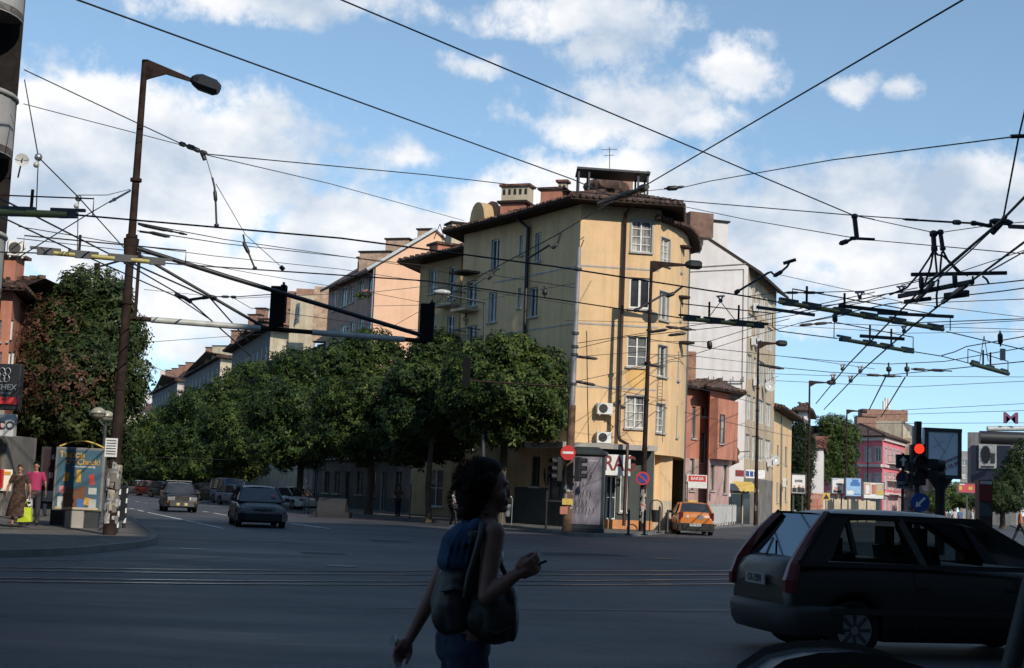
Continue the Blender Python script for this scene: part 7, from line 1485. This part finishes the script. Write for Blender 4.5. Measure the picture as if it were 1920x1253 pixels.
a=W(984,1069,YW-.23)-pc; b=W(1025,1051,YW-.23)-pc; mb=MB(); mb.bar(a,b,.048,.013,BLK); mb.build('phone_body',ph,local=True,bev=.003); mb=MB(); d=(b-a).normalized(); mb.bar(a+d*.01+Vector((-.001,-.002,.008)),b-d*.012+Vector((-.001,-.002,.008)),.040,.003,CURT); mb.build('screen',ph,local=True)
tc=W(742,1203,YW+.18); mb=MB(); rr=random.Random(5); cs=[Vector((tc.x,tc.y,tc.z))+Vector((rr.uniform(-.02,.02),rr.uniform(-.015,.015),rr.uniform(-.03,.02))) for _ in range(9)]
mb.add([tc+Vector(v) for v in ((-.005,0,-.035),(-.028,.01,-.02),(-.025,-.01,.02),(-.008,.01,.032),(.008,-.01,.018),(.03,.0,-.012),(.012,.012,-.03),(0,-.015,0))],[(7,i,(i+1)%7) for i in range(7)],CURT); mb.add([tc+Vector(v) for v in ((-.005,0.01,-.035),(-.028,.02,-.02),(-.025,.01,.02),(-.008,.02,.032),(.008,.0,.018),(.03,.01,-.012),(.012,.022,-.03),(0,.025,0))],[(7,i,(i+1)%7) for i in range(7)],CURT); tag(mb.build('paper_tissue'),'crumpled pale paper in the trailing hand of the walking woman','paper')
# ---------- simple figures farther away (still full bodies)
def figure(lab,loc,h,face,colors,arms=((.1,.0),(.1,.0)),legs=.12,hair=.0,dress=None,vox=.014,hairm=None,skin=None,sleeve=False):
    """local frame: x across the shoulders, -y is where the figure faces, before rotation"""
    root=thing('person',lab,'person',loc,None,face); s=h/1.72; k=MB(); SK=skin or SKIN
    capsules(k,[((0,0,1.60*s),(.072*s,.088*s,.105*s)),((0,-.02,1.54*s),(.05*s,.06*s,.06*s)),((0,.0,1.44*s),.050*s),((0,0,1.36*s),(.15*s,.085*s,.07*s)),((0,0,1.18*s),(.14*s,.10*s,.12*s)),((0,0,.98*s),(.14*s,.10*s,.10*s)),((0,0,.90*s),(.155*s,.11*s,.09*s))],SK,12)
    k.ball((0,-.10*s,1.575*s),(.014*s,.018*s,.022*s),SK,8,6); k.ball((.075*s,0,1.58*s),(.01*s,.018*s,.03*s),SK,8,6); k.ball((-.075*s,0,1.58*s),(.01*s,.018*s,.03*s),SK,8,6); k.ball((0,-.07*s,1.50*s),(.03*s,.025*s,.018*s),SK,8,6)
    armp=[]
    for sd,(out,fw) in zip((-1,1),arms):
        a=Vector((sd*.175*s,0,1.38*s)); e=Vector((sd*(.20+out)*s,.02-fw*.4,1.10*s)); w=Vector((sd*(.21+out*1.1)*s,-fw-.02,(.88 if fw<.2 else 1.08)*s)); capsules(k,[(a,.050*s),(e,.040*s),(w,.027*s)],SK,10)
        d=(w-e).normalized(); hand(k,w,d,(-sd,0,0),s,.35,SK,thumb=sd if 0 else 1,seg=6); armp.append((a,e,w))
    lg=[]
    for sd,sw in ((-1,legs),(1,-legs)):
        hp=Vector((sd*.09*s,0,.88*s)); kn=Vector((sd*.10*s,-sw*.6-.01,.48*s)); an=Vector((sd*.10*s,sw*-1.0+.02,.09*s)); capsules(k,[(hp,.085*s),(kn,.056*s),(kn.lerp(an,.35),.055*s),(an,.038*s),(an+Vector((0,-.13*s,-.045*s)),.033*s)],SK,10); lg.append((hp,kn,an))
    organic(k,'body',root,SK,vox,2)
    top,bot,shoe=colors
    k=MB(); capsules(k,[((0,0,1.375*s),(.165*s,.095*s,.06*s)),((0,0,1.18*s),(.158*s,.118*s,.12*s)),((0,0,.97*s),(.168*s,.125*s,.12*s))],top,12)
    for a,e,w in armp: capsules(k,[(a,.062*s),(a.lerp(e,.98 if sleeve else .55),.057*s)],top,10)
    organic(k,'top',root,top,vox,2)
    k=MB()
    if dress: 
        n=24; zz=(.98,.8,.6,dress); vs=[];
        for q,z in enumerate(zz):
            for j in range(n): a=2*pi*j/n; r=(.155+.05*q)*s*(1+.05*sin(5*a)*q/2); vs.append((r*cos(a),r*.78*sin(a),z*s))
        k.add(vs,[(q*n+j,q*n+(j+1)%n,(q+1)*n+(j+1)%n,(q+1)*n+j) for q in range(3) for j in range(n)],bot,True); k.build('skirt',root,local=True)
    else:
        capsules(k,[((0,0,.92*s),(.165*s,.12*s,.09*s))],bot,12)
        for hp,kn,an in lg: capsules(k,[(hp,.098*s),(kn,.072*s),(an+Vector((0,0,.02)),.062*s)],bot,10)
        organic(k,'trousers',root,bot,vox,2)
    k=MB()
    for hp,kn,an in lg: k.ball(an+Vector((0,-.06*s,-.045*s)),(.05*s,.13*s,.05*s),shoe,10,6)
    k.build('shoes',root,local=True)
    k=MB(); capsules(k,[((0,.015*s,1.635*s),(.082*s,.095*s,.09*s)),((0,.05*s,(1.58-hair)*s),(.07*s,.05*s,.07*s))],hairm or HAIR,12); k.ball((0,-.05*s,1.70*s),(.06*s,.05*s,.025*s),HAIR); organic(k,'hair',root,hairm or HAIR,vox*.8,1); return root
BRD=paint('brown patterned dress',(.055,.035,.028),.85,0,.6,14); PINKT=paint('bright pink T shirt',(.34,.04,.11),.8); WTOP=paint('white T shirt',(.42,.41,.40),.8); LIME=paint('lime green bag',(.42,.52,.02),.6)
g=G(30,989,.13); figure('woman in a brown short-sleeved dress walking on the left pavement',(g.x,g.y,.13),1.66,radians(8),(BRD,BRD,BLK),arms=((.09,.02),(.09,.0)),legs=.06,hair=.02,dress=.30,hairm=paint('light brown hair',(.07,.04,.025),.7))
lgp=Vector((g.x,g.y,.13)); 
g2=G(43,986,.13); figure('man in a bright pink T shirt behind the woman in the brown dress',(g2.x+.02,g2.y+.7,.13),1.78,radians(12),(PINKT,paint('grey trousers',(.05,.05,.055),.8),BLK),arms=((.05,.0),(.08,.03)),legs=.1)
def shopbag(lab,px0,px1,py0,py1,Y,m,grp=None,stripes=False):
    a=W(px0,py0,Y);b=W(px1,py1,Y); w_=b.x-a.x; h=a.z-b.z; t=thing('shopping_bag',lab,'shopping bag',((a.x+b.x)/2,Y,b.z),grp); k=MB(); vs=[(-w_*.42,-.05,h),(w_*.42,-.05,h),(w_*.42,.05,h),(-w_*.42,.05,h),(-w_*.5,-.08,0),(w_*.5,-.08,.02),(w_*.5,.08,.02),(-w_*.5,.08,0),(0,-.10,h*.45)]
    k.add(vs,[(0,1,8),(1,5,8),(5,4,8),(4,0,8),(1,2,6,5),(2,3,7,6),(3,0,4,7),(4,5,6,7)],m); k.build('bag',t,local=True); k=MB(); k.tube([(-w_*.2,0,h),(0,0,h+.16),(w_*.2,0,h)],.008,m,6); k.build('handle',t,local=True)
    if stripes: 
        k=MB(); 
        for q in (.2,.5,.78): k.box((0,-.085,h*q),(w_*.8,.03,h*.1),BLK)
        k.build('stripes',t,local=True)
    return t
shopbag('lime green shopping bag carried by the woman in the brown dress',36,59,951,980,lgp.y-.05,LIME); shopbag('black and white striped bag behind the lime green one',49,59,936,965,lgp.y+.55,WHT,stripes=True)
g=G(75,968,.13); figure('dark clothed passer-by in the shade left of the advertising boxes',(g.x,g.y,.13),1.7,radians(170),(paint('dim blue shirt',(.03,.04,.06),.8),DENIM,BLK),legs=.12)
g=G(850,989); figure('pedestrian in a white top stepping off the kerb left of the walking woman',(g.x,g.y+.3,.0),1.72,radians(60),(WTOP,BLKN,WHT),arms=((.05,.25),(.05,.1)),legs=.22)
g=G(745,968,.13); figure('dim figure standing by the doorway left of the pale tree trunk',(g.x,g.y,.13),1.7,radians(30),(paint('dull beige shirt',(.12,.09,.07),.8),DENIM,BLK),legs=.05)
for k,(px,py,Y,c,l) in enumerate(((1790,960,95,WTOP,'pedestrian in a white shirt beyond the dark hatchback roof'),(1800,962,90,paint('blue shirt',(.08,.12,.22),.8),'pedestrian in a pale blue shirt under the red billboard'),(1822,965,85,WTOP,'pedestrian leaning beside the dark red totem'),(1769,958,100,REDP,'pedestrian in a salmon top beside the panel column'))):
    w=W(px,py,Y); figure(l,(w.x,Y,.13),1.72,radians(40*k),(c,DENIM,BLK),legs=.1,vox=.02)
w=W(1920,985,75); figure('walker striding out at the right edge in dark trousers',(w.x-.2,75,.13),1.75,radians(80),(paint('orange top',(.5,.14,.05),.8),BLKN,BLK),legs=.3,vox=.02)
w=W(1670,950,150); 
# driver inside the hatchback
hb=[o for o in COL.objects if o.name=='dark_hatchback'][0]; M=Matrix.Rotation(yaw,4,'Z'); p=Vector((ctr.x,ctr.y,0))+M.to_3x3()@Vector((-.05,.36,0)); dr=thing('person','driver in dark clothes behind the side window of the dark hatchback','person',(p.x,p.y,.35),None,yaw); k=MB()
capsules(k,[((.0,0,.93),(.09,.07,.105)),((.0,0,.82),.05),((-.02,0,.70),(.09,.17,.08)),((-.02,0,.45),(.12,.16,.14)),((0,0,.15),(.15,.17,.1))],SKIND,12); k.ball((.09,0,.92),(.02,.015,.02),SKIND,8,6)
for s in (-1,1):
    capsules(k,[((-.02,s*.18,.68),.05),((.12,s*.22,.46),.042),((.42,s*.12,.58),.03)],SKIND,10); hand(k,(.42,s*.12,.58),(1,0,.2),(0,0,-1),1.,.6,SKIND,seg=6); capsules(k,[((0,s*.1,.15),.08),((.45,s*.12,.2),.06),((.75,s*.12,-.15),.05)],SKIND,10)
organic(k,'body',dr,SKIND,.012,2); k=MB(); capsules(k,[((-.02,0,.72),(.10,.19,.07)),((-.02,0,.45),(.135,.18,.15)),((0,0,.15),(.165,.185,.11))],BLKN,12); organic(k,'top',dr,BLKN,.014,2); k=MB(); capsules(k,[((-.02,0,.97),(.10,.085,.09))],HAIR,12); organic(k,'hair',dr,HAIR,.012,1)
# dome bin among the trees
w=G(620,966,.13); t=thing('street_container','grey rounded container on the kerb under the dark trees','container',(w.x,w.y+.8,.13)); k=MB(); k.tube([(-.7,0,0),(.7,0,0)],.85,paint('dull dark container',(.028,.03,.034),.8),20); k.build('shell',t,local=True); k=MB(); k.box((0,0,.0),(1.8,1.5,.3),BLK); k.build('base',t,local=True)
# posters on the trunks/poles under the trees
for k,(x0,x1,y0,y1,Y,l) in enumerate(((571,577,880,918,80,'left of two pale notice boards on poles under the trees'),(578,585,880,918,80,'right of two pale notice boards on poles under the trees'))):
    root,w_,h=panel('notice_board',l,x0,x1,y0,y1,Y,ALU,'sign',.04); mb=MB(); mb.bar((0,.03,-1.4),(0,.03,0),.04,.04,DGR); mb.build('pole',root,local=True)
mb=MB(); a=G(1023,996,.13); mb.tube([a,Vector((a.x,a.y,W(1023,920,a.y).z))],.045,BLK,8); tag(mb.build('thin_post'),'thin dark post left of the grey utility pole','post')
mb=MB(); a=G(768,972,.13); mb.tube([a,a+Vector((0,0,1.9))],.03,DGR,8); mb.ball(a+Vector((0,0,1.8)),(.07,.05,.12),CURT,8,6); tag(mb.build('thin_post'),'thin post with a small pale disc under the trees','post')
# ground-floor clutter on the left face
mb=MB(); f=fl1; rr=random.Random(9)
u0,z0_=f.hit(975,955); u1,z1_=f.hit(1010,925)
for k in range(7):
    u=2.8+k*.28; p=[f.pt(u+rr.uniform(-.1,.1),1.9+rr.uniform(0,1.1),.015) for _ in range(5)]; mb.tube(p,.02,BLK,4)
tag(mb.build('graffiti'),'black scrawled graffiti beneath the window of the yellow left face','graffiti')
# =============== SKY / LIGHT ===============
SUN_AZ=radians(30.5); SUN_EL=radians(33)
sd=bpy.data.lights.new('sun','SUN'); so_=bpy.data.objects.new('sun',sd); COL.objects.link(so_)
sv=Vector((sin(SUN_AZ)*cos(SUN_EL),-cos(SUN_AZ)*cos(SUN_EL),sin(SUN_EL))); so_.rotation_euler=sv.to_track_quat('Z','Y').to_euler(); so_.location=(0,0,60); sd.energy=4.3; sd.angle=radians(.5); sd.color=(1.,.915,.80)
wd=bpy.data.worlds.new('World'); sc.world=wd; wd.use_nodes=True; nt=wd.node_tree; nt.nodes.clear()
out=N(nt,'ShaderNodeOutputWorld'); b1=N(nt,'ShaderNodeBackground'); b2w=N(nt,'ShaderNodeBackground'); mx=N(nt,'ShaderNodeMixShader')
sky=N(nt,'ShaderNodeTexSky',sky_type='NISHITA'); sky.sun_disc=False; sky.sun_elevation=SUN_EL; sky.sun_rotation=pi-SUN_AZ; sky.altitude=300; sky.air_density=1.0; sky.dust_density=.1; sky.ozone_density=1.2
SKYK=.13
hs=N(nt,'ShaderNodeHueSaturation'); hs.inputs['Saturation'].default_value=.90; nt.links.new(sky.outputs[0],hs.inputs['Color']); tint=N(nt,'ShaderNodeMix',data_type='RGBA',blend_type='MULTIPLY'); tint.inputs[0].default_value=1.; tint.inputs[7].default_value=(1.18,1.36,1.36,1); nt.links.new(hs.outputs[0],tint.inputs[6]); nt.links.new(tint.outputs[2],b1.inputs[0]); b1.inputs[1].default_value=SKYK
tc=N(nt,'ShaderNodeTexCoord'); lift=N(nt,'ShaderNodeVectorMath',operation='ADD'); lift.inputs[1].default_value=(0,0,.10); nrm=N(nt,'ShaderNodeVectorMath',operation='NORMALIZE'); nt.links.new(tc.outputs['Generated'],lift.inputs[0]); nt.links.new(lift.outputs[0],nrm.inputs[0]); nt.links.new(nrm.outputs[0],sky.inputs[0]); sp=N(nt,'ShaderNodeSeparateXYZ'); nt.links.new(tc.outputs['Generated'],sp.inputs[0])
def math_(op,a,b=None,clamp=False):
    n=N(nt,'ShaderNodeMath',operation=op); n.use_clamp=clamp
    for i,x in enumerate((a,b)):
        if x is None: continue
        if isinstance(x,(int,float)): n.inputs[i].default_value=x
        else: nt.links.new(x,n.inputs[i])
    return n.outputs[0]
ay=math_('MAXIMUM',math_('ABSOLUTE',sp.outputs[1]),.05); u_=math_('DIVIDE',sp.outputs[0],ay); v_=math_('DIVIDE',sp.outputs[2],ay)
uv=N(nt,'ShaderNodeCombineXYZ'); nt.links.new(u_,uv.inputs[0]); nt.links.new(v_,uv.inputs[1])
def wn(scale,det,rough,stretch=(1,1,1),off=0.):
    mp=N(nt,'ShaderNodeMapping'); mp.inputs['Scale'].default_value=stretch; mp.inputs['Location'].default_value=(off,off*.7,off*.3); nt.links.new(tc.outputs['Generated'],mp.inputs[0])
    n=N(nt,'ShaderNodeTexNoise'); n.inputs['Scale'].default_value=scale; n.inputs['Detail'].default_value=det; n.inputs['Roughness'].default_value=rough; nt.links.new(mp.outputs[0],n.inputs['Vector']); return n
nA=wn(9,8,.60); nB=wn(30,6,.62,off=3.1)
warp=N(nt,'ShaderNodeVectorMath',operation='SCALE'); sub=N(nt,'ShaderNodeVectorMath',operation='SUBTRACT'); nt.links.new(nA.outputs['Color'],sub.inputs[0]); sub.inputs[1].default_value=(.5,.5,.5); nt.links.new(sub.outputs[0],warp.inputs[0]); warp.inputs['Scale'].default_value=.06
add=N(nt,'ShaderNodeVectorMath',operation='ADD'); nt.links.new(uv.outputs[0],add.inputs[0]); nt.links.new(warp.outputs[0],add.inputs[1])
# cloud banks: picture-derived directions (px,py,rx,ry,weight,tilt)
CL=[(120,330,330,200,1.5),(330,330,280,160,1.5),(470,300,110,75,.9),(160,205,190,80,1.5),(400,560,500,130,.9),(760,480,230,110,1.5),(640,430,160,80,.9),(1000,470,330,140,1.1),(1180,400,300,110,1.3),(1330,350,190,90,.8),(1660,420,330,120,1.5),(1500,440,200,100,1.1),(1850,400,190,110,1.2),(1700,500,300,110,.9),(1080,330,200,60,.9),(1180,200,170,75,.8),(1300,230,120,50,.6),(1100,225,130,45,.75),(1400,125,85,60,.75),(1600,165,60,32,.75),(1690,175,40,22,.6),(880,130,75,32,.7),(560,15,330,45,.72),(1090,20,220,55,.75),(1120,80,90,40,.6),(1600,610,120,40,.45),(1830,615,90,35,.5),(340,650,120,60,.7),(760,300,130,30,.5),(1500,330,160,40,.6)]
mask=None
for (px,py,rx,ry,wt) in CL:
    d=ray(px,py); cu,cv=d.x/d.y,d.z/d.y
    s1=N(nt,'ShaderNodeVectorMath',operation='SUBTRACT'); nt.links.new(add.outputs[0],s1.inputs[0]); s1.inputs[1].default_value=(cu,cv,0)
    s2=N(nt,'ShaderNodeVectorMath',operation='MULTIPLY'); nt.links.new(s1.outputs[0],s2.inputs[0]); s2.inputs[1].default_value=(F/rx,F/ry,0)
    ln=N(nt,'ShaderNodeVectorMath',operation='LENGTH'); nt.links.new(s2.outputs[0],ln.inputs[0])
    f=math_('MULTIPLY',math_('SUBTRACT',1.35,ln.outputs['Value']),wt)
    mask=f if mask is None else math_('MAXIMUM',mask,f)
# noise breaks up the banks; clouds behind thinned to dim the fill light
mask=math_('ADD',mask,math_('MULTIPLY',math_('SUBTRACT',nB.outputs[0],.5),2.0)); mask=math_('ADD',mask,math_('MULTIPLY',math_('SUBTRACT',nA.outputs[0],.5),1.0))
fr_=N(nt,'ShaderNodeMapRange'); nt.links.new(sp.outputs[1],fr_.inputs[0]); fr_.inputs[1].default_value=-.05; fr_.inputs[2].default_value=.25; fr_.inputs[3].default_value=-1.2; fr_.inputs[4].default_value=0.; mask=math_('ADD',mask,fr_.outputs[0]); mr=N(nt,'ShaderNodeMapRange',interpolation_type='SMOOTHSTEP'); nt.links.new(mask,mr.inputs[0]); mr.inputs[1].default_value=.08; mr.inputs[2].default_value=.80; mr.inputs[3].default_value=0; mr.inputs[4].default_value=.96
cr=N(nt,'ShaderNodeValToRGB'); nC=wn(11,7,.55,off=8.3,stretch=(1,1,1.5)); sh_=math_('ADD',math_('MULTIPLY',nC.outputs[0],1.0),math_('MULTIPLY',math_('SUBTRACT',mask,.9),.0)); nt.links.new(sh_,cr.inputs[0])
e=cr.color_ramp.elements; e[0].position=.34; e[0].color=(.46,.56,.69,1); e[1].position=.60; e[1].color=(.93,.93,.94,1); q=e.new(.47); q.color=(.70,.75,.82,1)
nt.links.new(cr.outputs[0],b2w.inputs[0]); b2w.inputs[1].default_value=1.10
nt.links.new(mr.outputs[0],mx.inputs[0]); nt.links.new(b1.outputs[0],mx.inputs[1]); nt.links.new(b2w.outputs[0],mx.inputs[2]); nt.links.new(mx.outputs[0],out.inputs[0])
sc.render.engine='CYCLES'; sc.view_settings.view_transform='Standard'; sc.view_settings.look='None'; sc.view_settings.exposure=0.; sc.view_settings.gamma=1.
